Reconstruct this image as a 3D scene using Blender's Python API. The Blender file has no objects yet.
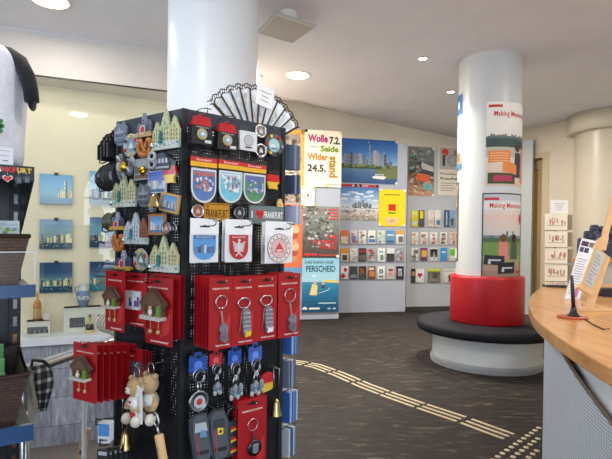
import bpy, math, random
from mathutils import Vector, Matrix
PI = math.pi
scene = bpy.context.scene
COL = scene.collection
rnd = random.Random(7)

# ------------------------------------------------------------------ camera
F = 480.0
CAM = Vector((0, 0, 1.4))
PITCH = math.radians(-0.45)
ROLL = math.radians(-0.78)
PCX, PCY = 306.0, 241.8        # the frame is a crop: optical axis a little below its middle
cd = bpy.data.cameras.new('camera'); cam = bpy.data.objects.new('camera', cd); COL.objects.link(cam)
cd.sensor_width = 36; cd.lens = F / 612 * 36; cd.clip_start = 0.02; cd.shift_y = (PCY - 229.5) / 612
RM = Matrix.Rotation(PI / 2 + PITCH, 3, 'X') @ Matrix.Rotation(-ROLL, 3, 'Z')
cam.matrix_world = Matrix.Translation(CAM) @ RM.to_4x4()
scene.camera = cam

def ray(px, py):
    return RM @ Vector(((px - 306) / F, -(py - PCY) / F, -1))
def at_y(px, py, y):
    d = ray(px, py); return CAM + d * (y / d.y)
def at_z(px, py, z):
    d = ray(px, py); return CAM + d * ((z - CAM.z) / d.z)

# ------------------------------------------------------------------ colour and materials
def lin(c):
    return tuple(((x / 255) / 12.92 if x / 255 <= 0.04045 else ((x / 255 + 0.055) / 1.055) ** 2.4) for x in c)

def mat(name, rough=0.6, metallic=0.0, noise=0.0, nscale=30.0, bump=0.0, bscale=200.0, spec=0.5, coat=0.0, sheen=0.0, trans=0.0, ior=1.45):
    m = bpy.data.materials.new(name); m.use_nodes = True
    nt = m.node_tree; b = nt.nodes['Principled BSDF']
    at = nt.nodes.new('ShaderNodeAttribute'); at.attribute_name = 'Col'
    col = at.outputs['Color']
    tc = nt.nodes.new('ShaderNodeTexCoord')
    if noise:
        n = nt.nodes.new('ShaderNodeTexNoise'); n.inputs['Scale'].default_value = nscale; n.inputs['Detail'].default_value = 4
        nt.links.new(tc.outputs['Object'], n.inputs['Vector'])
        mr = nt.nodes.new('ShaderNodeMapRange'); mr.inputs['From Min'].default_value = 0.3; mr.inputs['From Max'].default_value = 0.7
        mr.inputs['To Min'].default_value = 1 - noise; mr.inputs['To Max'].default_value = 1 + noise
        nt.links.new(n.outputs['Fac'], mr.inputs['Value'])
        mx = nt.nodes.new('ShaderNodeVectorMath'); mx.operation = 'SCALE'
        nt.links.new(col, mx.inputs[0]); nt.links.new(mr.outputs['Result'], mx.inputs['Scale'])
        col = mx.outputs['Vector']
    nt.links.new(col, b.inputs['Base Color'])
    b.inputs['Roughness'].default_value = rough; b.inputs['Metallic'].default_value = metallic
    b.inputs['Specular IOR Level'].default_value = spec
    b.inputs['Coat Weight'].default_value = coat
    b.inputs['Sheen Weight'].default_value = sheen
    b.inputs['Transmission Weight'].default_value = trans; b.inputs['IOR'].default_value = ior
    if bump:
        n2 = nt.nodes.new('ShaderNodeTexNoise'); n2.inputs['Scale'].default_value = bscale; n2.inputs['Detail'].default_value = 3
        nt.links.new(tc.outputs['Object'], n2.inputs['Vector'])
        bp = nt.nodes.new('ShaderNodeBump'); bp.inputs['Strength'].default_value = bump; bp.inputs['Distance'].default_value = 0.01
        nt.links.new(n2.outputs['Fac'], bp.inputs['Height']); nt.links.new(bp.outputs['Normal'], b.inputs['Normal'])
    return m

M = dict(
    paper=mat('printed_paper', 0.55, noise=0.03, nscale=12, spec=0.35),
    art=mat('photo_print', 0.45, noise=0.22, nscale=26, spec=0.35),
    card=mat('coated_card', 0.38, noise=0.04, nscale=40, spec=0.5),
    plastic=mat('moulded_plastic', 0.35, noise=0.03, nscale=20),
    gloss=mat('glossy_plastic', 0.15, noise=0.02, nscale=20, coat=0.3),
    resin=mat('painted_resin', 0.42, noise=0.22, nscale=160, bump=0.35, bscale=420),
    steel=mat('polished_steel', 0.25, 1.0, noise=0.05, nscale=60),
    pewter=mat('cast_pewter', 0.4, 0.35, noise=0.25, nscale=180, bump=0.4, bscale=500),
    black=mat('black_powder_coat', 0.42, noise=0.08, nscale=60, bump=0.05, bscale=600),
    paint=mat('wall_paint', 0.75, noise=0.025, nscale=3, bump=0.03, bscale=120, spec=0.3),
    satin=mat('satin_paint', 0.32, noise=0.02, nscale=4, spec=0.5),
    cloth=mat('woven_cloth', 0.9, noise=0.06, nscale=60, bump=0.2, bscale=500, sheen=0.2),
    leather=mat('leatherette', 0.38, noise=0.05, nscale=25, bump=0.08, bscale=260),
    vinyl=mat('matt_vinyl', 0.7, noise=0.05, nscale=30, spec=0.25),
    plush=mat('plush_fur', 0.95, noise=0.15, nscale=300, bump=0.5, bscale=900, sheen=0.4),
    pine=mat('pale_pine', 0.5, noise=0.1, nscale=18, spec=0.35),
    ceramic=mat('glazed_ceramic', 0.12, noise=0.03, nscale=30, coat=0.5),
)

def nodes(name):
    m = bpy.data.materials.new(name); m.use_nodes = True
    return m, m.node_tree, m.node_tree.nodes['Principled BSDF']

def make_special():
    # thin clear sheets: see-through with a mirror reflection that grows towards grazing angles
    for nm, key, tint, base, rough in (('clear_glass', 'glass', (0.95, 0.975, 0.955), 0.075, 0.015), ('clear_acrylic', 'acrylic', (0.975, 0.98, 0.985), 0.05, 0.12)):
        m, nt, b = nodes(nm); nt.nodes.remove(b); out = nt.nodes['Material Output']
        t = nt.nodes.new('ShaderNodeBsdfTransparent'); t.inputs['Color'].default_value = (*tint, 1)
        g = nt.nodes.new('ShaderNodeBsdfGlossy'); g.inputs['Roughness'].default_value = rough
        lw_ = nt.nodes.new('ShaderNodeLayerWeight'); lw_.inputs['Blend'].default_value = 0.5
        pw = nt.nodes.new('ShaderNodeMath'); pw.operation = 'POWER'; pw.inputs[1].default_value = 5; nt.links.new(lw_.outputs['Facing'], pw.inputs[0])
        ma = nt.nodes.new('ShaderNodeMath'); ma.operation = 'MULTIPLY_ADD'; ma.inputs[1].default_value = 0.85; ma.inputs[2].default_value = base; nt.links.new(pw.outputs[0], ma.inputs[0])
        mx = nt.nodes.new('ShaderNodeMixShader')
        nt.links.new(ma.outputs[0], mx.inputs[0]); nt.links.new(t.outputs[0], mx.inputs[1]); nt.links.new(g.outputs[0], mx.inputs[2])
        nt.links.new(mx.outputs[0], out.inputs['Surface']); M[key] = m
    # slate floor
    m, nt, b = nodes('slate_floor'); L = nt.links
    tc = nt.nodes.new('ShaderNodeTexCoord')
    mp = nt.nodes.new('ShaderNodeMapping'); mp.inputs['Rotation'].default_value = (0, 0, 0.5); mp.inputs['Scale'].default_value = (2.6, 11, 1)
    L.new(tc.outputs['Object'], mp.inputs['Vector'])
    n1 = nt.nodes.new('ShaderNodeTexNoise'); n1.inputs['Scale'].default_value = 1.9; n1.inputs['Detail'].default_value = 12; n1.inputs['Roughness'].default_value = 0.66; n1.inputs['Distortion'].default_value = 0.6
    L.new(mp.outputs[0], n1.inputs['Vector'])
    r1 = nt.nodes.new('ShaderNodeValToRGB'); e = r1.color_ramp.elements
    e[0].position = 0.40; e[0].color = (*lin((33, 28, 25)), 1); e[1].position = 0.57; e[1].color = (*lin((53, 46, 40)), 1)
    x = r1.color_ramp.elements.new(0.67); x.color = (*lin((104, 94, 82)), 1)
    L.new(n1.outputs['Fac'], r1.inputs['Fac'])
    br = nt.nodes.new('ShaderNodeTexBrick'); br.inputs['Scale'].default_value = 1; br.inputs['Brick Width'].default_value = 1.2; br.inputs['Row Height'].default_value = 0.6
    br.inputs['Mortar Size'].default_value = 0.004; br.offset = 0.5
    br.inputs['Color1'].default_value = (1, 1, 1, 1); br.inputs['Color2'].default_value = (0.82, 0.82, 0.82, 1); br.inputs['Mortar'].default_value = (0.5, 0.5, 0.5, 1)
    mp2 = nt.nodes.new('ShaderNodeMapping'); mp2.inputs['Rotation'].default_value = (0, 0, 0.95)
    L.new(tc.outputs['Object'], mp2.inputs['Vector']); L.new(mp2.outputs[0], br.inputs['Vector'])
    mx = nt.nodes.new('ShaderNodeMix'); mx.data_type = 'RGBA'; mx.blend_type = 'MULTIPLY'; mx.inputs['Factor'].default_value = 0.9
    L.new(r1.outputs['Color'], mx.inputs['A']); L.new(br.outputs['Color'], mx.inputs['B']); L.new(mx.outputs['Result'], b.inputs['Base Color'])
    rr = nt.nodes.new('ShaderNodeMapRange'); rr.inputs['To Min'].default_value = 0.5; rr.inputs['To Max'].default_value = 0.75; b.inputs['Specular IOR Level'].default_value = 0.3
    L.new(n1.outputs['Fac'], rr.inputs['Value']); L.new(rr.outputs[0], b.inputs['Roughness'])
    bp = nt.nodes.new('ShaderNodeBump'); bp.inputs['Strength'].default_value = 0.15; bp.inputs['Distance'].default_value = 0.02
    L.new(n1.outputs['Fac'], bp.inputs['Height']); L.new(bp.outputs[0], b.inputs['Normal']); M['slate'] = m
    # streaked marble tiles of the stairwell
    m, nt, b = nodes('streaked_marble_tiles'); L = nt.links
    tc = nt.nodes.new('ShaderNodeTexCoord')
    mp = nt.nodes.new('ShaderNodeMapping'); mp.inputs['Scale'].default_value = (14, 14, 2.6)
    L.new(tc.outputs['Object'], mp.inputs['Vector'])
    n1 = nt.nodes.new('ShaderNodeTexNoise'); n1.inputs['Scale'].default_value = 1.7; n1.inputs['Detail'].default_value = 10; n1.inputs['Roughness'].default_value = 0.7
    L.new(mp.outputs[0], n1.inputs['Vector'])
    r1 = nt.nodes.new('ShaderNodeValToRGB'); e = r1.color_ramp.elements
    e[0].position = 0.34; e[0].color = (*lin((124, 130, 144)), 1); e[1].position = 0.6; e[1].color = (*lin((176, 181, 192)), 1)
    x = r1.color_ramp.elements.new(0.74); x.color = (*lin((240, 242, 246)), 1)
    L.new(n1.outputs['Fac'], r1.inputs['Fac'])
    uv = nt.nodes.new('ShaderNodeUVMap'); uv.uv_map = 'UVMap'
    br = nt.nodes.new('ShaderNodeTexBrick'); br.inputs['Scale'].default_value = 1; br.inputs['Brick Width'].default_value = 0.42; br.inputs['Row Height'].default_value = 0.3
    br.inputs['Mortar Size'].default_value = 0.004; br.inputs['Color1'].default_value = (1, 1, 1, 1); br.inputs['Color2'].default_value = (0.8, 0.8, 0.82, 1); br.inputs['Mortar'].default_value = (0.45, 0.45, 0.46, 1)
    L.new(uv.outputs[0], br.inputs['Vector'])
    mx = nt.nodes.new('ShaderNodeMix'); mx.data_type = 'RGBA'; mx.blend_type = 'MULTIPLY'; mx.inputs['Factor'].default_value = 1
    L.new(r1.outputs['Color'], mx.inputs['A']); L.new(br.outputs['Color'], mx.inputs['B']); L.new(mx.outputs['Result'], b.inputs['Base Color'])
    b.inputs['Roughness'].default_value = 0.3; M['marble'] = m
    # beech counter top
    m, nt, b = nodes('beech_counter_wood'); L = nt.links
    tc = nt.nodes.new('ShaderNodeTexCoord')
    mp = nt.nodes.new('ShaderNodeMapping'); mp.inputs['Scale'].default_value = (12, 1.2, 12)
    L.new(tc.outputs['Object'], mp.inputs['Vector'])
    n1 = nt.nodes.new('ShaderNodeTexNoise'); n1.inputs['Scale'].default_value = 3; n1.inputs['Detail'].default_value = 6; n1.inputs['Distortion'].default_value = 0.4
    L.new(mp.outputs[0], n1.inputs['Vector'])
    r1 = nt.nodes.new('ShaderNodeValToRGB'); e = r1.color_ramp.elements
    e[0].position = 0.3; e[0].color = (*lin((186, 128, 72)), 1); e[1].position = 0.7; e[1].color = (*lin((218, 164, 104)), 1)
    L.new(n1.outputs['Fac'], r1.inputs['Fac']); L.new(r1.outputs['Color'], b.inputs['Base Color'])
    b.inputs['Roughness'].default_value = 0.28; b.inputs['Coat Weight'].default_value = 0.2; M['beech'] = m
    # perforated sheet of the counter front (round holes through the sheet, in UV metres)
    m, nt, b = nodes('perforated_sheet'); L = nt.links
    b.inputs['Base Color'].default_value = (*lin((204, 214, 228)), 1); b.inputs['Roughness'].default_value = 0.42; b.inputs['Metallic'].default_value = 0.1
    uv = nt.nodes.new('ShaderNodeUVMap'); uv.uv_map = 'UVMap'
    sc = nt.nodes.new('ShaderNodeVectorMath'); sc.operation = 'SCALE'; sc.inputs['Scale'].default_value = 1 / 0.0125
    L.new(uv.outputs[0], sc.inputs[0])
    fr = nt.nodes.new('ShaderNodeVectorMath'); fr.operation = 'FRACTION'; L.new(sc.outputs[0], fr.inputs[0])
    sb = nt.nodes.new('ShaderNodeVectorMath'); sb.operation = 'SUBTRACT'; sb.inputs[1].default_value = (0.5, 0.5, 0); L.new(fr.outputs[0], sb.inputs[0])
    ln = nt.nodes.new('ShaderNodeVectorMath'); ln.operation = 'LENGTH'; L.new(sb.outputs[0], ln.inputs[0])
    lt = nt.nodes.new('ShaderNodeMath'); lt.operation = 'GREATER_THAN'; lt.inputs[1].default_value = 0.25; L.new(ln.outputs['Value'], lt.inputs[0])
    L.new(lt.outputs[0], b.inputs['Alpha']); M['perf'] = m
    # woven basket
    m, nt, b = nodes('woven_basket'); L = nt.links
    at = nt.nodes.new('ShaderNodeAttribute'); at.attribute_name = 'Col'
    uv = nt.nodes.new('ShaderNodeUVMap'); uv.uv_map = 'UVMap'
    ck = nt.nodes.new('ShaderNodeTexBrick'); ck.inputs['Scale'].default_value = 1; ck.inputs['Brick Width'].default_value = 0.024; ck.inputs['Row Height'].default_value = 0.009
    ck.inputs['Mortar Size'].default_value = 0.0012; ck.inputs['Color1'].default_value = (1, 1, 1, 1); ck.inputs['Color2'].default_value = (0.68, 0.66, 0.64, 1); ck.inputs['Mortar'].default_value = (0.4, 0.37, 0.35, 1)
    L.new(uv.outputs[0], ck.inputs['Vector'])
    mx = nt.nodes.new('ShaderNodeMix'); mx.data_type = 'RGBA'; mx.blend_type = 'MULTIPLY'; mx.inputs['Factor'].default_value = 1
    L.new(at.outputs['Color'], mx.inputs['A']); L.new(ck.outputs['Color'], mx.inputs['B']); L.new(mx.outputs['Result'], b.inputs['Base Color'])
    bp = nt.nodes.new('ShaderNodeBump'); bp.inputs['Strength'].default_value = 0.6; bp.inputs['Distance'].default_value = 0.004
    L.new(ck.outputs['Color'], bp.inputs['Height']); L.new(bp.outputs[0], b.inputs['Normal'])
    b.inputs['Roughness'].default_value = 0.6; M['weave'] = m
    # lamp diffusers
    for nm, col, s in (('lamp_warm', (255, 226, 178), 9.0), ('lamp_small', (255, 226, 180), 14.0)):
        m, nt, b = nodes(nm); b.inputs['Base Color'].default_value = (0.9, 0.9, 0.85, 1)
        b.inputs['Emission Color'].default_value = (*lin(col), 1); b.inputs['Emission Strength'].default_value = s; M[nm] = m
make_special()

# ------------------------------------------------------------------ mesh builder
class MB:
    def __init__(s): s.v = []; s.f = []; s.c = []; s.s = []; s.uv = {}
    def add(s, vs, fs, col, smooth=False, uvs=None):
        o = len(s.v); s.v += [Vector(p) for p in vs]
        for i, f in enumerate(fs):
            s.f.append([o + k for k in f]); s.c.append(col[i] if isinstance(col, list) else col); s.s.append(smooth)
            if uvs: s.uv[len(s.f) - 1] = [uvs[k] for k in f]
        return s
    def box(s, x0, x1, y0, y1, z0, z1, col):
        vs = [(x, y, z) for z in (z0, z1) for y in (y0, y1) for x in (x0, x1)]
        return s.add(vs, [(0, 2, 3, 1), (4, 5, 7, 6), (0, 1, 5, 4), (1, 3, 7, 5), (3, 2, 6, 7), (2, 0, 4, 6)], col)
    def rbox(s, x0, x1, y0, y1, z0, z1, col, r=0.004, k=3):   # box with rounded corners in xz
        pts = []
        for cx, cz, a0 in ((x1 - r, z1 - r, 0), (x0 + r, z1 - r, 90), (x0 + r, z0 + r, 180), (x1 - r, z0 + r, 270)):
            for i in range(k + 1):
                a = math.radians(a0 + 90 * i / k); pts.append((cx + r * math.cos(a), cz + r * math.sin(a)))
        return s.prism(pts, y0, y1, col)
    def bar(s, a, b, w, h, col, up=(0, 0, 1)):
        a = Vector(a); b = Vector(b); d = (b - a).normalized(); u = Vector(up)
        if abs(d.dot(u)) > 0.99: u = Vector((0, 1, 0))
        x = d.cross(u).normalized(); y = x.cross(d).normalized()
        vs = [p + x * (i * w / 2) + y * (j * h / 2) for p in (a, b) for i, j in ((-1, -1), (1, -1), (1, 1), (-1, 1))]
        return s.add(vs, [(3, 2, 1, 0), (4, 5, 6, 7), (0, 1, 5, 4), (1, 2, 6, 5), (2, 3, 7, 6), (3, 0, 4, 7)], col)
    def prism(s, pts, y0, y1, col, smooth=False):   # pts (x,z) counter-clockwise seen from the front (-y)
        n = len(pts)
        vs = [(x, y0, z) for x, z in pts] + [(x, y1, z) for x, z in pts]
        fs = [tuple(range(n)), tuple(range(2 * n - 1, n - 1, -1))] + [(i + n, (i + 1) % n + n, (i + 1) % n, i) for i in range(n)]
        return s.add(vs, fs, col, smooth)
    def flat(s, pts, y, col):
        return s.add([(x, y, z) for x, z in pts], [tuple(range(len(pts)))], col)
    def rect(s, x0, z0, x1, z1, y, col):
        return s.flat([(x0, z0), (x1, z0), (x1, z1), (x0, z1)], y, col)
    def disc(s, cx, cz, r, y, col, n=20, rz=None):
        rz = rz or r
        return s.flat([(cx + r * math.cos(2 * PI * i / n), cz + rz * math.sin(2 * PI * i / n)) for i in range(n)], y, col)
    def ring(s, cx, cz, r0, r1, y, col, n=28, rz0=None, rz1=None):
        rz0 = rz0 or r0; rz1 = rz1 or r1
        vs = []
        for i in range(n):
            a = 2 * PI * i / n; vs += [(cx + r0 * math.cos(a), y, cz + rz0 * math.sin(a)), (cx + r1 * math.cos(a), y, cz + rz1 * math.sin(a))]
        return s.add(vs, [(2 * i, 2 * i + 1, (2 * i + 3) % (2 * n), (2 * i + 2) % (2 * n)) for i in range(n)], col)
    def grad(s, x0, z0, x1, z1, y, stops, n=14):    # vertical printed gradient, stops bottom to top
        for i in range(n):
            t = (i + .5) / n * (len(stops) - 1); k = min(int(t), len(stops) - 2); q = t - k
            c = tuple(stops[k][j] * (1 - q) + stops[k + 1][j] * q for j in range(3))
            s.rect(x0, z0 + (z1 - z0) * i / n, x1, z0 + (z1 - z0) * (i + 1) / n, y, c)
        return s
    def tube(s, pts, r, col, n=8, closed=False):
        pts = [Vector(p) for p in pts]; k = len(pts); vs = []; fs = []
        rr = r if isinstance(r, (list, tuple)) else [r] * k
        prev = None
        for i, p in enumerate(pts):
            if closed: d = pts[(i + 1) % k] - pts[i - 1]
            else: d = pts[min(i + 1, k - 1)] - pts[max(i - 1, 0)]
            d = d.normalized() if d.length > 1e-9 else Vector((0, 0, 1))
            if prev is None:
                u = Vector((0, 0, 1)) if abs(d.z) < 0.9 else Vector((1, 0, 0))
                x = d.cross(u).normalized()
            else:
                x = (prev - d * prev.dot(d)); x = x.normalized() if x.length > 1e-6 else d.orthogonal().normalized()
            prev = x; y = d.cross(x)
            vs += [p + (x * math.cos(2 * PI * j / n) + y * math.sin(2 * PI * j / n)) * rr[i] for j in range(n)]
        m = k if closed else k - 1
        for i in range(m):
            for j in range(n):
                a = i * n + j; b = i * n + (j + 1) % n; c = ((i + 1) % k) * n + (j + 1) % n; d_ = ((i + 1) % k) * n + j
                fs.append((a, b, c, d_))
        if not closed: fs += [tuple(range(n - 1, -1, -1)), tuple((k - 1) * n + j for j in range(n))]
        return s.add(vs, fs, col, True)
    def lathe(s, prof, col, n=32, c=(0, 0, 0), axis='z', a0=0, a1=360, smooth=True, cap=True):   # prof (r, h)
        vs = []; fs = []; full = abs(a1 - a0) >= 359.9; m = n if full else n + 1; cx, cy, cz = c
        for r, h in prof:
            for j in range(m):
                a = math.radians(a0 + (a1 - a0) * j / n)
                if axis == 'z': vs.append((cx + r * math.cos(a), cy + r * math.sin(a), cz + h))
                else: vs.append((cx + r * math.cos(a), cy - h, cz + r * math.sin(a)))
        for i in range(len(prof) - 1):
            for j in range(n):
                k = (j + 1) % m
                fs.append((i * m + j, i * m + k, (i + 1) * m + k, (i + 1) * m + j))
        if cap and full:
            fs += [tuple(range(m - 1, -1, -1)), tuple((len(prof) - 1) * m + j for j in range(m))]
        cols = col
        if isinstance(col, list) and len(col) == len(prof) - 1:
            cols = [c_ for c_ in col for _ in range(n)] + ([col[0], col[-1]] if cap and full else [])
        return s.add(vs, fs, cols, smooth)
    def ball(s, c, r, col, n=12, m=8):
        rx, ry, rz = r if isinstance(r, (tuple, list)) else (r, r, r)
        vs = [(c[0], c[1], c[2] - rz)]; fs = []
        for i in range(1, m):
            b = -PI / 2 + PI * i / m
            for j in range(n):
                a = 2 * PI * j / n; vs.append((c[0] + rx * math.cos(b) * math.cos(a), c[1] + ry * math.cos(b) * math.sin(a), c[2] + rz * math.sin(b)))
        vs.append((c[0], c[1], c[2] + rz)); top = len(vs) - 1
        for j in range(n):
            fs.append((0, 1 + (j + 1) % n, 1 + j)); fs.append((top, 1 + (m - 2) * n + j, 1 + (m - 2) * n + (j + 1) % n))
            for i in range(m - 2):
                a = 1 + i * n + j; b = 1 + i * n + (j + 1) % n; fs.append((a, b, b + n, a + n))
        return s.add(vs, fs, col, True)
    def text(s, t, x, z, w=None, h=None, y=0, col=(0, 0, 0), bold=0.0, align='C', rot=0, sx=1.0):
        """lettering in the xz plane; fitted to height h (capitals) and/or width w"""
        vs, fs, (bx0, bx1, bz0, bz1) = glyphs(t, bold)
        if not vs: return s
        tw, th = bx1 - bx0, bz1 - bz0
        if h and w: ky = h / th; kx = w / tw
        elif h: ky = h / th; kx = ky * sx
        else: kx = w / tw; ky = kx / sx
        ox = {'C': -(bx0 + bx1) / 2, 'L': -bx0, 'R': -bx1}[align]; oz = -(bz0 + bz1) / 2
        c, sn = math.cos(rot), math.sin(rot); out = []
        for a, b in vs:
            p, q = (a + ox) * kx, (b + oz) * ky
            out.append((x + p * c - q * sn, y, z + p * sn + q * c))
        return s.add(out, fs, col)
    def merge(s, o, mtx=None):
        off = len(s.v); s.v += [(mtx @ p if mtx else p.copy()) for p in o.v]
        for i, f in enumerate(o.f):
            s.f.append([off + k for k in f]); s.c.append(o.c[i]); s.s.append(o.s[i])
            if i in o.uv: s.uv[len(s.f) - 1] = o.uv[i]
        return s
    def split_x(s, step):      # slice the flat polygons along x so that they can be bent
        o = MB()
        for i, f in enumerate(s.f):
            P = [s.v[k] for k in f]; lo = min(p.x for p in P); hi = max(p.x for p in P)
            k0, k1 = math.floor(lo / step), math.floor(hi / step)
            if k0 == k1: o.add(P, [tuple(range(len(P)))], s.c[i], s.s[i]); continue
            for k in range(k0, k1 + 1):
                Q = P
                for lim, sg in ((k * step, 1), ((k + 1) * step, -1)):
                    R = []
                    for a, b in zip(Q, Q[1:] + Q[:1]):
                        da, db = (a.x - lim) * sg, (b.x - lim) * sg
                        if da >= 0: R.append(a)
                        if (da > 0 and db < 0) or (da < 0 and db > 0): R.append(a + (b - a) * (da / (da - db)))
                    Q = R
                    if len(Q) < 3: break
                if len(Q) >= 3: o.add(Q, [tuple(range(len(Q)))], s.c[i], s.s[i])
        s.v, s.f, s.c, s.s, s.uv = o.v, o.f, o.c, o.s, {}
        return s
    def map(s, fn): s.v = [Vector(fn(p)) for p in s.v]; return s
    def build(s, name, m, parent=None, world=False, loc=None, rotz=0):
        me = bpy.data.meshes.new(name)
        vs = s.v
        if world and parent is not None:
            inv = parent.matrix_basis.inverted(); vs = [inv @ p for p in vs]
        me.from_pydata([tuple(p) for p in vs], [], s.f)
        ca = me.color_attributes.new('Col', 'FLOAT_COLOR', 'CORNER')
        buf = []
        for i, f in enumerate(s.f):
            c = s.c[i]; buf += [c[0], c[1], c[2], 1.0] * len(f)
        # sRGB tuples 0..255 are stored as linear colour
        for i in range(0, len(buf), 4):
            buf[i], buf[i + 1], buf[i + 2] = lin3(buf[i], buf[i + 1], buf[i + 2])
        ca.data.foreach_set('color', buf)
        me.polygons.foreach_set('use_smooth', s.s)
        if s.uv:
            ul = me.uv_layers.new(name='UVMap'); k = 0
            for i, f in enumerate(s.f):
                q = s.uv.get(i)
                for j in range(len(f)):
                    ul.data[k].uv = q[j] if q else (0, 0); k += 1
        me.update()
        o = bpy.data.objects.new(name, me); COL.objects.link(o)
        me.materials.append(M[m] if isinstance(m, str) else m)
        if parent is not None: o.parent = parent
        if loc is not None: o.matrix_basis = Matrix.Translation(loc) @ Matrix.Rotation(rotz, 4, 'Z')
        return o
_lc = {}
def lin3(a, b, c):
    k = (a, b, c)
    if k not in _lc: _lc[k] = lin((max(0, min(255, a)), max(0, min(255, b)), max(0, min(255, c))))
    return _lc[k]

_gl = {}
def glyphs(t, bold):
    k = (t, bold)
    if k in _gl: return _gl[k]
    cu = bpy.data.curves.new('lettering', 'FONT'); cu.body = t; cu.resolution_u = 2; cu.offset = bold
    o = bpy.data.objects.new('lettering', cu); COL.objects.link(o)
    bpy.context.view_layer.update()
    dg = bpy.context.evaluated_depsgraph_get(); ev = o.evaluated_get(dg); me = ev.to_mesh()
    vs = [(p.co.x, p.co.y) for p in me.vertices]; fs = [tuple(p.vertices) for p in me.polygons]
    # face them towards the viewer (-y): xz plane, counter-clockwise
    ev.to_mesh_clear(); bpy.data.objects.remove(o); bpy.data.curves.remove(cu)
    bb = (min(a for a, b in vs), max(a for a, b in vs), min(b for a, b in vs), max(b for a, b in vs)) if vs else (0, 1, 0, 1)
    _gl[k] = (vs, fs, bb); return _gl[k]

def tag(o, label, cat, group=None, kind=None):
    o['label'] = label; o['category'] = cat
    if group: o['group'] = group
    if kind: o['kind'] = kind
    return o
def thing(name, label, cat, loc=(0, 0, 0), rotz=0, group=None):
    o = bpy.data.objects.new(name, None); COL.objects.link(o); o.empty_display_size = 0.05
    o.matrix_basis = Matrix.Translation(Vector(loc)) @ Matrix.Rotation(rotz, 4, 'Z')
    return tag(o, label, cat, group)
def struct(mb, name, m, label=None, parent=None):
    o = mb.build(name, m, parent)
    if parent is None:
        o['kind'] = 'structure'; o['label'] = label or name.replace('_', ' '); o['category'] = name.split('_')[0]
    return o

class Face:                 # a vertical plane: o on the plane, u to the right seen from the front, n towards the viewer
    def __init__(s, o, u):
        s.o = Vector((o[0], o[1], 0)); s.u = Vector((u[0], u[1], 0)).normalized(); s.n = Vector((s.u.y, -s.u.x, 0)); s.rz = math.atan2(s.u.y, s.u.x)
    def hit(s, px, py, off=0):
        d = ray(px, py); t = ((s.o + s.n * off) - CAM).dot(s.n) / d.dot(s.n); p = CAM + d * t
        return (p - s.o).dot(s.u), p.z
    def pos(s, u, z, off=0):
        p = s.o + s.u * u + s.n * off; return Vector((p.x, p.y, z))
    def spot(s, x0, y0, x1, y1, off=0):   # base-centre location, width and height of the thing the photo shows in this box
        xm, ym = (x0 + x1) / 2, (y0 + y1) / 2
        ua, ub = s.hit(x0, ym, off)[0], s.hit(x1, ym, off)[0]; za, zb = s.hit(xm, y1, off)[1], s.hit(xm, y0, off)[1]
        return s.pos((ua + ub) / 2, za, off), abs(ub - ua), zb - za
WIN_E = 48; NICHE_E = 1.8; LAMP_E = 55; SIDE_E = 75; EXPO = 0.36

# ================================================================== THE SETTING
CH = 3.47                       # ceiling height
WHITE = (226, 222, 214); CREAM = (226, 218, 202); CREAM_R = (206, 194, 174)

# left display wall line (with the glass showcase), measured along its foot
A = Vector((-3.6, 4.60, 0)); B = Vector((-1.0, 5.63, 0))
LW = Face(A, B - A); LWL = (B - A).length
def L3(u, z, off=0): return LW.pos(u, z, off)

# floor (with the stairwell opening at the left)
fl = MB()
hole_y = 2.3; hole_x = -1.2
fl.add([(hole_x, -3, 0), (7, -3, 0), (7, 11, 0), (hole_x, 11, 0), (-5, -3, 0), (-5, hole_y, 0), (hole_x, hole_y, 0)],
       [(0, 1, 2, 3), (4, 0, 6, 5)], (90, 80, 70))
struct(fl, 'floor', 'slate', 'dark brown slate floor with pale streaks')
st = MB()
st.box(hole_x, hole_x + 0.02, hole_y, 5.5, -0.8, -0.002, (150, 148, 144))
st.box(-5, hole_x, hole_y - 0.02, hole_y, -0.8, -0.002, (150, 148, 144))
st.box(-5, hole_x, hole_y - 0.02, 6.2, -0.82, -0.8, (104, 98, 96))
struct(st, 'floor_lower', 'paint', 'grey lower landing of the stairwell')

# ceiling: level part, plus the strip that rises to the back wall
BA = Vector((-1.0, 8.22, 0)); BB = Vector((3.3, 10.03, 0))
def back_top(x): return max(3.47, 3.81 - 0.0955 * (x + 0.1))
fold = [(-1.0, 7.0), (-0.1, 7.2), (1.8, 7.8), (2.6, 8.4), (3.3, 10.03)]
ce = MB()
CC = (234, 232, 238)
ce.add([(x, y, CH) for x, y in [(-5, -3), (7, -3), (7, 10.03), (3.3, 10.03), (2.6, 8.4), (1.8, 7.8), (-0.1, 7.2), (-1.0, 7.0), (-1.0, 5.63), (-5, 4.0)]], [tuple(range(10))[::-1]], CC)
for (a, b) in zip(fold[:-1], fold[1:]):
    ta = (a[0] + 1.0) / 4.3; tb = (b[0] + 1.0) / 4.3
    pa = BA + (BB - BA) * ta; pb = BA + (BB - BA) * tb
    ce.add([(a[0], a[1], CH), (b[0], b[1], CH), (pb.x, pb.y, back_top(pb.x)), (pa.x, pa.y, back_top(pa.x))], [(0, 3, 2, 1)], CC)
ce.box(-5, 7, -3, 11, 4.2, 4.25, CC)
struct(ce, 'ceiling', 'paint', 'pale mauve grey plaster ceiling')

bw = MB()
n = 12
for i in range(n):
    p = BA + (BB - BA) * (i / n); q = BA + (BB - BA) * ((i + 1) / n)
    bw.add([(p.x, p.y, 0), (q.x, q.y, 0), (q.x, q.y, back_top(q.x)), (p.x, p.y, back_top(p.x))], [(0, 1, 2, 3)], (248, 240, 224))
struct(bw, 'wall_back', 'paint', 'cream wall behind the grey partitions')
sw = MB(); sw.box(-1.02, -1.0, 5.66, 8.3, 0, 4.1, CREAM)
struct(sw, 'wall_corner', 'paint', 'cream wall turning back behind the white column')

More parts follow.
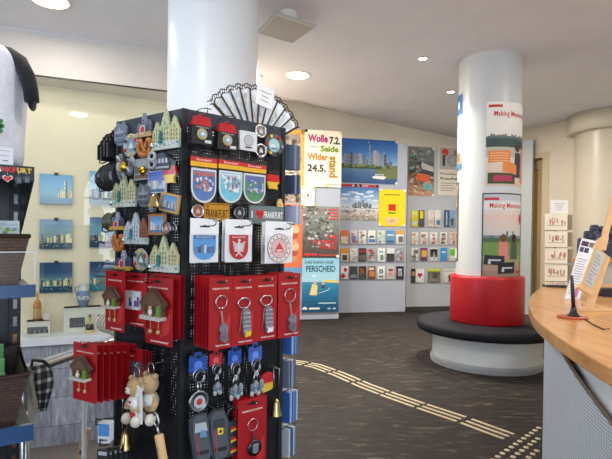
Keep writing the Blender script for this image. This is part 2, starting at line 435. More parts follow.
# right wall with its door opening
RW = Face(BB, (0.46, -0.74)); RWL = 4.0
ud0 = RW.hit(532.0, 220)[0]; ud1 = RW.hit(548.2, 220)[0]
zd = RW.hit(540, 152.5)[1]
ud0 -= 0.55
def R3(u, z, off=0): return RW.pos(u, z, off)
def wall_slab(mb, F_, u0, u1, z0, z1, t, col, front=0.0):
    ps = [F_.pos(u, z, o) for z in (z0, z1) for o in (front, front - t) for u in (u0, u1)]
    # order: z0 front u0,u1 ; z0 back u0,u1 ; z1 front ; z1 back
    mb.add(ps, [(0, 1, 5, 4), (3, 2, 6, 7), (1, 3, 7, 5), (2, 0, 4, 6), (4, 5, 7, 6), (2, 3, 1, 0)], col)
rw = MB()
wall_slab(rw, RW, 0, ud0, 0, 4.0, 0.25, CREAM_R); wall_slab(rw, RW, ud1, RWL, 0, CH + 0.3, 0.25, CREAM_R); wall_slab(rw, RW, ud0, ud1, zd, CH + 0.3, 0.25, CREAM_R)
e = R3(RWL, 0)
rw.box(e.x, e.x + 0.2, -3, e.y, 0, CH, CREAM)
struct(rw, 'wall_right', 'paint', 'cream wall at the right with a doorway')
dr = MB(); OAK = (186, 160, 126)
wall_slab(dr, RW, ud1 - 0.12, ud1, 0, zd, 0.26, (196, 178, 150), 0.012); wall_slab(dr, RW, ud0, ud1 - 0.12, zd - 0.1, zd, 0.26, (196, 178, 150), 0.012)
wall_slab(dr, RW, ud1 - 0.26, ud1 - 0.12, 0, zd - 0.1, 0.12, OAK, -0.10); wall_slab(dr, RW, ud0, ud1 - 0.26, zd - 0.28, zd - 0.1, 0.12, OAK, -0.10)
dframe = struct(dr, 'door_1', 'satin', 'pale wooden double door frame beside the round bench')
dl = MB(); wall_slab(dl, RW, ud0, ud1 - 0.255, 0, 1.55, 0.04, (220, 190, 130), -0.16); wall_slab(dl, RW, ud0, ud1 - 0.255, 1.55, zd - 0.27, 0.04, (238, 196, 112), -0.16)
dl.build('door_leaf', 'satin', dframe)

# left: bulkhead, plinth of marble, ledge, showcase niche, glass
ZG0, ZG1 = 0.33, 3.03
bk = MB(); wall_slab(bk, LW, -1.0, LWL, ZG1, CH, 0.5, (222, 215, 209))
wall_slab(bk, LW, LWL - 0.35, LWL, ZG0, ZG1, 0.5, (232, 230, 220))
struct(bk, 'wall_left', 'paint', 'white bulkhead wall above the glass showcase')
tr = MB(); wall_slab(tr, LW, -1.0, LWL, ZG1 - 0.012, ZG1, 0.02, (40, 42, 44), 0.012)
struct(tr, 'trim_1', 'black', 'thin dark rail along the top of the showcase glass')
mw = MB()
ps = [L3(u, z) for z in (-0.8, 0.27) for u in (-1.0, LWL)]
mw.add(ps, [(0, 1, 3, 2)], (120, 120, 120), uvs=[(-1.0, -0.8), (LWL, -0.8), (-1.0, 0.27), (LWL, 0.27)])
struct(mw, 'wall_marble', 'marble', 'streaked blue grey marble tiles below the showcase')
lg = MB(); wall_slab(lg, LW, -1.0, LWL, 0.26, ZG0, 0.6, (222, 226, 232), 0.05)
struct(lg, 'trim_2', 'satin', 'white ledge under the showcase glass')
# niche back wall, nearer at the left than at the right
nb = MB()
N0, N1 = L3(-1.0, 0, -0.22), L3(LWL, 0, -0.5)
NF = Face(N0, N1 - N0)
nb.add([(N0.x, N0.y, ZG0), (N1.x, N1.y, ZG0), (N1.x, N1.y, ZG1 + .02), (N0.x, N0.y, ZG1 + .02)], [(0, 1, 2, 3)], (240, 230, 204))
struct(nb, 'wall_showcase', 'paint', 'cream back wall inside the glass showcase')
gl = MB(); gl.add([L3(-1.0, ZG0, -0.004), L3(LWL - 0.3, ZG0, -0.004), L3(LWL - 0.3, ZG1, -0.004), L3(-1.0, ZG1, -0.004)], [(0, 1, 2, 3)], (255, 255, 255))
struct(gl, 'window_1', 'glass', 'large clear glass front of the showcase')

# wall behind the camera with three arched windows, and the left end wall
def arch_wall(y, x0, x1, zt, arches, t=0.3):
    mb = MB(); col = (226, 222, 214)
    xs = x0
    for (cx, r, zs, zb) in arches:
        mb.box(xs, cx - r, y - t, y, 0, zt, col); mb.box(cx - r, cx + r, y - t, y, 0, zb, col)
        k = 16
        for i in range(k):
            a, b = PI * i / k, PI * (i + 1) / k
            xa, xb = cx + r * math.cos(a), cx + r * math.cos(b); za, zb_ = zs + r * math.sin(a), zs + r * math.sin(b)
            vs = [(xa, y, za), (xb, y, zb_), (xb, y, zt), (xa, y, zt), (xa, y - t, za), (xb, y - t, zb_), (xb, y - t, zt), (xa, y - t, zt)]
            mb.add(vs, [(0, 1, 2, 3), (7, 6, 5, 4), (4, 5, 1, 0)], col)
        xs = cx + r
    mb.box(xs, x1, y - t, y, 0, zt, col); return mb
ARCH = [(-2.9, 0.95, 2.1, 0.5), (1.05, 1.0, 2.35, 0.5), (3.6, 0.95, 2.1, 0.5)]
WY = -2.2
struct(arch_wall(WY, -5, 7, CH, ARCH), 'wall_front', 'paint', 'white wall with arched windows behind the camera')
for k, (cx, r, zs, zb) in enumerate(ARCH):
    mb = MB(); y = WY - 0.15; c = (236, 236, 232)
    for rr in (r - 0.03, r * 0.55):
        mb.tube([(cx + rr * math.cos(PI * i / 20), y, zs + rr * math.sin(PI * i / 20)) for i in range(21)], 0.03, c, 6)
    for i in range(1, 6):
        a = PI * i / 6; mb.bar((cx + r * .55 * math.cos(a), y, zs + r * .55 * math.sin(a)), (cx + r * math.cos(a), y, zs + r * math.sin(a)), 0.035, 0.035, c)
    mb.bar((cx - r, y, zs), (cx + r, y, zs), 0.05, 0.06, c); mb.bar((cx, y, zb), (cx, y, zs + r * .55), 0.04, 0.05, c)
    for s in (-1, 1): mb.bar((cx + s * (r - .03), y, zb), (cx + s * (r - .03), y, zs), 0.05, 0.06, c)
    mb.bar((cx - r, y, zb + .03), (cx + r, y, zb + .03), 0.05, 0.06, c)
    struct(mb, 'window_%d' % (k + 2), 'satin', 'white arched window frame behind the camera')
lw = MB()
for (ya, yb, za, zb) in ((-3, -1.6, -.8, CH), (2.6, 6, -.8, CH), (-1.6, 2.6, -.8, 0.7), (-1.6, 2.6, 3.2, CH)): lw.box(-5.1, -5, ya, yb, za, zb, WHITE)
wf = MB()  # made-up side window, added to light the ceiling and columns
for y in (-1.6, -.2, 1.2, 2.6): wf.box(-5.09, -5.03, y - .03, y + .03, .7, 3.2, (236, 236, 232))
for z in (.73, 2.3, 3.17): wf.box(-5.09, -5.03, -1.6, 2.6, z - .03, z + .03, (236, 236, 232))
struct(wf, 'window_5', 'satin', 'white shop window frame added in the unseen end wall for light')
struct(lw, 'wall_side', 'paint', 'white end wall of the hall')

# ---- columns
def column(name, label, x, y, r, prof_extra=None, col=WHITE, m='satin'):
    mb = MB(); mb.lathe([(r, 0), (r, CH)], col, 64, (x, y, 0), cap=False)
    if prof_extra: mb.lathe(prof_extra, col, 64, (x, y, 0))
    o = mb.build(name, m); tag(o, label, 'column', kind='structure'); return o
c1 = at_y(213, 100, 4.05)
column('column_white', 'smooth white round column behind the souvenir rack', c1.x, 4.05, 0.372, col=(236, 242, 248))
CY = 5.56; CX = at_y(488.8, 160, CY).x; CR = 0.345
ob = column('column_bench', 'pale grey round column with posters rising from the red and black bench', CX, CY, CR, col=(204, 208, 210))
#rg = MB(); rg.lathe([(CR + .002, 2.42), (CR + .004, 2.425), (CR + .002, 2.43)], (160, 160, 152), 64, (CX, CY, 0), cap=False); 
PX, PY = 4.93, 7.85
column('column_capital', 'cream round pillar with a broad flat ring at the ceiling', PX, PY, 0.50, [(0.50, 3.17), (0.60, 3.17), (0.615, 3.185), (0.615, CH), (0.5, CH)], col=(204, 194, 174))

# ---- round bench at the column
bench = thing('round_bench', 'round bench with black seat and red backrest wrapped around the poster column', 'bench', (CX, CY, 0))
R0 = 0.618
b = MB(); b.lathe([(R0 - .02, 0.075), (R0 - .02, 0.36)], (228, 234, 236), 72, cap=False); b.build('base', 'satin', bench)
b = MB(); b.lathe([(R0 + .0, 0.0), (R0 + .004, 0.05), (R0 - .004, 0.075), (R0 - .03, 0.078)], (160, 164, 170), 72, cap=False); b.build('kick_strip', 'plastic', bench)
SA = [205, 275, 338, 65, 135]
for i in range(5):
    a0 = SA[i]; a1 = SA[(i + 1) % 5]; a1 = a1 if a1 > a0 else a1 + 360
    b = MB(); prof = [(0.40, 0.472), (0.745, 0.472), (0.772, 0.462), (0.783, 0.435), (0.783, 0.40), (0.772, 0.372), (0.745, 0.36), (0.40, 0.36)]
    b.lathe(prof, (30, 31, 37), 24, a0=a0 + .15, a1=a1 - .15, cap=False)
    b.build('seat_cushion', 'vinyl', bench)
b = MB(); prof = [(0.352, 0.473), (0.402, 0.473), (0.407, 0.487), (0.407, 0.97), (0.401, 0.995), (0.384, 1.005), (0.352, 1.005)]
b.lathe(prof, (170, 18, 30), 72, cap=False); b.build('backrest', 'leather', bench)

# ---- ceiling fittings
def downlight(px, py, r, label, pos=None, small=False, k=1.0):
    p = pos or at_z(px, py, CH)
    t = thing('ceiling_downlight', label, 'ceiling light', (p.x, p.y, CH - 0.012))
    b = MB(); b.lathe([(r, 0.012), (r * 1.16, 0.012), (r * 1.16, 0.004), (r * 1.1, 0), (r, 0.002)], (236, 232, 226) if not small else (180, 178, 174), 32, cap=False); b.build('trim_ring', 'steel' if small else 'plastic', t)
    b = MB(); b.lathe([(0.001, 0.003), (r * (0.55 if small else 1.0), 0.004)], (255, 240, 215), 32, cap=False)
    if small: b.lathe([(r * .55, 0.004), (r, 0.0035)], (70, 66, 62), 32, cap=False)
    b.build('diffuser', 'lamp_small' if small else 'lamp_warm', t)
    l = bpy.data.lights.new('lamp', 'AREA'); l.shape = 'DISK'; l.size = r * 1.8; l.energy = LAMP_E * k * (.25 if small else 1); l.color = (1, 0.94, 0.86)
    if small: l.spread = 1.6
    lo = bpy.data.objects.new('lamp', l); COL.objects.link(lo); lo.location = (p.x, p.y, CH - 0.03)
    return t
downlight(298, 75, 0.14, 'large round lit downlight in the ceiling above the posters')
downlight(50, 0, 0.15, 'large round lit downlight in the ceiling above the white shirt', k=.2)
downlight(0, 0, 0.15, 'large round lit downlight mirrored in the showcase glass', Vector((-1.37, 1.79, 0)), k=.4)
downlight(423, 58, 0.045, 'small ceiling spot nearer to the square ceiling panel', small=True)
downlight(451, 91.5, 0.045, 'small ceiling spot just left of the poster column', small=True)
downlight(0, 0, 0.14, 'large round downlight hidden behind the poster column', Vector((2.62, 7.0, 0)), k=1.1)  # added lamp, unseen, brightens the back wall
downlight(0, 0, 0.14, 'large round downlight hidden behind the white column', Vector((-0.75, 6.2, 0)), k=.65)  # second added lamp out of sight, lifts the left posters and wall
for x, y in ((3.3, 3.6), (3.0, 1.6), (1.2, 0.9), (5.0, 5.4)):  # unseen downlights added to brighten the right half of the room
    downlight(0, 0, 0.14, 'large round downlight in the ceiling over the counter side', Vector((x, y, 0)), k=.08 if y > 5 else .4)['group'] = 'added downlights over the counter side'

t = thing('ceiling_panel', 'square white sensor panel tilted under its round ceiling mount', 'ceiling panel', tuple(at_z(288, 12.5, CH)))
zz = CH - 0.15
q = [at_z(*p, zz) for p in ((258, 33), (292.8, 43), (315.7, 27), (276, 14))]
b = MB(); b.add(q + [p + Vector((0, 0, 0.022)) for p in q], [(3, 2, 1, 0), (4, 5, 6, 7), (0, 1, 5, 4), (1, 2, 6, 5), (2, 3, 7, 6), (3, 0, 4, 7)], (176, 176, 170))
b.build('plate', 'satin', t, world=True)
m_ = sum((p for p in q), Vector()) / 4
b = MB()
for i in range(4):
    p0, p1 = q[i], q[(i + 1) % 4]; b.bar(p0 + (m_ - p0) * .03 + Vector((0, 0, .01)), p1 + (m_ - p1) * .03 + Vector((0, 0, .01)), 0.012, 0.03, (214, 214, 208))
b.build('rim', 'satin', t, world=True)
mt = t.location
b = MB(); b.lathe([(0.001, 0), (0.075, 0), (0.08, -0.01), (0.08, -0.055), (0.06, -0.06), (0.001, -.06)], (236, 234, 230), 28); b.build('mount', 'plastic', t)
b = MB(); b.tube([mt + Vector((0, 0, -.05)), mt + Vector((0, 0, -.1)), (m_ * 0.35 + Vector((mt.x, mt.y, zz)) * 0.65) + Vector((0, 0, .02))], 0.022, (190, 190, 186), 10); b.build('joint', 'plastic', t, world=True)

# ---- tactile guide strip and studs on the floor
pts = [(287, 361.5), (300, 363), (316, 366), (338.8, 374.3), (365, 385.8), (391, 395.6), (423.8, 407), (463, 420), (490, 430), (511, 437.5)]
path = [at_z(x, y, 0) for x, y in pts]
gs = thing('tactile_guide_strip', 'cream tactile guide strip of three dashed lines across the slate floor', 'guide strip', tuple(path[0]))
def sample(path, step):
    out = []; 
    for a, b2 in zip(path[:-1], path[1:]):
        L = (b2 - a).length; k = max(1, int(L / step))
        out += [a + (b2 - a) * (i / k) for i in range(k)]
    return out + [path[-1]]
sp = sample(path, 0.015); LTOT = sum((q - p).length for p, q in zip(sp[:-1], sp[1:]))
for off in (-0.068, 0.0, 0.068):
    seg = []
    dist = 0.0; last = None
    for i, p in enumerate(sp):
        d = (sp[min(i + 1, len(sp) - 1)] - sp[max(i - 1, 0)]).normalized(); nrm = Vector((-d.y, d.x, 0))
        w = p + nrm * off
        if last is not None: dist += (p - last).length
        last = p
        if (dist - LTOT) % 0.405 > 0.025: seg.append(w)
        else:
            if len(seg) > 1:
                b = MB(); [b.bar(a + Vector((0, 0, .0025)), c + Vector((0, 0, .0025)), 0.026, 0.005, (206, 190, 156)) for a, c in zip(seg[:-1], seg[1:])]
                b.build('guide_line', 'plastic', gs, world=True)
            seg = []
    if len(seg) > 1:
        b = MB(); [b.bar(a + Vector((0, 0, .0025)), c + Vector((0, 0, .0025)), 0.026, 0.005, (206, 190, 156)) for a, c in zip(seg[:-1], seg[1:])]
        b.build('guide_line', 'plastic', gs, world=True)
# stud field
q0 = at_z(490, 459, 0); q1 = at_z(537, 426.5, 0); du = (q1 - q0).normalized(); dv = Vector((du.y, -du.x, 0))
sf = MB(); pitch = 0.07
for i in range(-6, 14):
    for j in range(0, 6):
        p = q0 + du * (i * pitch) + dv * (j * pitch + .02)
        if p.x > 1.16 + max(0, p.y - 2.45) * .55: continue      # under the counter plinth
        sf.lathe([(0.019, 0), (0.017, 0.003), (0.011, 0.0045), (0.0005, 0.005)], (206, 190, 156), 10, (p.x, p.y, 0), cap=False)
o = sf.build('tactile_stud_field', 'plastic'); tag(o, 'field of round cream tactile studs on the floor by the counter front', 'floor studs', kind='stuff')

# ================================================================== GREY PARTITIONS, POSTERS AND FLYERS
GREY = (172, 178, 190)
def partition(name, label, F_, u0, u1, z0, z1, t=0.05, col=GREY):
    base = F_.pos((u0 + u1) / 2, 0, -t / 2)
    th = thing(name, label, 'partition', base, F_.rz)
    w2 = (u1 - u0) / 2
    b = MB(); b.box(-w2, w2, -t / 2, t / 2, z0, z1, col); b.build('board', 'satin', th)
    b = MB(); b.box(-w2 + .01, w2 - .01, -t / 2 + .012, t / 2, 0.0, z0, (70, 66, 64)); b.build('plinth', 'black', th)
    return th
p2a, p2b = at_z(339.4, 315.6, 0), at_z(405, 314.2, 0)
P2 = Face(p2a, p2b - p2a); P2W = (p2b - p2a).length
p1b = at_z(338.5, 322.3, 0); P1 = Face(p1b, P2.u); 
p3a = at_z(405, 311.0, 0); P3 = Face(p3a, p2b - p2a)
z2 = P2.hit(372, 141.5)[1]; z1_ = P1.hit(335, 131)[1]; z3 = P3.hit(420, 146.5)[1]
TH1 = partition('partition_wall', 'grey partition at the left carrying the large stacked event posters', P1, -1.15, 0, 0.06, z1_)
TH2 = partition('partition_wall', 'grey partition in the middle with the blue skyline poster and three flyer rows', P2, -0.1, P2W, 0.05, z2)
TH3 = partition('partition_wall', 'pale grey partition beside the bench column with four flyer rows', P3, 0.02, 1.35, 0.08, z3, col=(186, 190, 196))
e4 = at_y(532, 290, 8.55); P4 = Face((e4.x - 0.42, 8.95), (0.42, -0.4))
TH4 = partition('partition_wall', 'narrow grey partition edge seen right of the poster column', P4, -.15, 0.55, 0.08, P4.hit(528, 139.5)[1] , 0.07, (170, 176, 176))

def poster(F_, box, label, paint, off=0.006, cat='poster', pins=None, name='poster', m='paper', backing=(240, 238, 232)):
    loc, w, h = F_.spot(*box, off)
    th = thing(name, label, cat, loc, F_.rz)
    b = MB(); b.box(-w / 2, w / 2, 0, 0.004, 0, h, backing); b.build('sheet', 'paper', th)
    b = MB(); paint(b, w, h); b.build('printed_pattern', m, th)
    if pins:
        for (sx, sz, c) in pins:
            b = MB(); x, z = sx * (w / 2 - .02), (h - .02 if sz else .02)
            b.lathe([(0.026, -0.004), (0.026, 0.01), (0.02, 0.014), (0.001, 0.015)], c, 12, (x, 0, z), axis='y')
            b.build('pin', 'plastic', th)
    return th
K = (28, 28, 30); W = (244, 242, 236)

def paint_wolle(b, w, h):
    y = -0.003
    b.rect(-w / 2, 0, w / 2, h, -0.001, (242, 230, 208))
    b.text('Wolle', -w * .15, h * .855, w=w * .55, h=h * .14, y=y, col=(176, 52, 116), bold=.05)
    b.text('7.2.', w * .31, h * .83, w=w * .3, h=h * .14, y=y, col=(74, 66, 66), bold=.045)
    b.rect(-w * .36, h * .695, -w * .12, h * .708, y, (100, 96, 90))
    b.text('Seide', w * .17, h * .68, w=w * .5, h=h * .115, y=y, col=(120, 148, 56), bold=.05)
    b.text('Wider', -w * .15, h * .53, w=w * .56, h=h * .13, y=y, col=(192, 132, 66), bold=.05)
    b.text('stand', w * .28, h * .36, w=h * .38, h=w * .24, y=y, col=(172, 128, 50), bold=.05, rot=-PI / 2)
    b.text('24.5.', -w * .17, h * .33, w=w * .5, h=h * .135, y=y, col=(74, 66, 66), bold=.045)
    for i, z in enumerate((.15, .045)): b.rect(-w * .4 + w * .38 * i, h * z, w * (.02 + .4 * i), h * (z + .012), y, (150, 140, 126))
poster(P1, (304.5, 130.5, 341.5, 187), 'cream event poster in big coloured letters with dates 7.2. and 24.5.', paint_wolle, off=.022, pins=[(-1, 1, K), (1, 1, (230, 220, 150)), (-1, 0, (230, 220, 150)), (.2, 0, (230, 220, 150))])

def paint_bike(b, w, h):
    b.rect(-w / 2, 0, w / 2, h, -0.001, (150, 136, 122)); b.rect(w * .32, h * .1, w / 2, h, -.002, (226, 172, 84)); b.rect(-w / 2, h * .93, w / 2, h, -.002, (226, 172, 84))
    r = random.Random(3)
    for i in range(90):
        x, z = -w * .48 + w * .72 * r.random(), h * r.random() * .88; c = r.choice([(70, 62, 58), (110, 98, 90), (176, 164, 150), (92, 84, 80), (196, 188, 176)])
        b.disc(x + .03, z + .03, w * (.025 + .05 * r.random()), -.003 - i * 6e-5, c, 9, h * (.012 + .035 * r.random()))
    b.rect(-w * .4, h * .42, w * .1, h * .46, -.009, (226, 216, 200)); b.rect(-w * .4, h * .36, 0, h * .39, -.009, (226, 216, 200))
poster(P1, (281, 129, 304.2, 203), 'brown photo poster with an orange right border behind the wire card pockets', paint_bike, off=.006, m='art')

def paint_bird(b, w, h):
    b.rect(-w / 2, 0, w / 2, h, -0.001, (238, 238, 234)); b.ring(0, h * .52, w * .26, w * .31, -.002, (120, 116, 112))
    b.flat([(-w * .05, h * .42), (w * .12, h * .5), (w * .02, h * .66), (-w * .1, h * .56)], -.002, (150, 110, 100)); b.bar((0, -.003, h * .4), (w * .02, -.003, h * .5), .008, .002, (90, 70, 60))
poster(P1, (301.5, 186, 314.5, 206), 'small white notice with a round emblem under the cream letter poster', paint_bird, off=.05, cat='notice', name='notice', pins=[(-1, 1, (230, 220, 150)), (1, 1, (230, 220, 150)), (-1, 0, (230, 220, 150)), (1, 0, (230, 220, 150))])

def paint_orange(b, w, h):
    b.rect(-w / 2, 0, w / 2, h, -.001, (222, 116, 74)); b.rect(-w / 2, 0, w / 2, h * .12, -.002, (110, 150, 190))
    b.text('3', w * .3, h * .93, h=h * .07, y=-.002, col=(240, 220, 200), bold=.02)
    for i in range(7): b.disc(w * .05 + w * .06 * (i % 3), h * (.25 + .08 * i), w * .18, -.0022 - i * 2e-4, [(206, 150, 110), (170, 84, 60), (224, 176, 140)][i % 3], 9)
poster(P1, (279, 204, 303, 276), 'orange poster partly hidden behind the souvenir rack edge', paint_orange, off=.006)

def paint_tunnels(b, w, h):
    b.grad(-w / 2, 0, w / 2, h, -.001, [(86, 66, 64), (96, 96, 92), (124, 128, 122), (140, 140, 136)])
    r = random.Random(8)
    for i in range(110):
        c = r.choice([(70, 74, 72), (150, 152, 148), (108, 112, 108), (128, 120, 114), (88, 86, 84), (196, 196, 190)])
        x, z = -w * .46 + w * .8 * r.random(), h * (.2 + .75 * r.random())
        k = [(x + w * .075 * math.cos(a) * (0.4 + r.random()) * .6, z + h * .035 * math.sin(a) * (0.5 + r.random()) * .7) for a in [PI * j / 4 for j in range(8)]]
        k = [(max(-w * .49, min(w * .49, p)), max(.01, min(h * .99, q))) for p, q in k]
        b.flat(k, -.002 - i * 6e-5, c)
    c = (232, 62, 58); y = -.0095
    b.text('THE', w * .3, h * .4, w=w * .28, h=h * .074, y=y, col=c, bold=.015)
    b.text('TUNNELS', w * .09, h * .305, w=w * .7, h=h * .074, y=y, col=c, bold=.015)
    b.text('WE DIG', w * .2, h * .205, w=w * .46, h=h * .074, y=y, col=c, bold=.015)
    b.rect(-w * .46, h * .04, -w * .1, h * .075, y, c); b.rect(-w * .05, h * .04, w * .46, h * .06, y, (200, 90, 86))
    for i in range(4): b.rect(w * .2, h * (.93 - i * .06), w * .46, h * (.955 - i * .06), y, (214, 84, 78))
poster(P1, (302.5, 206.3, 339, 257.5), 'dark grey poster with red words THE TUNNELS WE DIG', paint_tunnels, off=.022, m='art', pins=[(-1, 1, (230, 220, 150)), (1, 0, (230, 230, 220))])

def paint_sea(b, w, h):
    b.grad(-w / 2, h * .56, w / 2, h, -.001, [(172, 216, 232), (140, 196, 220)], 6)
    b.grad(-w / 2, 0, w / 2, h * .56, -.001, [(30, 74, 108), (38, 108, 150), (60, 144, 180)], 8)
    y = -.002
    b.text('DAS KANN NUR', -w * .04, h * .925, w=w * .78, h=h * .06, y=y, col=(50, 58, 66), bold=.012)
    b.text('PERSCHEID', 0, h * .805, w=w * .8, h=h * .115, y=y, col=(32, 70, 96), bold=.02)
    b.flat([(w * .02, h * .555), (w * .5, h * .54), (w * .5, h * .58), (w * .3, h * .6), (w * .12, h * .6)], y, (222, 204, 120))
    b.disc(-w * .18, h * .67, w * .07, y, (226, 238, 240), 12, h * .018)
    b.flat([(-w * .3, h * .32), (-w * .1, h * .31), (-w * .08, h * .5), (-w * .22, h * .53)], y, (232, 214, 140)); b.disc(-w * .15, h * .55, w * .045, y - .0004, (226, 180, 140), 10)
    b.rect(w * .02, h * .44, w * .12, h * .5, y, (70, 80, 110)); b.disc(w * .07, h * .53, w * .04, y - .0004, (214, 170, 140), 10)
    b.tube([(w * (-.1 + .35 * math.sin(a * .5)), y, h * (.34 + .1 * a / 3)) for a in [0, .7, 1.4, 2.1, 2.8, 3.5]], .005, (190, 220, 230), 4)
    b.rect(-w * .05, h * .155, w * .42, h * .175, y, (200, 220, 228))
    b.flat([(-w * .42 + w * .07 * math.cos(a), h * .05 + h * .05 * math.sin(a)) for a in [PI * i / 8 for i in range(9)]], y, W); b.rect(-w * .3, h * .05, -w * .02, h * .085, y, W)
    for i in range(2): b.rect(w * (.2 + .14 * i), h * .05, w * (.28 + .14 * i), h * .075, y, (200, 220, 230))
poster(P1, (302, 258.3, 338.8, 312), 'light blue sea cartoon poster reading DAS KANN NUR PERSCHEID', paint_sea, off=.022)

def skyline(b, w, h, y, z0, hmax, cols, seed, x0=-.5, x1=.5, n=26, peak=None):
    r = random.Random(seed)
    for i in range(n):
        x = w * (x0 + (x1 - x0) * (i + r.random() * .6) / n); ww = w * (x1 - x0) / n * (.7 + .6 * r.random()); k = hmax * (.3 + .5 * r.random())
        if peak:
            for pc, pw, ph in peak:
                if abs((x / w) - pc) < pw: k = hmax * ph * (.85 + .15 * r.random())
        x = max(-w / 2, min(w / 2 - ww, x))
        b.rect(x, z0, x + ww, z0 + k, y - i * 5e-5, r.choice(cols))
        c2 = r.choice(cols)
        for j in range(3): b.rect(x + ww * .2, z0 + k * (.2 + .25 * j), x + ww * .8, z0 + k * (.26 + .25 * j), y - i * 5e-5 - 2e-5, c2)
def paint_skyline(b, w, h):
    b.grad(-w / 2, h * .38, w / 2, h, -.001, [(150, 190, 220), (92, 150, 204), (54, 112, 184), (40, 92, 168)], 14)
    b.grad(-w / 2, 0, w / 2, h * .33, -.001, [(52, 86, 130), (66, 104, 150), (96, 130, 164)], 8)
    skyline(b, w, h, -.002, h * .36, h * .42, [(92, 104, 124), (124, 136, 152), (168, 172, 178), (70, 80, 100), (150, 156, 164)], 5, n=24, x0=-.46, x1=.4, peak=[(-.02, .035, 1.35), (.08, .06, 1.0), (.22, .05, .85), (-.34, .08, .8), (-.2, .05, .75)])
    b.tube([(-w * .02, -.004, h * .9), (-w * .02, -.004, h * .97)], .006, (200, 200, 200), 4)
    b.rect(-w / 2, h * .33, w / 2, h * .4, -.0045, (66, 84, 54))
    r = random.Random(2)
    for i in range(26): b.disc(-w * .47 + w * .94 * i / 25, h * (.36 + .05 * r.random()), w * .025, -.0048 - i * 1e-5, r.choice([(58, 78, 44), (92, 110, 62), (130, 136, 90)]), 8, h * .035)
    b.flat([(w * .1, h * .2), (w * .32, h * .11), (w / 2, h * .14), (w / 2, h * .42), (w * .38, h * .36), (w * .12, h * .33)], -.0055, (112, 122, 74))
    b.flat([(w * .06, h * .12), (w * .26, h * .1), (w * .3, h * .17), (w * .05, h * .17)], -.006, W); b.rect(w * .1, h * .17, w * .25, h * .22, -.006, (222, 226, 230)); b.rect(w * .11, h * .185, w * .24, h * .205, -.0064, (90, 100, 116))
poster(P2, (341, 139.5, 397.5, 183.5), 'wide blue poster of a skyscraper skyline above a river with a white boat', paint_skyline, pins=[(1, 1, W), (1, 0, W)])

def paint_frankfurt(b, w, h):
    b.grad(-w / 2, 0, w / 2, h * .92, -.001, [(150, 140, 132), (206, 196, 188), (216, 222, 230), (168, 196, 226), (110, 160, 210), (74, 122, 184)], 16)
    b.rect(-w / 2, h * .92, w / 2, h, -.002, (176, 40, 62)); b.text('FRANKFURT', w * .02, h * .96, w=w * .42, h=h * .045, y=-.003, col=W, bold=.015); b.disc(w * .43, h * .96, h * .025, -.003, W, 10)
    r = random.Random(6)
    for i in range(14): b.disc(w * (-.42 + .84 * r.random()), h * (.55 + .28 * r.random()), w * (.06 + .08 * r.random()), -.0012 - i * 2e-5, r.choice([(206, 220, 236), (186, 206, 230), (222, 230, 240)]), 10, h * .03)
    skyline(b, w, h, -.002, h * .34, h * .22, [(90, 100, 120), (130, 140, 156), (110, 116, 130)], 9, n=18, x0=-.2, x1=.3, peak=[(.08, .03, 1.2), (0, .04, .9)])
    for i in range(110): x, z = w * (-.49 + .93 * r.random()), h * (.02 + .34 * r.random()); b.rect(x, z, x + w * .05, z + h * .022, -.003 - i * 1e-5, r.choice([(230, 226, 218), (140, 104, 84), (178, 168, 158), (100, 96, 96), (206, 190, 172), (86, 100, 72)]))
poster(P2, (339.8, 184.3, 378.6, 220.5), 'poster with red FRANKFURT heading over an aerial city view', paint_frankfurt, m='art', pins=[(0.05, 1, K), (.95, 1, K), (-.2, 1, K)])

def paint_yellow(b, w, h):
    b.rect(-w / 2, 0, w / 2, h, -.001, (246, 216, 28)); b.rect(-w * .24, h * .05, w * .24, h * .24, -.002, (236, 206, 150)); b.ring(0, h * .145, w * .05, w * .065, -.003, (206, 120, 70), 14)
    for i in range(2): b.rect(-w * .2, h * (.09 + .06 * i), w * .2, h * (.1 + .06 * i), -.0025, (206, 120, 70))
    b.rect(-w * .14, h * .42, w * .14, h * .6, -.002, (206, 50, 34)); b.rect(-w * .14, h * .34, w * .14, h * .38, -.002, (74, 142, 60)); b.rect(-w * .3, h * .84, w * .3, h * .87, -.002, (150, 120, 40))
poster(P2, (378.8, 189.5, 405.2, 226.3), 'bright yellow poster with a plain red block and green bar', paint_yellow, off=.01, pins=[(-1, 1, W), (1, 1, W), (-1, 0, W), (1, 0, W)])

def paint_cars(b, w, h):
    b.grad(-w / 2, 0, w / 2, h, -.001, [(196, 150, 118), (150, 120, 104), (60, 58, 56), (110, 118, 116), (130, 126, 118)], 10)
    r = random.Random(4)
    for i in range(60):
        z = r.random(); c = r.choice([(40, 42, 40), (150, 156, 152), (88, 96, 90), (60, 60, 58), (186, 180, 168)] if z > .45 else [(206, 160, 130), (160, 112, 84), (226, 190, 164), (120, 86, 70), (196, 176, 158)])
        x = w * (-.42 + .84 * r.random()); zz_ = h * (.04 + .92 * z); b.flat([(x - w * .07, zz_), (x + w * .07, zz_ - h * .012), (x + w * .06, zz_ + h * .025), (x - w * .06, zz_ + h * .03)], -.002 - i * 3e-5, c)
    b.flat([(-w * .2, h * .32), (w * .3, h * .3), (w * .34, h * .42), (0, h * .47), (-w * .2, h * .42)], -.006, (222, 98, 66)); b.flat([(w * .06, h * .14), (w * .46, h * .12), (w * .44, h * .26), (w * .1, h * .27)], -.006, (120, 170, 168))
    b.flat([(0, h * .56), (w * .48, h * .5), (w * .48, h * .6), (0, h * .7)], -.006, (196, 192, 184)); b.disc(-w * .38, h * .82, w * .1, -.006, (96, 160, 162), 10, h * .03); b.disc(-w * .4, h * .56, w * .08, -.006, (110, 168, 168), 10, h * .03)
poster(P3, (408.3, 147.2, 434, 196), 'photo collage poster with an orange patch on the pale partition', paint_cars, m='art', pins=[(1, 1, W), (1, 0, W)])
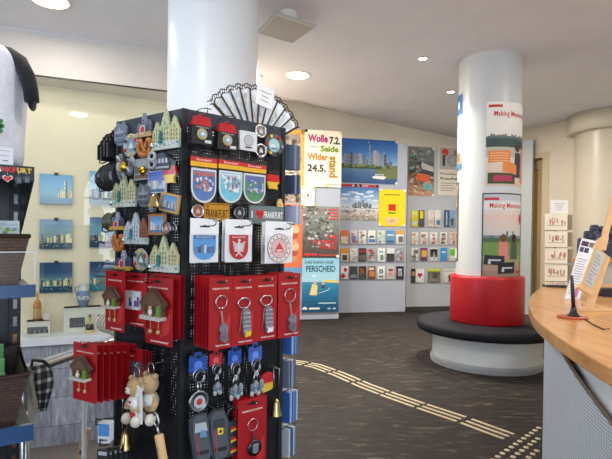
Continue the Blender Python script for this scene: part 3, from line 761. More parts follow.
def paint_kusche(b, w, h):
    b.rect(-w / 2, 0, w / 2, h, -.001, (226, 218, 202)); b.rect(-w * .46, h * .53, w / 2, h * .97, -.0015, (176, 176, 172))
    b.disc(-w * .2, h * .88, w * .16, -.003, (212, 66, 52), 18); b.rect(-w * .32, h * .6, -w * .2, h * .82, -.003, (60, 64, 70)); b.disc(-w * .26, h * .84, w * .05, -.0034, (180, 150, 130), 10)
    b.ring(w * .17, h * .72, w * .22, w * .25, -.003, (96, 98, 100)); b.ring(w * .17, h * .72, w * .12, w * .14, -.003, (96, 98, 100)); b.disc(w * .32, h * .88, w * .1, -.003, (120, 122, 124))
    b.text('Frankfur', w * .0, h * .44, w=w * .8, h=h * .05, y=-.003, col=(40, 58, 74), bold=.01); b.text('Kusche', w * .0, h * .345, w=w * .8, h=h * .06, y=-.003, col=(40, 58, 74), bold=.02)
    for i in range(4): b.rect(-w * .4, h * (.24 - .05 * i), w * (.3 - .1 * (i % 2)), h * (.255 - .05 * i), -.003, (150, 146, 140))
poster(P3, (438.5, 146.6, 459.5, 195.3), 'cream poster with a red disc and bicycle wheels beside the bench column', paint_kusche)

# ---- flyers in clear pockets
def pocket_part(th, F_, u, z, w, h, d=0.035):
    """clear pocket fixed to the partition (a part of it)"""
    b = MB(); x0, x1 = -w / 2 - .006, w / 2 + .006
    b.box(x0, x1, -d, -d + .003, 0, h * .55, (255, 255, 255)); b.box(x0, x1, -d, 0, -.004, 0, (255, 255, 255)); b.box(x0, x0 + .003, -d, 0, 0, h * .5, (255, 255, 255)); b.box(x1 - .003, x1, -d, 0, 0, h * .5, (255, 255, 255))
    mt_ = Matrix.Translation(F_.pos(u, z, 0.0)) @ Matrix.Rotation(F_.rz, 4, 'Z')
    b.v = [mt_ @ p for p in b.v]
    b.build('pocket', 'acrylic', th, world=True)
def flyer(F_, u, z, w, h, label, bg, marks, group, off=0.0015, name='flyer', tk=0.008):
    th = thing(name, label, 'flyer', F_.pos(u, z, off + tk), F_.rz, group)
    b = MB(); b.box(-w / 2, w / 2, 0, tk, 0, h, (236, 234, 230)); b.build('pages', 'paper', th)
    b = MB(); b.rect(-w / 2, 0, w / 2, h, -.0012, bg)
    for (x0, z0, x1, z1, c) in marks:
        if x1 is None: b.disc(x0 * w, z0 * h, z1 * w, -.0026, c, 12)
        else: b.rect(x0 * w, z0 * h, x1 * w, z1 * h, -.0022, c)
    b.build('cover', 'art', th)
    return th
WH = (236, 236, 232)
def mk(seed, pal, n=5):
    r = random.Random(seed); out = []
    for i in range(n):
        z = .05 + .85 * i / n; x = -.45 + .4 * r.random(); out.append((x, z, min(.48, x + .3 + .4 * r.random()), z + .5 / n + .1 * r.random(), r.choice(pal)))
    return out
rows = [
 (230.3, 243.8, [('orange and cream', (226, 196, 160), [(-.5, .55, .5, 1, (226, 120, 60))] + mk(1, [(200, 160, 120), (240, 220, 190)], 3)), ('violet and white', (206, 200, 216), [(-.2, .1, .3, .6, (110, 96, 160))] + mk(2, [(180, 120, 90), (150, 140, 170)], 3)), ('beige portrait', WH, mk(3, [(110, 90, 80), (190, 160, 140)])), ('white and blue', WH, [(-.4, .1, .45, .35, (80, 130, 200)), (-.3, .45, .3, .6, (60, 70, 100))]), ('green and white', (216, 226, 216), mk(4, [(110, 160, 120), (180, 210, 190)], 4)), ('sky blue', (96, 158, 204), [(-.4, .6, .4, .7, WH), (-.5, .1, .5, .25, (50, 100, 150))]), ('white and amber', WH, [(-.5, .7, .5, 1, (226, 170, 70)), (-.2, .1, .4, .55, (96, 100, 110))])]),
 (248.2, 261.5, [('amber and dark', (232, 220, 196), [(-.5, .6, .5, 1, (230, 150, 50)), (-.3, .1, .35, .5, (70, 60, 56))]), ('pale grey', (212, 212, 208), mk(5, [(180, 170, 160), (206, 200, 190)], 4)), ('dark brown', (52, 40, 38), [(-.4, .65, .4, .9, (150, 60, 60)), (-.4, .1, .4, .5, (110, 90, 80))]), ('grey street photo', (170, 170, 168), mk(6, [(90, 90, 96), (206, 200, 196), (180, 60, 60)])), ('white and green', WH, [(-.1, .1, .3, .5, (90, 150, 100)), (-.3, .65, .3, .8, (150, 170, 190))]), ('black and white', (226, 226, 226), [(-.5, 0, .5, .6, (46, 44, 46))]), ('grey and red', (150, 158, 168), [(-.1, .1, .3, .7, (170, 90, 80))] + mk(7, [(206, 206, 210), (90, 100, 120)], 3))]),
 (266.2, 279.2, [('white with red dots', WH, [(.1, .72, None, .26, (214, 40, 40)), (-.2, .25, None, .3, (214, 40, 40))]), ('black and grey', (64, 66, 72), [(-.4, .1, .4, .35, (150, 152, 158))]), ('dark festive', (80, 44, 40), mk(8, [(226, 170, 90), (150, 90, 60), (60, 110, 110)])), ('orange and dark', (110, 70, 50), [(-.3, .2, .4, .6, (216, 130, 60)), (-.4, .7, .3, .9, (226, 200, 180))]), ('white with black drawing', WH, [(0, .6, None, .3, (90, 88, 86)), (0, .6, None, .2, WH), (-.3, .1, .3, .3, (140, 140, 140))]), ('pink portrait', (206, 196, 192), [(0, .45, None, .3, (214, 160, 140)), (-.3, .6, .3, .8, (120, 80, 70))]), ('black with red and cyan', (34, 32, 36), [(-.25, .25, .25, .8, (230, 230, 230)), (-.2, .3, .0, .7, (200, 40, 60)), (.02, .3, .2, .7, (50, 150, 180))])])]
xc = [344.6, 353.6, 362.5, 371.7, 381.2, 390.6, 400.0]
ordn = ['first', 'second', 'third', 'fourth', 'fifth', 'sixth', 'seventh']; rown = ['top', 'middle', 'bottom', 'lowest']
for ri, (ya, yb, items) in enumerate(rows):
    for ci, (desc, bgc, marks) in enumerate(items):
        loc, w_, h_ = P2.spot(xc[ci] - 3.7, ya, xc[ci] + 3.7, yb, .02)
        u, z = P2.hit(xc[ci], (ya + yb) / 2, .02); z = P2.hit(xc[ci], yb, .02)[1]
        pocket_part(TH2, P2, u, z - .004, w_, h_)
        flyer(P2, u, z, w_, h_, '%s flyer, %s in the %s row of the middle partition' % (desc, ordn[ci], rown[ri]), bgc, marks, 'flyers on the middle partition', off=.01)
rows3 = [
 (210.2, 226.8, [(411.2, 418.3, 'yellow brochure left of its twin pocket', (232, 222, 60), [(-.4, .15, .4, .3, WH), (-.4, .75, .4, .9, (250, 244, 160))]), (418.5, 424.6, 'black and yellow brochure', (60, 58, 54), [(-.3, .5, .3, .95, (236, 216, 40))]), (427.5, 434.5, 'cream brochure', (224, 212, 200), [(-.3, .2, .3, .4, (206, 180, 170))]), (434.7, 440.8, 'white brochure with blue foot', (230, 230, 228), [(-.2, .1, .4, .4, (70, 110, 170))]), (443.8, 449.5, 'dark blue brochure with light streaks', (60, 84, 120), [(-.1, .1, .1, .9, (200, 220, 236))]), (449.7, 455.5, 'pale blue brochure', (130, 170, 206), [(-.3, .1, .2, .5, (40, 60, 90))])]),
 (232.2, 244.6, [(411.5, 418.2, 'white flyer with orange flowers', WH, mk(11, [(226, 170, 120), (236, 210, 150)], 4)), (420.5, 428, 'white flyer with pink print', WH, mk(12, [(206, 120, 110), (120, 150, 100), (220, 180, 170)])), (430, 437.5, 'white flyer with red print', WH, mk(13, [(190, 70, 70), (80, 80, 90), (220, 190, 170)])), (440, 447.4, 'white flyer with brown photo', WH, mk(14, [(110, 80, 60), (180, 150, 120)])), (449.8, 456.5, 'cream flyer with red photo', (230, 216, 206), mk(15, [(180, 110, 90), (226, 160, 140)]))]),
 (247.8, 260.8, [(411.2, 418.4, 'white flyer with grey photo', WH, mk(16, [(110, 110, 100), (150, 130, 110)])), (420, 427.6, 'purple and yellow flyer', (130, 70, 110), [(-.3, .3, .4, .8, (230, 180, 60)), (-.4, 0, .4, .2, (90, 50, 90))]), (430, 437.5, 'black and white flyer', (226, 226, 226), [(-.5, .3, .5, .9, (40, 40, 44)), (-.1, .1, .2, .7, (200, 200, 200))]), (440, 447.4, 'bright blue flyer', (50, 150, 214), [(-.3, .6, .3, .75, (200, 230, 246))]), (449.8, 456.5, 'white flyer with green block', WH, [(-.5, .4, .5, .9, (120, 206, 60))])]),
 (268.8, 282.6, [(411, 415.3, 'black brochure', (50, 44, 44), [(-.3, .5, .4, .8, (190, 150, 110))]), (415.5, 424.2, 'white brochure with a red heart', (240, 238, 234), [(-.13, .58, None, .17, (206, 30, 40)), (.13, .58, None, .17, (206, 30, 40)), (-.12, .36, .12, .58, (206, 30, 40))]), (427.2, 440.8, 'green and yellow magazine', (110, 116, 90), [(-.5, .82, .5, 1, (206, 214, 60)), (-.4, .1, .4, .5, (140, 130, 110)), (-.1, .3, .3, .7, (86, 80, 70))]), (443.3, 456.5, 'white brochure with a dark portrait', (226, 222, 216), [(.05, .4, None, .2, (90, 64, 54)), (-.1, .05, .3, .3, (60, 50, 50)), (-.4, .8, .4, .9, (190, 190, 190))])])]
for ri, (ya, yb, items) in enumerate(rows3):
    for (xa, xb, desc, bgc, marks) in items:
        loc, w_, h_ = P3.spot(xa, ya, xb, yb, .02); u, _ = P3.hit((xa + xb) / 2, (ya + yb) / 2, .02); z = P3.hit((xa + xb) / 2, yb, .02)[1]
        pocket_part(TH3, P3, u, z - .004, w_ * .96, h_)
        flyer(P3, u, z, w_ * .94, h_, '%s in the %s row beside the bench column' % (desc, ['top', 'second', 'third', 'lowest'][ri]), bgc, marks, 'flyers on the partition beside the bench', off=.01)

# ---- posters wrapped round the bench column
def wrap_poster(px0, py0, px1, py1, label, paint, a0=None, a1=None, frame=None):
    """paint(b, w, h) in flat coordinates, then bent round the column; angles measured to the right from the side facing the camera"""
    R_ = CR + .004
    th0 = math.atan2(CX, CY)
    def ang(px):
        s_ = (px - 489.4) / 32.2; return math.asin(max(-1, min(1, s_)))
    a0 = ang(px0) if a0 is None else math.radians(a0); a1 = ang(px1) if a1 is None else math.radians(a1)
    am = max(-1.2, min(1.2, (a0 + a1) / 2)); d = CY - R_ * math.cos(am)
    z1 = at_y(490, py0, d).z; z0 = at_y(490, py1, d).z
    w, h = R_ * (a1 - a0), z1 - z0; am = (a0 + a1) / 2
    view = math.atan2(-CX, -CY)      # unused direction keeps the column facing the camera
    fx, fy = -CX / math.hypot(CX, CY), -CY / math.hypot(CX, CY)
    def bend(p):
        a = am + p.x / R_; r = R_ - p.y
        dx, dy = math.sin(a), math.cos(a)
        # right-hand side seen from the camera is the direction (-fy, fx)
        return (CX + r * (fx * dy - fy * dx), CY + r * (fy * dy + fx * dx), z0 + p.z)
    t = thing('column_poster', label, 'poster', bend(Vector((0, 0, 0))))
    b = MB(); N = 24
    for i in range(N): b.box(-w / 2 + w * i / N, -w / 2 + w * (i + 1) / N, -.0005, .002, 0, h, (238, 236, 230))
    b.map(bend); b.build('sheet', 'paper', t, world=True)
    b = MB(); paint(b, w, h, N); b.split_x(w / 40); b.map(bend); b.build('printed_pattern', 'paper', t, world=True)
    if frame:
        b = MB()
        for i in range(N):
            x0, x1 = -w / 2 + w * i / N, -w / 2 + w * (i + 1) / N
            b.box(x0, x1, -.006, 0, 0, .012, frame); b.box(x0, x1, -.006, 0, h - .012, h, frame)
        b.box(-w / 2, -w / 2 + .012, -.006, 0, 0, h, frame); b.box(w / 2 - .012, w / 2, -.006, 0, 0, h, frame)
        b.map(bend); b.build('frame', 'black', t, world=True)
    return t
def crect(b, x0, z0, x1, z1, y, c, N=24, w=1):
    k = max(1, int(abs(x1 - x0) / w * N))
    for i in range(k): b.rect(x0 + (x1 - x0) * i / k, z0, x0 + (x1 - x0) * (i + 1) / k, z1, y, c)
def base_art(b, w, h, seed, stops, y=-.0015):
    for i in range(24):
        x0, x1 = -w / 2 + w * i / 24, -w / 2 + w * (i + 1) / 24; b.grad(x0, 0, x1, h, y, stops, 12)
def paint_mm1(b, w, h, N):
    base_art(b, w, h, 1, [(214, 190, 170), (222, 204, 190), (226, 222, 216), (232, 230, 226), (238, 236, 232)])
    y = -.003
    crect(b, -w * .46, h * .935, -w * .2, h * .965, y, (196, 54, 60), w=w)
    b.text('Making Memories', -w * .36, h * .85, w=w * 1.0 * .78, h=h * .085, y=y, col=(196, 50, 56), bold=.01, align='L')
    crect(b, -w * .5, h * .46, w * .5, h * .585, y, (64, 84, 84), w=w)
    r = random.Random(1)
    for i in range(20): x = -w * .47 + w * .92 * i / 20; crect(b, x, h * .56, x + w * .04, h * (.59 + .03 * r.random()), y - .0002, (96, 112, 110), w=w)
    crect(b, -w * .5, h * .34, w * .5, h * .46, y, (186, 180, 168), w=w)
    b.disc(w * .17, h * .47, w * .085, y - .0012, (70, 54, 44), 16, h * .06); b.flat([(w * .06, h * .1), (w * .34, h * .1), (w * .3, h * .4), (w * .1, h * .4)], y - .001, (60, 64, 76))
    b.disc(w * .36, h * .5, w * .06, y - .0012, (90, 66, 52), 14, h * .05); b.flat([(w * .27, h * .04), (w * .47, h * .04), (w * .45, h * .46), (w * .3, h * .46)], y - .0011, (206, 130, 136))
    b.flat([(-w * .45, h * .27), (-w * .02, h * .29), (-w * .02, h * .42), (-w * .45, h * .41)], y - .0014, (222, 130, 70)); b.flat([(-w * .18, h * .17), (w * .14, h * .13), (w * .14, h * .25), (-w * .18, h * .31)], y - .0016, (226, 138, 76))
    for i in range(4): crect(b, -w * .42, h * (.29 + .03 * i), -w * .06, h * (.3 + .03 * i), y - .0018, (240, 190, 140), w=w)
    crect(b, -w * .46, h * .02, w * .1, h * .15, y - .001, (70, 82, 54), w=w); crect(b, -w * .36, h * .05, w * .02, h * .12, y - .0016, (176, 60, 90), w=w)
wrap_poster(486.5, 103.5, 522.5, 186, 'upper Making Memories poster showing hands with orange cards on the column', paint_mm1, a1=86)
def paint_mm2(b, w, h, N):
    base_art(b, w, h, 2, [(150, 128, 110), (172, 150, 130), (150, 176, 120), (206, 206, 206), (214, 206, 202), (226, 200, 190), (214, 214, 220), (180, 188, 200)])
    y = -.003
    crect(b, -w * .46, h * .915, -w * .18, h * .945, y, (190, 50, 60), w=w); crect(b, -w * .5, h * .8, w * .5, h * .9, y, (226, 224, 222), w=w)
    b.text('Making Memories', -w * .36, h * .845, w=w * .78, h=h * .08, y=y - .001, col=(196, 50, 56), bold=.01, align='L')
    r = random.Random(4)
    for i in range(18): x = -w * .47 + w * .9 * i / 18; crect(b, x, h * .44, x + w * .045, h * (.47 + (.1 * r.random() if 6 < i < 14 else .03)), y, r.choice([(96, 120, 140), (120, 140, 156), (80, 104, 120)]), w=w)
    crect(b, -w * .5, h * .42, w * .5, h * .47, y - .0004, (84, 110, 80), w=w); crect(b, -w * .5, h * .26, w * .5, h * .42, y - .0006, (120, 152, 86), w=w)
    for (x, c, hc) in ((-.08, (222, 136, 128), (120, 76, 52)), (.18, (84, 96, 84), (60, 46, 40))):
        b.disc(w * x, h * .47, w * .065, y - .002, hc, 14, h * .05); b.flat([(w * (x - .1), h * .22), (w * (x + .11), h * .22), (w * (x + .09), h * .43), (w * (x - .08), h * .43)], y - .0016, c)
    b.flat([(-w * .46, h * .16), (-w * .05, h * .15), (-w * .05, h * .26), (-w * .44, h * .27)], y - .0024, (52, 54, 62)); b.flat([(-w * .18, h * .05), (w * .2, h * .06), (w * .2, h * .19), (-w * .18, h * .18)], y - .0028, (44, 46, 54))
    for (x, z) in ((-.25, .2), (.02, .11)): crect(b, w * (x - .12), h * z, w * (x + .12), h * (z + .02), y - .0034, (196, 200, 206), w=w); b.disc(w * (x - .1), h * (z - .02), w * .03, y - .0034, (206, 206, 210), 10, h * .02)
    b.disc(w * .4, h * .7, w * .06, y - .001, (196, 60, 70), 12, h * .06); crect(b, w * .26, h * .05, w * .42, h * .09, y - .001, (196, 60, 70), w=w)
wrap_poster(484, 193.3, 520, 277.5, 'lower black framed Making Memories poster with two people before a skyline', paint_mm2, a1=78, frame=(54, 56, 60))
def paint_c(b, w, h, N):
    base_art(b, w, h, 3, [(150, 140, 126), (206, 206, 204), (206, 208, 212), (198, 200, 206), (214, 214, 214)]); crect(b, -w * .5, h * .73, w * .5, h, -.003, (64, 110, 156), w=w); b.disc(w * .25, h * .86, w * .08, -.005, (206, 220, 236), 14, h * .06)
    crect(b, -w * .5, 0, w * .5, h * .07, -.003, (70, 126, 176), w=w); crect(b, -w * .3, h * .1, w * .4, h * .22, -.003, (140, 118, 92), w=w); b.text('Frankfurt', w * .24, h * .6, w=w * .3, h=h * .04, y=-.004, col=(90, 96, 110))
wrap_poster(459.5, 92.5, 464, 168.5, 'pale poster with blue head on the left flank of the column', paint_c, a0=-112, a1=-56)
def paint_d(b, w, h, N):
    base_art(b, w, h, 4, [(120, 108, 98), (150, 140, 130), (110, 100, 92), (170, 160, 150)])
    r = random.Random(5)
    for i in range(30): x, z = w * (-.48 + .8 * r.random()), h * r.random() * .9; crect(b, x, z, x + w * .12, z + h * .05, -.003 - i * 1e-4, r.choice([(80, 72, 66), (190, 180, 168), (140, 120, 104), (206, 200, 190)]), w=w)
    crect(b, w * .2, h * .04, w * .45, h * .16, -.007, (226, 224, 218), w=w)
wrap_poster(457.5, 181.5, 461, 262, 'brown framed photo poster low on the left flank of the column', paint_d, a0=-118, a1=-66, frame=(70, 66, 62))

# ================================================================== THE SOUVENIR RACK
dN = 1.30
Nn = at_y(183.4, 108.2, dN); ZT = Nn.z
uR = Vector((0.765, 0.643, 0)).normalized(); uL = Vector((0.824, -0.566, 0)).normalized()   # L -> N
FR = Face(Nn, uR); WR = FR.hit(284.7, 128)[0]
FL_ = Face(Nn, uL); WL = -FL_.hit(117.4, 123)[0]
Rr = FR.pos(WR, 0); Ll = FL_.pos(-WL, 0); Bb = Rr + (Ll - Vector((Nn.x, Nn.y, 0)))
FRB = Face(Rr, Vector((-uL.x, -uL.y, 0)))     # hidden right side, outward n away from the left face
FLB = Face(Ll, Vector((-uR.x, -uR.y, 0)))                                        # hidden left side
Nn0 = Vector((Nn.x, Nn.y, 0)); Cc = (Nn0 + Bb) / 2
rack = thing('souvenir_rack', 'tall black perforated metal rack hung with souvenirs in front of the white column', 'display rack', (Cc.x, Cc.y, 0))
BK = (30, 32, 38); ZB = 0.14; ZM = FR.hit(183, 348)[1]
for p in (Nn0, Rr, Bb, Ll):
    q = p + (Cc - p).normalized() * 0.006
    b = MB(); b.bar((q.x, q.y, ZB - .06), (q.x, q.y, ZT), .014, .014, BK, up=(uR.x, uR.y, 0))
    k = 0
    b.build('post', 'black', rack, world=True)
    # slotted strip on the post
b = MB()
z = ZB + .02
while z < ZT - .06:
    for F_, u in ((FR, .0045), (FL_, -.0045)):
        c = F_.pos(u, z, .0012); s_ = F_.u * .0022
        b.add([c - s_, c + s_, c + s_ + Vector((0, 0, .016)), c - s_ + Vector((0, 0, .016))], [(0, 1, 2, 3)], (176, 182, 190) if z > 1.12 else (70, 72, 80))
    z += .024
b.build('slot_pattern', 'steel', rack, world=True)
def panel(F_, u0, u1):
    b = MB(); pitch, wr = 0.0088, 0.0049
    def slab(ua, ub, za, zb):
        ps = [F_.pos(u, z_, o) for z_ in (za, zb) for o in (-.001, -.0026) for u in (ua, ub)]
        b.add(ps, [(0, 1, 5, 4), (3, 2, 6, 7), (1, 3, 7, 5), (2, 0, 4, 6), (4, 5, 7, 6), (2, 3, 1, 0)], BK)
    u = u0
    while u < u1: slab(u, min(u + wr, u1), ZB, ZT - .02); u += pitch
    z_ = ZB
    while z_ < ZT - .02: slab(u0, u1, z_, z_ + wr); z_ += pitch
    b.build('mesh_panel', 'black', rack, world=True)
def rails(F_, u0, u1):
    for (za, zb) in ((ZT - .042, ZT), (ZM - .008, ZM + .008), (ZB - .03, ZB + .01)):
        b = MB()
        ps = [F_.pos(u, z_, o) for z_ in (za, zb) for o in (.001, -.012) for u in (u0, u1)]
        b.add(ps, [(0, 1, 5, 4), (3, 2, 6, 7), (1, 3, 7, 5), (2, 0, 4, 6), (4, 5, 7, 6), (2, 3, 1, 0)], (48, 54, 66) if zb == ZT else BK); b.build('rail', 'black', rack, world=True)
for F_, u0, u1 in ((FR, 0.006, WR - .006), (FL_, -WL + .006, -.006), (FRB, 0.006, WL - .006), (FLB, -WR + .006, -.006)):
    if F_ is FRB: u0, u1 = 0.006, WL - .006
    panel(F_, u0, u1); rails(F_, u0, u1)
b = MB(); b.lathe([(0.001, 0.03), (.22, .03), (.24, .045), (.24, .06), (.03, .075), (.03, ZB)], BK, 36, (0, 0, 0)); b.build('base', 'black', rack)
for k in range(5):
    a = 2 * PI * k / 5; b = MB(); b.lathe([(.001, -.018), (.016, -.016), (.022, 0), (.016, .016), (.001, .018)], (24, 24, 26), 16, axis='y'); 
    b.v = [Matrix.Translation((.19 * math.cos(a), .19 * math.sin(a), .022)) @ Matrix.Rotation(a, 4, 'Z') @ p for p in b.v]; b.build('caster', 'plastic', rack)

nh = 0
def hook(F_, px, py, ln=0.085, col=(40, 42, 46), u=None, z=None, tip=True, r=.0016, tag_=False):
    """wire hook standing out from the mesh with a price tag loop"""
    if u is None: u, z = F_.hit(px, py, ln * .5)
    b = MB(); P = lambda o, du=0, dz=0: F_.pos(u + du, z + dz, o)
    b.tube([P(-.001, 0, .006), P(.002, 0, .006), P(.004), P(ln - .01), P(ln, 0, .004), P(ln + .002, 0, .01)], r, col, 6)
    if tip: b.tube([P(.003, 0, .018), P(ln * .6, 0, .02), P(ln - .004, .004, .016), P(ln + .006, .008, .012), P(ln + .004, -.008, .012), P(ln - .006, -.004, .016)], r * .8, col, 5)
    o = b.build('hook', 'steel' if col[0] > 100 else 'black', rack, world=True); return u, z
def loop_hook(F_, u, z, ln, hgt=.022, wdt=.016):
    b = MB(); P = lambda o, du=0, dz=0: F_.pos(u + du, z + dz, o)
    b.tube([P(0, -wdt / 2, hgt * .8), P(ln * .9, -wdt / 2, hgt), P(ln, 0, hgt * .9), P(ln + .004, 0, -hgt * .2), P(ln * .85, 0, -hgt * .3), P(0, 0, -hgt * .1)], .0026, (28, 28, 30), 6)
    b.build('hook', 'black', rack, world=True)

def item(name, label, cat, F_, box, off=.006, group=None):
    loc, w, h = F_.spot(*box, off); return thing(name, label, cat, loc, F_.rz, group), w, h

# ---------- shapes of the souvenirs (local x right, z up, front -y, back at y = 0)
def gable(cx, z0, w, h, n=4, neck=.16):
    """stepped gable outline (counter-clockwise from bottom left)"""
    L = [(cx - w / 2, z0)]; R = [(cx + w / 2, z0)]
    sh = h * .52
    for i in range(n):
        f0 = w / 2 * (1 - i / n * (1 - neck)); f1 = w / 2 * (1 - (i + 1) / n * (1 - neck))
        za = z0 + sh + (h - sh) * i / n
        R += [(cx + f0, za), (cx + f1, za + (h - sh) * .12)]; L += [(cx - f0, za), (cx - f1, za + (h - sh) * .12)]
    top = [(cx + w / 2 * neck, z0 + h * .96), (cx, z0 + h), (cx - w / 2 * neck, z0 + h * .96)]
    return R + top + L[::-1]
def gabled_magnet(label, F_, box, walls, statue=(40, 130, 140), off=.004, group='gabled house magnets', base=(206, 214, 206)):
    t, w, h = item('house_magnet', label, 'magnet', F_, box, off, group)
    b = MB(); b.rbox(-w / 2, w / 2, -.009, -.001, 0, h * .2, base, .002)
    r = random.Random(len(label)); 
    for i in range(7): b.ball((-w * .45 + w * .9 * i / 6, -.009, h * (.1 + .05 * r.random())), (w * .05, .002, h * .035), r.choice([(206, 206, 190), (150, 170, 180), (196, 180, 130), (120, 160, 160)]), 8, 6)
    b.build('base', 'resin', t)
    for (cx, hh, ww, c) in ((-w * .32, .72, .34, walls[0]), (w * .31, .8, .36, walls[2]), (0, .98, .36, walls[1])):
        b = MB(); z0 = h * .12; b.prism(gable(cx, z0, w * ww, h * hh - z0), -.007 - (.0015 if cx == 0 else 0), 0, c)
        d = tuple(max(0, k - 90) for k in c); y = -.0074 - (.0015 if cx == 0 else 0)
        for j in range(4):
            for k in (-1, 0, 1): b.rect(cx + w * ww * .26 * k - w * .018, z0 + h * hh * (.1 + .13 * j), cx + w * ww * .26 * k + w * .018, z0 + h * hh * (.18 + .13 * j), y, d) if not (j == 3 and k) else None
        b.prism([(cx - w * .02, h * hh * .97), (cx + w * .02, h * hh * .97), (cx, h * hh * 1.02)], -.006, -.002, (60, 130, 130))
        b.build('gable', 'resin', t)
    b = MB(); b.lathe([(w * .06, 0), (w * .05, h * .05), (w * .03, h * .06), (w * .045, h * .16), (w * .03, h * .24), (.0005, h * .27)], statue, 10, (-w * .12, -.014, h * .15)); b.ball((-w * .12, -.014, h * .44), w * .03, statue, 8, 6); b.tube([(-w * .09, -.014, h * .36), (-w * .03, -.015, h * .46)], w * .012, statue, 5)
    b.build('statue', 'resin', t)
    b = MB(); b.lathe([(.0005, 0), (w * .06, .003), (w * .06, .006), (.0005, .008)], (226, 230, 232), 12, (-w * .44, -.009, h * .12), axis='y'); b.build('medallion', 'steel', t)
    return t
CRM = (206, 202, 158)
gabled_magnet('large cream triple gabled house magnet at the top right of the left rack side', FL_, (154, 109.5, 181.5, 149.5), [CRM, (200, 204, 164), (208, 204, 160)])
gabled_magnet('cream triple gabled house magnet at the left edge below the black disc hook', FL_, (113.5, 173, 137.5, 207), [(196, 196, 150), (190, 196, 160), (202, 200, 156)])
gabled_magnet('triple gabled house magnet with white gables and brown right house', FL_, (125.5, 212, 149.5, 244), [(206, 214, 222), (196, 206, 214), (150, 92, 70)], base=(196, 206, 210))
gabled_magnet('cream triple gabled house magnet directly above the red cuckoo house card', FL_, (151.5, 235, 180, 272), [(208, 204, 160), (202, 204, 166), (206, 202, 160)])

def towers(label, box, cols, base, off=.004, group='tower scene magnets'):
    t, w, h = item('tower_magnet', label, 'magnet', FL_, box, off, group)
    b = MB(); b.rbox(-w / 2, w / 2, -.011, 0, 0, h * .2, base, .002); b.build('base', 'resin', t)
    for i, (x, ww, hh) in enumerate(((-.3, .26, .6), (0, .24, 1.0), (.28, .3, .7))):
        c = cols[i]; x0, x1 = (x - ww / 2) * w, (x + ww / 2) * w
        b = MB(); b.prism([(x0, h * .1), (x1, h * .1), (x1, h * hh * .75), (x * w + w * .03, h * hh), (x * w - w * .03, h * hh), (x0, h * hh * .75)], -.007 - .001 * (i == 1), -.0005, c)
        for j in range(4): b.rect(x0 + w * .05, h * hh * (.28 + .12 * j), x1 - w * .05, h * hh * (.33 + .12 * j), -.0084 - .001 * (i == 1), tuple(max(0, k - 70) for k in c))
        b.build('tower', 'resin', t)
    b = MB(); b.disc(0, h * .3, w * .14, -.0122, (206, 60, 60), 14); b.ring(0, h * .3, w * .14, w * .18, -.0122, (226, 226, 226), 14); b.build('emblem', 'resin', t)
    return t
towers('grey cathedral magnet on a sandy base at the rack top', (138, 113.5, 154, 137.5), [(120, 128, 142), (132, 140, 156), (112, 120, 138)], (196, 162, 116))
towers('tower scene magnet with yellow base beside the green wreath', (112.5, 212, 126, 230), [(110, 90, 120), (176, 180, 200), (90, 80, 110)], (214, 170, 60))
towers('tower scene magnet with yellow base between the lower pretzel and colourful plate', (117, 250, 133.5, 270), [(100, 96, 130), (176, 180, 200), (84, 90, 120)], (220, 176, 60))

def plate(label, box, off=.005, group='round view plates', centre=(120, 170, 200)):
    t, w, h = item('plate_magnet', label, 'magnet', FL_, box, off, group); r = min(h / 2, max(w, h * .9) / 2)
    b = MB(); b.lathe([(.0005, .003), (r * .55, .003), (r * .62, .004), (r * .95, .007), (r, .006), (r, .003), (r * .5, 0)], (186, 192, 198), 32, (0, 0, h / 2), axis='y', cap=False); b.build('dish', 'pewter', t)
    b = MB(); b.disc(0, h / 2, r * .54, -.0042, centre, 20); b.flat([(-r * .35, h / 2 - r * .2), (r * .35, h / 2 - r * .25), (r * .2, h / 2 + r * .1), (0, h / 2 + r * .35), (-r * .2, h / 2 + r * .05)], -.0048, (222, 226, 226)); b.build('picture', 'gloss', t)
    cs = [(206, 54, 46), (238, 206, 40), (60, 70, 80), (206, 60, 50), (230, 200, 50), (60, 120, 90)]
    b = MB()
    for i in range(6):
        a = .5 + i * PI / 3; b.prism([(r * .78 * math.cos(a) + r * .17 * math.cos(a + q * PI / 2 + .78), h / 2 + r * .78 * math.sin(a) + r * .17 * math.sin(a + q * PI / 2 + .78)) for q in range(4)], -.0105, -.006, cs[i])
    b.build('rim_shields', 'resin', t); return t
plate('round silver view plate with coloured shields near the rack top', (125, 133, 139.5, 158.5))
plate('round silver view plate with coloured shields just above the red cards', (135, 247.5, 149.5, 272), centre=(110, 140, 120))

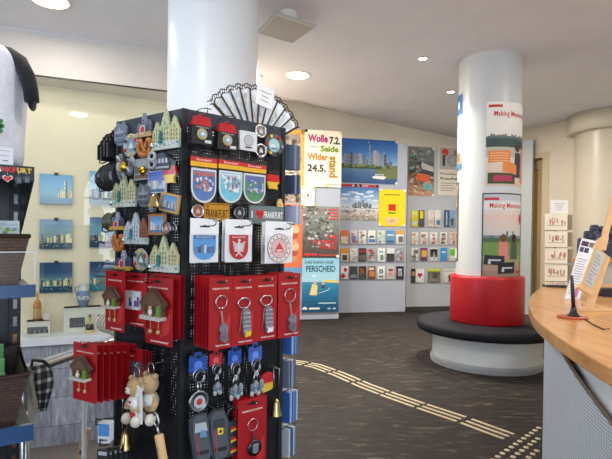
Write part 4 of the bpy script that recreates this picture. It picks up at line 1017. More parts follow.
def pretzel(label, F_, box, off=.004):
    t, w, h = item('pretzel_magnet', label, 'magnet', F_, box, off, 'pretzel magnets'); w = max(w, h * .8)
    P = [(.14, .0), (.3, .12), (.47, .36), (.44, .72), (.28, .95), (.1, .82), (0, .55), (-.16, .3), (-.3, .12), (-.22, .02)]
    pts = []
    ctrl = [(-.2, .14), (.02, .42), (.22, .84), (.4, .82), (.46, .5), (.3, .14), (0, .05), (-.3, .14), (-.46, .5), (-.4, .82), (-.22, .84), (-.02, .42), (.2, .14)]
    for i in range(len(ctrl) - 1):
        p0, p1, p2, p3 = ctrl[max(i - 1, 0)], ctrl[i], ctrl[i + 1], ctrl[min(i + 2, len(ctrl) - 1)]
        for k in range(5):
            s_ = k / 5; f = lambda a, b_, c, d: .5 * ((2 * b_) + (-a + c) * s_ + (2 * a - 5 * b_ + 4 * c - d) * s_ ** 2 + (-a + 3 * b_ - 3 * c + d) * s_ ** 3
            ); x, z = f(p0[0], p1[0], p2[0], p3[0]), f(p0[1], p1[1], p2[1], p3[1]); over = .004 if i in (10, 11) else 0
            pts.append((x * w * .92, -.008 - over, z * h))
    b = MB(); b.tube(pts, [w * (.075 + .05 * math.sin(PI * i / len(pts))) for i in range(len(pts))], (188, 112, 46), 8); b.build('dough', 'resin', t)
    b = MB(); r = random.Random(3)
    for i in range(12): p = pts[3 + 4 * i]; b.ball((p[0] + .001, p[1] - w * .1, p[2]), w * .022, (240, 234, 220), 5, 4)
    b.build('salt', 'resin', t); return t
pretzel('brown pretzel magnet below the grey cathedral magnet', FL_, (140, 138.5, 154.5, 156.5)); pretzel('brown pretzel magnet at the left rack edge above the red cards', FL_, (115, 233.5, 126, 250.5))

def shield(label, box, col=(126, 138, 158), off=.004, name='relief_magnet'):
    t, w, h = item(name, label, 'magnet', FL_, box, off, 'pewter relief magnets')
    o = [(-w * .42, h * .22), (-w * .2, h * .04), (0, 0), (w * .2, h * .04), (w * .42, h * .22), (w * .46, h * .8), (w * .3, h * .86), (w * .22, h), (w * .08, h * .9), (-w * .08, h * .9), (-w * .22, h), (-w * .3, h * .86), (-w * .46, h * .8)]
    b = MB(); b.prism(o, -.007, 0, col); b.build('plaque', 'pewter', t)
    b = MB(); k = tuple(max(0, c - 46) for c in col); l = tuple(min(255, c + 40) for c in col)
    b.prism([(-w * .3, h * .3), (w * .3, h * .3), (w * .3, h * .6), (w * .1, h * .62), (0, h * .8), (-w * .1, h * .62), (-w * .3, h * .6)], -.01, -.006, l)
    for i in range(5): b.box(-w * .26 + w * .12 * i, -w * .2 + w * .12 * i, -.011, -.01, h * .36, h * .5, k)
    b.tube([(w * .36 * math.cos(a), -.0075, h * .25 - h * .1 * math.sin(-a)) for a in [PI + PI * i / 10 for i in range(11)]], .0014, k, 5)
    b.build('relief', 'pewter', t); return t
shield('pale grey metal relief magnet at the top left corner of the rack', (115.5, 122.5, 129, 146.5))
shield('grey pewter relief magnet in the middle beside the blue skyline magnet', (138, 183, 153.5, 207.5), (112, 118, 130))

def charms(label, box, cols, off=.006):
    t, w, h = item('charm_cluster', label, 'key charm', FL_, box, off)
    b = MB(); r = random.Random(9)
    for i in range(5):
        x, z = w * (-.3 + .6 * (i % 2) + .1 * r.random()), h * (.12 + .19 * i * .9); b.lathe([(.0005, 0), (w * .2, .001), (w * .22, .004), (w * .16, .007), (.0005, .008)], cols[i % len(cols)], 12, (x, -.002 - .003 * (i % 3), z), axis='y')
        b.tube([(x + w * .1, -.012, z - h * .1), (x - w * .12, -.013, z + h * .12)], w * .05, cols[(i + 1) % len(cols)], 6)
    b.build('charms', 'pewter', t)
    b = MB(); b.lathe([(.0005, 0), (w * .22, .002), (w * .2, .006), (.0005, .008)], (226, 186, 60), 12, (0, -.012, h * .45), axis='y'); b.build('gold_charm', 'steel', t); return t
charms('cluster of silver charms with a gold disc under the upper view plate', (119.5, 154.5, 135, 178), [(160, 166, 176), (110, 110, 120), (190, 190, 186)])
t, w, h = item('skyline_magnet', 'silver skyline block magnet with a gold eagle badge', 'magnet', FL_, (136, 159, 151, 180), .004)
b = MB(); b.rbox(-w / 2, w / 2, -.006, 0, 0, h, (176, 180, 182), .001); b.build('plaque', 'pewter', t)
b = MB(); skyline(b, w * .94, h, -.0066, h * .3, h * .6, [(80, 86, 96), (120, 124, 130), (60, 64, 70)], 12, n=7); b.rect(-w * .44, h * .06, w * .44, h * .24, -.0068, (120, 90, 70)); b.build('picture', 'gloss', t)
b = MB(); b.lathe([(.0005, 0), (w * .2, .002), (w * .16, .006), (.0005, .007)], (222, 176, 40), 12, (w * .1, -.007, h * .4), axis='y'); b.tube([(-w * .1, -.012, h * .52), (w * .1, -.014, h * .42), (w * .32, -.012, h * .54)], w * .06, (206, 160, 40), 6); b.build('badge', 'steel', t)
t, w, h = item('letter_magnet', 'silver letter shaped opener with round eye hanging beside the tram magnet', 'magnet', FL_, (149, 151.5, 157.5, 170), .012)
b = MB(); b.ring(0, h * .72, w * .2, w * .5, -.006, (190, 194, 200), rz0=h * .12, rz1=h * .28); b.ring(0, h * .28, w * .2, w * .5, -.006, (170, 174, 182), rz0=h * .12, rz1=h * .28)
b.tube([(w * .38 * math.cos(2 * PI * i / 20), -.004, h * .72 + h * .2 * math.sin(2 * PI * i / 20)) for i in range(20)], w * .13, (190, 194, 200), 6, True); b.tube([(w * .38 * math.cos(2 * PI * i / 20), -.004, h * .28 + h * .2 * math.sin(2 * PI * i / 20)) for i in range(20)], w * .13, (170, 174, 182), 6, True); b.build('loops', 'pewter', t)
t, w, h = item('tram_magnet', 'dark grey tram shaped magnet left of the flag coloured map magnet', 'magnet', FL_, (156.5, 153, 172, 170.5), .004)
b = MB(); b.prism([(-w / 2, 0), (w / 2, 0), (w / 2, h * .5), (w * .3, h * .8), (w * .1, h), (-w * .3, h * .95), (-w / 2, h * .6)], -.009, 0, (92, 98, 112)); b.build('body', 'pewter', t)
b = MB(); [b.rect(-w * .42 + w * .22 * i, h * .4, -w * .28 + w * .22 * i, h * .66, -.0096, (186, 196, 206)) for i in range(4)]; b.box(-w / 2, w / 2, -.0105, -.009, h * .1, h * .2, (170, 174, 180)); b.build('glazing', 'gloss', t)

def flag_map(label, F_, box, off=.004):
    t, w, h = item('flag_map_magnet', label, 'magnet', F_, box, off, 'flag coloured map magnets')
    o = [(-w * .3, 0), (w * .05, h * .03), (w * .36, 0), (w * .3, h * .2), (w * .5, h * .36), (w * .42, h * .6), (w * .48, h * .85), (w * .2, h * .92), (w * .05, h), (-w * .1, h * .88), (-w * .34, h * .84), (-w * .48, h * .6), (-w * .44, h * .3)]
    for za, zb, c in ((0, .34, (232, 190, 60)), (.34, .67, (206, 34, 38)), (.67, 1, (36, 34, 36))):
        P = [Vector((x, 0, z)) for x, z in o]
        for lim, sg in ((za * h, 1), (zb * h, -1)):
            R_ = []
            for p, q in zip(P, P[1:] + P[:1]):
                da, db = (p.z - lim) * sg, (q.z - lim) * sg
                if da >= 0: R_.append(p)
                if (da > 0 and db < 0) or (da < 0 and db > 0): R_.append(p + (q - p) * (da / (da - db)))
            P = R_
        b = MB(); b.prism([(p.x, p.z) for p in P], -.007, 0, c); b.build('band', 'gloss', t)
    return t
flag_map('black red gold map magnet at the right of the left rack side', FL_, (165, 158, 178, 183.5)); flag_map('black red gold map magnet right of the three shield patches', FR, (265.5, 168, 278.5, 189.5))

def photo_tile(label, F_, box, off, seed, frame=None, tilt=0, sky=((200, 220, 236), (90, 150, 210)), group='picture magnets'):
    t, w, h = item('picture_magnet', label, 'magnet', F_, box, off, group)
    m = Matrix.Translation((0, 0, h / 2)) @ Matrix.Rotation(tilt, 4, 'Y') @ Matrix.Translation((0, 0, -h / 2))
    b = MB(); b.rbox(-w / 2, w / 2, -.006, 0, 0, h, frame or (226, 232, 236), .0015); b.v = [m @ p for p in b.v]; b.build('tile', 'pine' if frame else 'gloss', t)
    b = MB(); k = .38 if frame else .47; b.grad(-w * k, h * (.5 - k), w * k, h * (.5 + k), -.0064, [sky[0], sky[1]], 8); skyline(b, w * 2 * k, h, -.0068, h * (.5 - k * .7), h * .5, [(230, 232, 236), (180, 190, 204), (120, 140, 170), (206, 200, 190)], seed, n=9)
    b.rect(-w * k, h * (.5 - k), w * k, h * (.5 - k * .7), -.007, (90, 130, 160)); b.v = [m @ p for p in b.v]; b.build('picture', 'gloss', t); return t
photo_tile('blue acrylic skyline magnet under the tram magnet', FL_, (150, 171, 167, 193), .004, 21, sky=((206, 200, 220), (60, 90, 190)))
photo_tile('tilted picture magnet with sandy frame right of the gold bell', FL_, (161.5, 193.5, 180.5, 212.5), .006, 22, frame=(206, 160, 100), tilt=.18)
photo_tile('wood framed blue picture magnet right of the brown and white gables', FL_, (150, 214, 167, 235), .004, 23, frame=(176, 122, 76))
def medal(label, F_, box, off=.006, col=(150, 156, 164), inner=(100, 106, 116), dome=False, group='round metal magnets'):
    t, w, h = item('round_magnet', label, 'magnet', F_, box, off, group); r = h / 2
    b = MB(); b.lathe([(r * .4, 0), (r * .96, .001), (r, .004), (r * .94, .007), (r * .74, .0065), (r * .7, .005)], col, 28, (0, 0, r), axis='y', cap=False); b.build('rim', 'steel', t)
    b = MB(); b.lathe([(.0005, .005 + (.004 if dome else 0)), (r * .3, .005 + (.003 if dome else 0)), (r * .71, .005)], inner, 24, (0, 0, r), axis='y', cap=False); b.prism([(-r * .3, r * .7), (r * .3, r * .7), (r * .25, r * 1.1), (0, r * 1.4), (-r * .25, r * 1.1)], -.0062 - (.003 if dome else 0), -.005, (206, 206, 200)); b.build('medallion', 'pewter', t); return t
medal('round pewter magnet left of the gold bell', FL_, (148.5, 200, 160, 213.5), off=.008); medal('round silver magnet nearest the framed blue picture', FL_, (163, 221.5, 172.5, 235.5), off=.014, inner=(180, 120, 110)); medal('round silver magnet at the right edge above the lowest cream gables', FL_, (170.5, 222, 178, 235), off=.004, inner=(70, 70, 76))

def bell(label, F_, box, off, chain=0.0, name='bell_charm'):
    t, w, h = item(name, label, 'bell charm', F_, box, off, 'gold bell charms'); bh = h * (.35 if chain else .9); r = min(w * .5, bh * .6)
    b = MB(); b.lathe([(r, 0), (r * .96, bh * .1), (r * .7, bh * .35), (r * .62, bh * .7), (r * .3, bh * .95), (.0005, bh)], (186, 164, 112), 18, (0, -r, 0), cap=False); b.build('bell', 'steel', t)
    b = MB(); b.ball((0, -r, bh * .06), r * .3, (150, 120, 60), 8, 6); b.build('clapper', 'steel', t)
    b = MB(); top = h
    if chain: b.tube([(-r * .2, -r, bh), (-r * .6, -r, h * .95), (0, -r * .4, h), (r * .6, -r, h * .95), (r * .2, -r, bh)], .0012, (190, 194, 196), 5)
    else: b.tube([(r * .3 * math.cos(a), -r, bh + r * .2 + r * .3 * math.sin(a)) for a in [2 * PI * i / 10 for i in range(10)]], .001, (190, 194, 196), 5, True)
    b.build('chain', 'steel', t); return t
bell('small gold bell charm between the pewter magnet and tilted picture', FL_, (156, 193, 166.5, 207.5), .012)
bell('gold bell on a silver chain left of the plush bears', FL_, (127.5, 393, 136, 446), .03, chain=1)
bell('gold bell on a long silver chain beside the flag coloured opener', FR, (267.5, 366, 277.5, 413), .01, chain=1)
t, w, h = item('metal_spoon', 'thin silver stick charm hanging left of the gold bell chain', 'charm', FL_, (121.5, 396, 125.5, 443.5), .05)
b = MB(); b.tube([(0, -.003, 0), (0, -.003, h * .9), (0, -.001, h)], .0022, (196, 200, 204), 8); b.ball((0, -.003, h * .02), .005, (200, 204, 206), 10, 6); b.build('rod', 'steel', t)

# ---------- red gift cards
RED = (164, 20, 28)
def euro_slot(b, w, h, y):
    pts = [(-.2, .925), (-.1, .925), (-.06, .915), (.06, .915), (.1, .925), (.2, .925), (.2, .945), (.08, .945), (.04, .965), (-.04, .965), (-.08, .945), (-.2, .945)]
    b.flat([(x * w, z * h) for x, z in pts], y, (40, 16, 18))
def red_card(label, F_, box, off, content=None, group='red souvenir cards', word='souvenir metal', w_=None, notch=False, hd='PREMIUM SOUVENIR', back=False):
    loc, w, h = F_.spot(*box, off)
    if w_: w = w_
    t = thing('gift_card', label, 'souvenir card', loc, F_.rz, group); k = .0015
    o = [(-w / 2, 0), (w / 2, 0), (w / 2, h), (-w / 2, h)] if not notch else [(-w * .36, 0), (w / 2, 0), (w / 2, h), (-w / 2, h), (-w / 2, h * .22), (-w * .4, h * .2)]
    b = MB(); b.prism(o, -k, 0, RED)
    b.build('card', 'card', t)
    b = MB(); y = -k - .0006; euro_slot(b, w, h, y)
    if not back:
        b.text(hd, 0, h * .845, w=w * .72, h=h * .026, y=y, col=(240, 214, 206), bold=.02); b.text(word, w * .1, h * .05, w=w * .6, h=h * .036, y=y, col=(246, 234, 230), bold=.02)
        b.flat([(w * .1, h * .1), (w * .4, h * .2), (w * .44, h * .5), (w * .2, h * .35)], y, (196, 44, 48))
    b.build('printed_pattern', 'card', t)
    if content: content(t, w, h, -k - .001)
    return t
def ring_tube(b, cx, cz, r, y, tr, col, n=20, rz=None): b.tube([(cx + r * math.cos(2 * PI * i / n), y, cz + (rz or r) * math.sin(2 * PI * i / n)) for i in range(n)], tr, col, 7, True)
SIL = (188, 190, 196)
def c_keychain(t, w, h, y, eagle=(120, 122, 132), accent=(224, 190, 40)):
    b = MB(); ring_tube(b, 0, h * .66, w * .24, y - .003, .0018, SIL, 22); b.build('key_ring', 'steel', t)
    b = MB()
    for i in range(6): ring_tube(b, w * (.01 + .012 * i), h * (.52 - .03 * i), w * .035, y - .003, .0008, SIL, 8, h * .017)
    b.build('chain', 'steel', t)
    b = MB(); b.prism([(w * -.02, h * .12), (w * .2, h * .08), (w * .3, h * .12), (w * .26, h * .22), (w * .3, h * .3), (w * .16, h * .37), (w * .0, h * .36), (w * -.1, h * .28), (w * .0, h * .22), (w * -.08, h * .16)], y - .006, y - .001, eagle)
    for i in range(4): b.tube([(-w * .05 + w * .07 * i, y - .0065, h * .14), (w * .02 + w * .07 * i, y - .0065, h * .33)], .0012, (150, 152, 160), 5)
    b.build('pendant', 'pewter', t)
def c_opener(t, w, h, y, foot=(226, 190, 40)):
    b = MB(); b.tube([(w * (-.02 + .26 * math.cos(a)) , y - .003, h * .62 + h * .075 * math.sin(a)) for a in [2 * PI * i / 18 for i in range(18)]], .0024, SIL, 7, True); b.build('opener_head', 'steel', t)
    b = MB(); b.prism([(-w * .02, h * .14), (w * .3, h * .14), (w * .28, h * .3), (w * .24, h * .5), (w * .1, h * .56), (-w * .08, h * .52), (-w * .1, h * .36)], y - .006, y - .001, (126, 130, 142))
    for i in range(5): b.box(-w * .06, w * .26, y - .0075, y - .006, h * (.2 + .065 * i), h * (.225 + .065 * i), (166, 170, 180))
    b.tube([(-w * .2, y - .004, h * .2), (-w * .12, y - .004, h * .5)], .0015, (180, 120, 120), 5); b.build('figure', 'pewter', t)
    b = MB(); b.prism([(w * .02, h * .12), (w * .26, h * .13), (w * .3, h * .2), (w * .2, h * .23), (w * .04, h * .2)], y - .0075, y - .002, foot); b.build('foot', 'gloss', t)
def c_house(t, w, h, y):
    z0 = h * .42; s_ = w * .5
    b = MB(); b.prism([(-s_ * .62, z0), (s_ * .62, z0), (s_ * .62, z0 + s_ * .55), (0, z0 + s_ * 1.05), (-s_ * .62, z0 + s_ * .55)], y - .014, y - .001, (104, 76, 54))
    for i in range(4): b.rect(-s_ * .5 + s_ * .28 * i, z0 + s_ * .15, -s_ * .36 + s_ * .28 * i, z0 + s_ * .5, y - .0145, (66, 46, 32))
    b.build('clock_house', 'resin', t)
    b = MB(); b.bar((-s_ * .8, y - .01, z0 + s_ * .45), (0, y - .01, z0 + s_ * 1.12), .02, .006, (88, 64, 46), up=(0, 1, 0)); b.bar((s_ * .8, y - .01, z0 + s_ * .45), (0, y - .01, z0 + s_ * 1.12), .02, .006, (74, 52, 38), up=(0, 1, 0)); b.build('roof', 'resin', t)
    b = MB(); b.rbox(-s_ * .7, s_ * .66, y - .022, y - .001, z0 - s_ * .12, z0 + s_ * .04, (196, 188, 180), .002); b.build('balcony', 'resin', t)
    b = MB(); b.ball((-s_ * .05, y - .018, z0 + s_ * .2), (s_ * .12, .005, s_ * .16), (222, 214, 204), 8, 6); b.ball((-s_ * .05, y - .018, z0 + s_ * .4), s_ * .08, (206, 160, 130), 8, 6); b.build('figure', 'resin', t)
    b = MB(); b.prism([(s_ * .34, z0 + s_ * .05), (s_ * .56, z0 + s_ * .05), (s_ * .52, z0 + s_ * .5), (s_ * .4, z0 + s_ * .5)], y - .02, y - .014, (98, 148, 56)); b.build('tree', 'resin', t)
    for sx in (-.12, .14):
        b = MB(); b.tube([(sx * w, y - .008, z0 - s_ * .1), (sx * w, y - .007, h * .24)], .0012, (196, 166, 90), 5); b.ball((sx * w, y - .008, h * .2), (w * .045, w * .045, h * .035), (200, 176, 120), 8, 6); b.build('pendulum', 'resin', t)
def c_view(t, w, h, y):
    b = MB(); b.rbox(-w * .34, w * .3, y - .008, y - .001, h * .32, h * .66, (206, 210, 216), .002); b.build('block', 'resin', t)
    b = MB(); skyline(b, w * .58, h, y - .0086, h * .38, h * .24, [(236, 236, 236), (70, 90, 150), (190, 60, 60), (150, 160, 180)], 31, n=7); b.build('picture', 'gloss', t)

# four stacks on the right side: the front card shows its souvenir, the cards behind show their edges
st = [(208.5, 277.5, 231.5, 349, 'keychain metal', c_keychain, 'metal eagle keychain, front of the leftmost stack', 5),
      (231.8, 277, 254.3, 344.8, 'bottle opener', lambda *a: c_opener(*a), 'metal bottle opener with yellow foot, second stack', 2),
      (254.4, 275.8, 276.3, 340, 'bottle opener', lambda *a: c_opener(*a, foot=(226, 226, 226)), 'metal bottle opener with white foot, third stack', 2),
      (277.8, 273.5, 299.6, 337, 'keychain metal', c_keychain, 'metal keychain, front of the rightmost stack', 3)]
for (x0, y0, x1, y1, word, cont, desc, nb_) in st:
    F0 = .10
    red_card('red card with %s on the right rack side' % desc, FR, (x0, y0, x1, y1), F0, cont, 'red cards on the right rack side', word)
    loc, w, h = FR.spot(x0, y0, x1, y1, F0); u = (loc - FR.o).dot(FR.u); z = loc.z
    hook(FR, 0, 0, F0 + .03, (170, 174, 180), u=u, z=z + h * .925, tip=False)
    for k in range(nb_):
        off = F0 - .016 * (k + 1) - (.002 if k else 0)
        t = thing('gift_card', 'red card, %s behind the %s' % (['next', 'second', 'third', 'fourth', 'fifth'][k], desc.replace(', front of the', ' of the')), 'souvenir card', FR.pos(u - .001 * (k % 2), z + .001 * (k % 3), off), FR.rz, 'backing cards of the %s' % desc.split(',')[1].strip())
        b = MB(); b.box(-w / 2, w / 2, -.0015, 0, 0, h, (168, 22, 30)); b.build('card', 'card', t)
        b = MB(); euro_slot(b, w, h, -.0021); b.text('PREMIUM SOUVENIR', 0, h * .845, w=w * .72, h=h * .026, y=-.0021, col=(240, 214, 206), bold=.02); b.build('printed_pattern', 'card', t)

# red card with round tag, low on the right side, and two behind it
x0, y0, x1, y1 = 237.5, 398, 266, 475
def c_tag(t, w, h, y):
    b = MB(); ring_tube(b, -w * .02, h * .66, w * .17, y - .003, .0016, SIL, 20); b.build('key_ring', 'steel', t)
    b = MB(); b.bar((0, y - .003, h * .55), (w * .03, y - .003, h * .44), .007, .003, (60, 62, 68)); b.build('strap', 'plastic', t)
    b = MB(); b.lathe([(.0005, .001), (w * .22, .002), (w * .24, .006), (w * .18, .007), (.0005, .0075)], (70, 76, 86), 24, (w * .05, y, h * .36), axis='y'); b.build('medal', 'steel', t)
    b = MB(); b.prism([(-w * .05, h * .31), (w * .05, h * .29), (w * .15, h * .31), (w * .15, h * .42), (-w * .05, h * .42)], y - .0095, y - .007, (206, 210, 216)); b.build('crest', 'steel', t)
red_card('red card with a dark round key tag, lowest on the right rack side', FR, (x0, y0, x1, y1), .05, c_tag, 'red cards on the right rack side', 'keychain metal')
loc, w, h = FR.spot(x0, y0, x1, y1, .05); u = (loc - FR.o).dot(FR.u)
hook(FR, 0, 0, .07, (170, 174, 180), u=u, z=loc.z + h * .925, tip=False)
for k in range(2):
    t = thing('gift_card', 'red card, %s behind the low card with the round key tag' % ['next', 'second'][k], 'souvenir card', FR.pos(u, loc.z, .036 - .014 * k), FR.rz, 'backing cards of the low key tag'); b = MB(); b.box(-w / 2, w / 2, -.0015, 0, 0, h, (168, 22, 30)); b.build('card', 'card', t)
    b = MB(); euro_slot(b, w, h, -.0021); b.build('printed_pattern', 'card', t)

# left side: cards hung on long hooks
red_card('red card with a small cuckoo house, hung at the left rack edge', FL_, (106, 271, 125, 331), .09, c_house, 'cuckoo house cards', 'souvenir')
red_card('red card with a skyline block, between the two cuckoo house cards', FL_, (125, 273, 147, 326), .055, c_view, 'cuckoo house cards', 'souvenir')
red_card('large red card with a cuckoo house, middle of the left rack side', FL_, (142.5, 277.5, 173, 344.5), .05, c_house, 'cuckoo house cards', 'souvenir', notch=True)
loc, w, h = FL_.spot(142.5, 277.5, 173, 344.5, .05); u = (loc - FL_.o).dot(FL_.u)
for k in range(2):
    t = thing('gift_card', 'red card, %s behind the large cuckoo house card' % ['next', 'second'][k], 'souvenir card', FL_.pos(u + .006, loc.z + .008, .03 - .012 * k), FL_.rz, 'backing cards of the large cuckoo house'); b = MB(); b.box(-w / 2, w / 2, -.0015, 0, 0.01, h, (158, 18, 26)); b.build('card', 'card', t); b = MB(); euro_slot(b, w, h, -.0021); b.build('printed_pattern', 'card', t)
for px, py, ln in ((113, 276, .11), (134, 277, .07), (157, 282.5, .075)): hook(FL_, px, py, ln, (120, 122, 126))

# fan of red cards at the lower left, on a hook of the hidden left side, seen almost edge on
loc, w, h = FL_.spot(76, 342, 96, 401, .20); u0 = FL_.hit(86, 345, .20)[0]
uh = FLB.hit(100, 350, .0)[0]
for k in range(7):
    px = 76 + 6.6 * k; py0 = 339.5 + .2 * k; off = .19 - .022 * k
    o2 = FL_.hit(px + 9, 401 - 1.0 * k, off)
    lab = 'red cuckoo house card, frontmost of the lower left row' if k == 0 else 'red card edge, %s behind the cuckoo house card of the lower left row' % ['', 'next', 'second', 'third', 'fourth', 'fifth', 'sixth'][k]
    th = thing('gift_card', lab, 'souvenir card', FL_.pos(o2[0], o2[1], off), FL_.rz + .12, 'lower left row of red cards' if k else None)
    b = MB(); b.box(-w / 2, w / 2, -.0015, 0, 0, h, RED); b.build('card', 'card', th)
    b = MB(); euro_slot(b, w, h, -.0021); b.text('PREMIUM SOUVENIR', 0, h * .845, w=w * .72, h=h * .026, y=-.0021, col=(240, 214, 206), bold=.02); b.build('printed_pattern', 'card', th)
    if k == 0: c_house(th, w, h, -.0025)
a_ = FL_.hit(85, 345, .2); 
pA, pB = FL_.pos(a_[0], a_[1] + .002, .205), FL_.pos(FL_.hit(124, 345, 0)[0], FL_.hit(124, 345, 0)[1], .0)
b = MB(); b.tube([pB, pA, pA + Vector((-.002, -.002, .008))], .0018, (150, 152, 156), 6); b.build('hook', 'steel', rack, world=True)

# photo cards (red head, night picture) right of that row
loc, w, h = FL_.spot(121.5, 347, 143, 388, .055)
for k in range(4):
    off = .062 - .013 * k; q = FL_.hit(131.5 + 3.0 * k, 389, off)
    th = thing('picture_card', 'red headed photo card with a night city view, front of its stack' if k == 0 else 'red headed photo card, %s behind the front night city view' % ['', 'next', 'second', 'third'][k], 'souvenir card', FL_.pos(q[0], q[1], off), FL_.rz, None if k == 0 else 'stacked night view cards')
    b = MB(); b.box(-w / 2, w / 2, -.0015, 0, 0, h, RED); b.build('card', 'card', th)
    b = MB(); euro_slot(b, w, h, -.002); b.text('souvenir', -w * .1, h * .82, w=w * .5, h=h * .05, y=-.002, col=(240, 214, 206)); b.grad(-w * .46, h * .04, w * .46, h * .7, -.002, [(120, 90, 80), (190, 140, 90), (90, 80, 110), (110, 90, 100)], 8)
    skyline(b, w * .9, h, -.0024, h * .2, h * .4, [(90, 70, 70), (226, 180, 110), (70, 66, 90), (150, 110, 90)], 40 + k, n=10); b.build('printed_pattern', 'card', th)
hook(FL_, 130, 350, .085, (150, 152, 156), tip=False)

# plush bears
def bear(label, F_, box, off, shirt, front=True):
    t, w, h = item('plush_bear', label, 'plush bear', F_, box, off, 'plush bears'); s_ = h; y = -s_ * .22
    FURC = (206, 172, 124); CREAMC = (238, 230, 216)
    b = MB(); b.ball((0, y, s_ * .42), (s_ * .17, s_ * .15, s_ * .22), FURC, 14, 10); b.ball((-s_ * .02, y - .002, s_ * .76), (s_ * .19, s_ * .17, s_ * .19), FURC, 14, 10)
    for sx in (-1, 1):
        b.ball((-s_ * .02 + sx * s_ * .15, y, s_ * .92), s_ * .065, FURC, 8, 6); b.tube([(sx * s_ * .13, y, s_ * .52), (sx * s_ * .2, y - s_ * .06, s_ * .4), (sx * s_ * .19, y - s_ * .1, s_ * .3)], [s_ * .07, s_ * .06, s_ * .055], FURC, 8)
    b.build('body', 'plush', t)
    b = MB(); b.ball((-s_ * .06, y - s_ * .15, s_ * .72), (s_ * .09, s_ * .07, s_ * .075), CREAMC, 10, 8); b.build('muzzle', 'plush', t)
    b = MB(); b.ball((-s_ * .07, y - s_ * .22, s_ * .745), (s_ * .03, s_ * .02, s_ * .022), (30, 26, 26), 8, 6); b.build('nose', 'gloss', t)
    for sx in (-1, 1): b = MB(); b.ball((-s_ * .04 + sx * s_ * .08, y - s_ * .15, s_ * .81), s_ * .02, (26, 22, 22), 8, 6); b.build('eye', 'gloss', t)
    b = MB(); b.ball((0, y - s_ * .01, s_ * .45), (s_ * .185, s_ * .16, s_ * .16), shirt, 14, 10); b.build('shirt', 'cloth', t)
    if front:
        b = MB(); b.text('I', -s_ * .06, s_ * .5, h=s_ * .05, y=y - s_ * .178, col=(40, 40, 44), bold=.03); b.disc(-s_ * .0, s_ * .505, s_ * .025, y - s_ * .178, (206, 30, 40), 8); b.disc(s_ * .035, s_ * .505, s_ * .025, y - s_ * .178, (206, 30, 40), 8); b.flat([(-s_ * .02, s_ * .5), (s_ * .017, s_ * .455), (s_ * .055, s_ * .5)], y - s_ * .178, (206, 30, 40)); b.text('Frankfurt', 0, s_ * .42, w=s_ * .22, h=s_ * .045, y=y - s_ * .178, col=(206, 40, 46), bold=.02); b.build('lettering', 'cloth', t)
        b = MB(); b.prism([(-s_ * .04, s_ * .16), (s_ * .1, s_ * .15), (s_ * .1, s_ * .27), (-s_ * .04, s_ * .28)], y - s_ * .12, y - s_ * .06, (206, 40, 44)); b.build('bow', 'cloth', t)
    for sx in (-1, 1): b = MB(); b.ball((sx * s_ * .15 , y - s_ * .12, s_ * .12), (s_ * .1, s_ * .12, s_ * .12), CREAMC, 10, 8); b.build('foot', 'plush', t)
    b = MB(); ring_tube(b, 0, s_ * 1.06, s_ * .09, y, .0012, (206, 206, 206), 14, s_ * .12); b.build('key_ring', 'steel', t)
    if not front:
        b = MB(); b.prism([(-s_ * .1, s_ * .1), (s_ * .14, s_ * .08), (s_ * .12, s_ * .75), (-s_ * .02, s_ * .8), (-s_ * .08, s_ * .72)], y - s_ * .3, y - s_ * .29, (236, 238, 240)); b.text('Frankfurt', s_ * .02, s_ * .4, w=s_ * .42, h=s_ * .06, y=y - s_ * .302, col=(150, 150, 156), rot=PI / 2); b.build('care_label', 'cloth', t)
    return t
bear('tan plush bear in a white lettered shirt hanging on the left rack side', FL_, (136.5, 373, 155, 421), .05, (240, 240, 240)); bear('tan plush bear behind a long white care label', FL_, (152, 369, 168, 419), .02, (226, 230, 232), front=False)
hook(FL_, 150, 365, .09, (190, 192, 196), tip=True)

# opener with a wooden handle
t, w, h = item('bottle_opener', 'bottle opener with a long pale wooden handle below the bears', 'bottle opener', FL_, (146, 412, 178, 484), .05)
m = Matrix.Translation((-.012, -.01, h)) @ Matrix.Rotation(.30, 4, 'Y') @ Matrix.Rotation(0, 4, 'Z') @ Matrix.Translation((0, 0, -h))
m = Matrix.Translation((-.014, -.012, h)) @ Matrix.Rotation(-.30, 4, 'Y') @ Matrix.Translation((0, 0, -h))
b = MB(); b.lathe([(.0005, -.02), (.010, -.018), (.0115, 0), (.0115, h * .5), (.012, h * .68), (.0105, h * .7), (.0005, h * .702)], (214, 178, 130), 18); b.v = [m @ p for p in b.v]; b.build('handle', 'pine', t)
b = MB(); b.text('Frankfurt', 0, h * .36, w=h * .36, h=.008, y=-.0122, col=(120, 84, 54), rot=-PI / 2); b.v = [m @ p for p in b.v]; b.build('lettering', 'pine', t)
b = MB(); b.tube([(0, 0, h * .7), (0, 0, h * .8)], .004, SIL, 8); ring_tube(b, 0, h * .9, .010, 0, .0028, SIL, 16, h * .1); b.v = [m @ p for p in b.v]; b.build('opener_head', 'steel', t)

# ---------- right side of the rack
def bag(b, w, h, d=.004): 
    b.rect(-w / 2, 0, w / 2, h, -d, (255, 255, 255)); return b
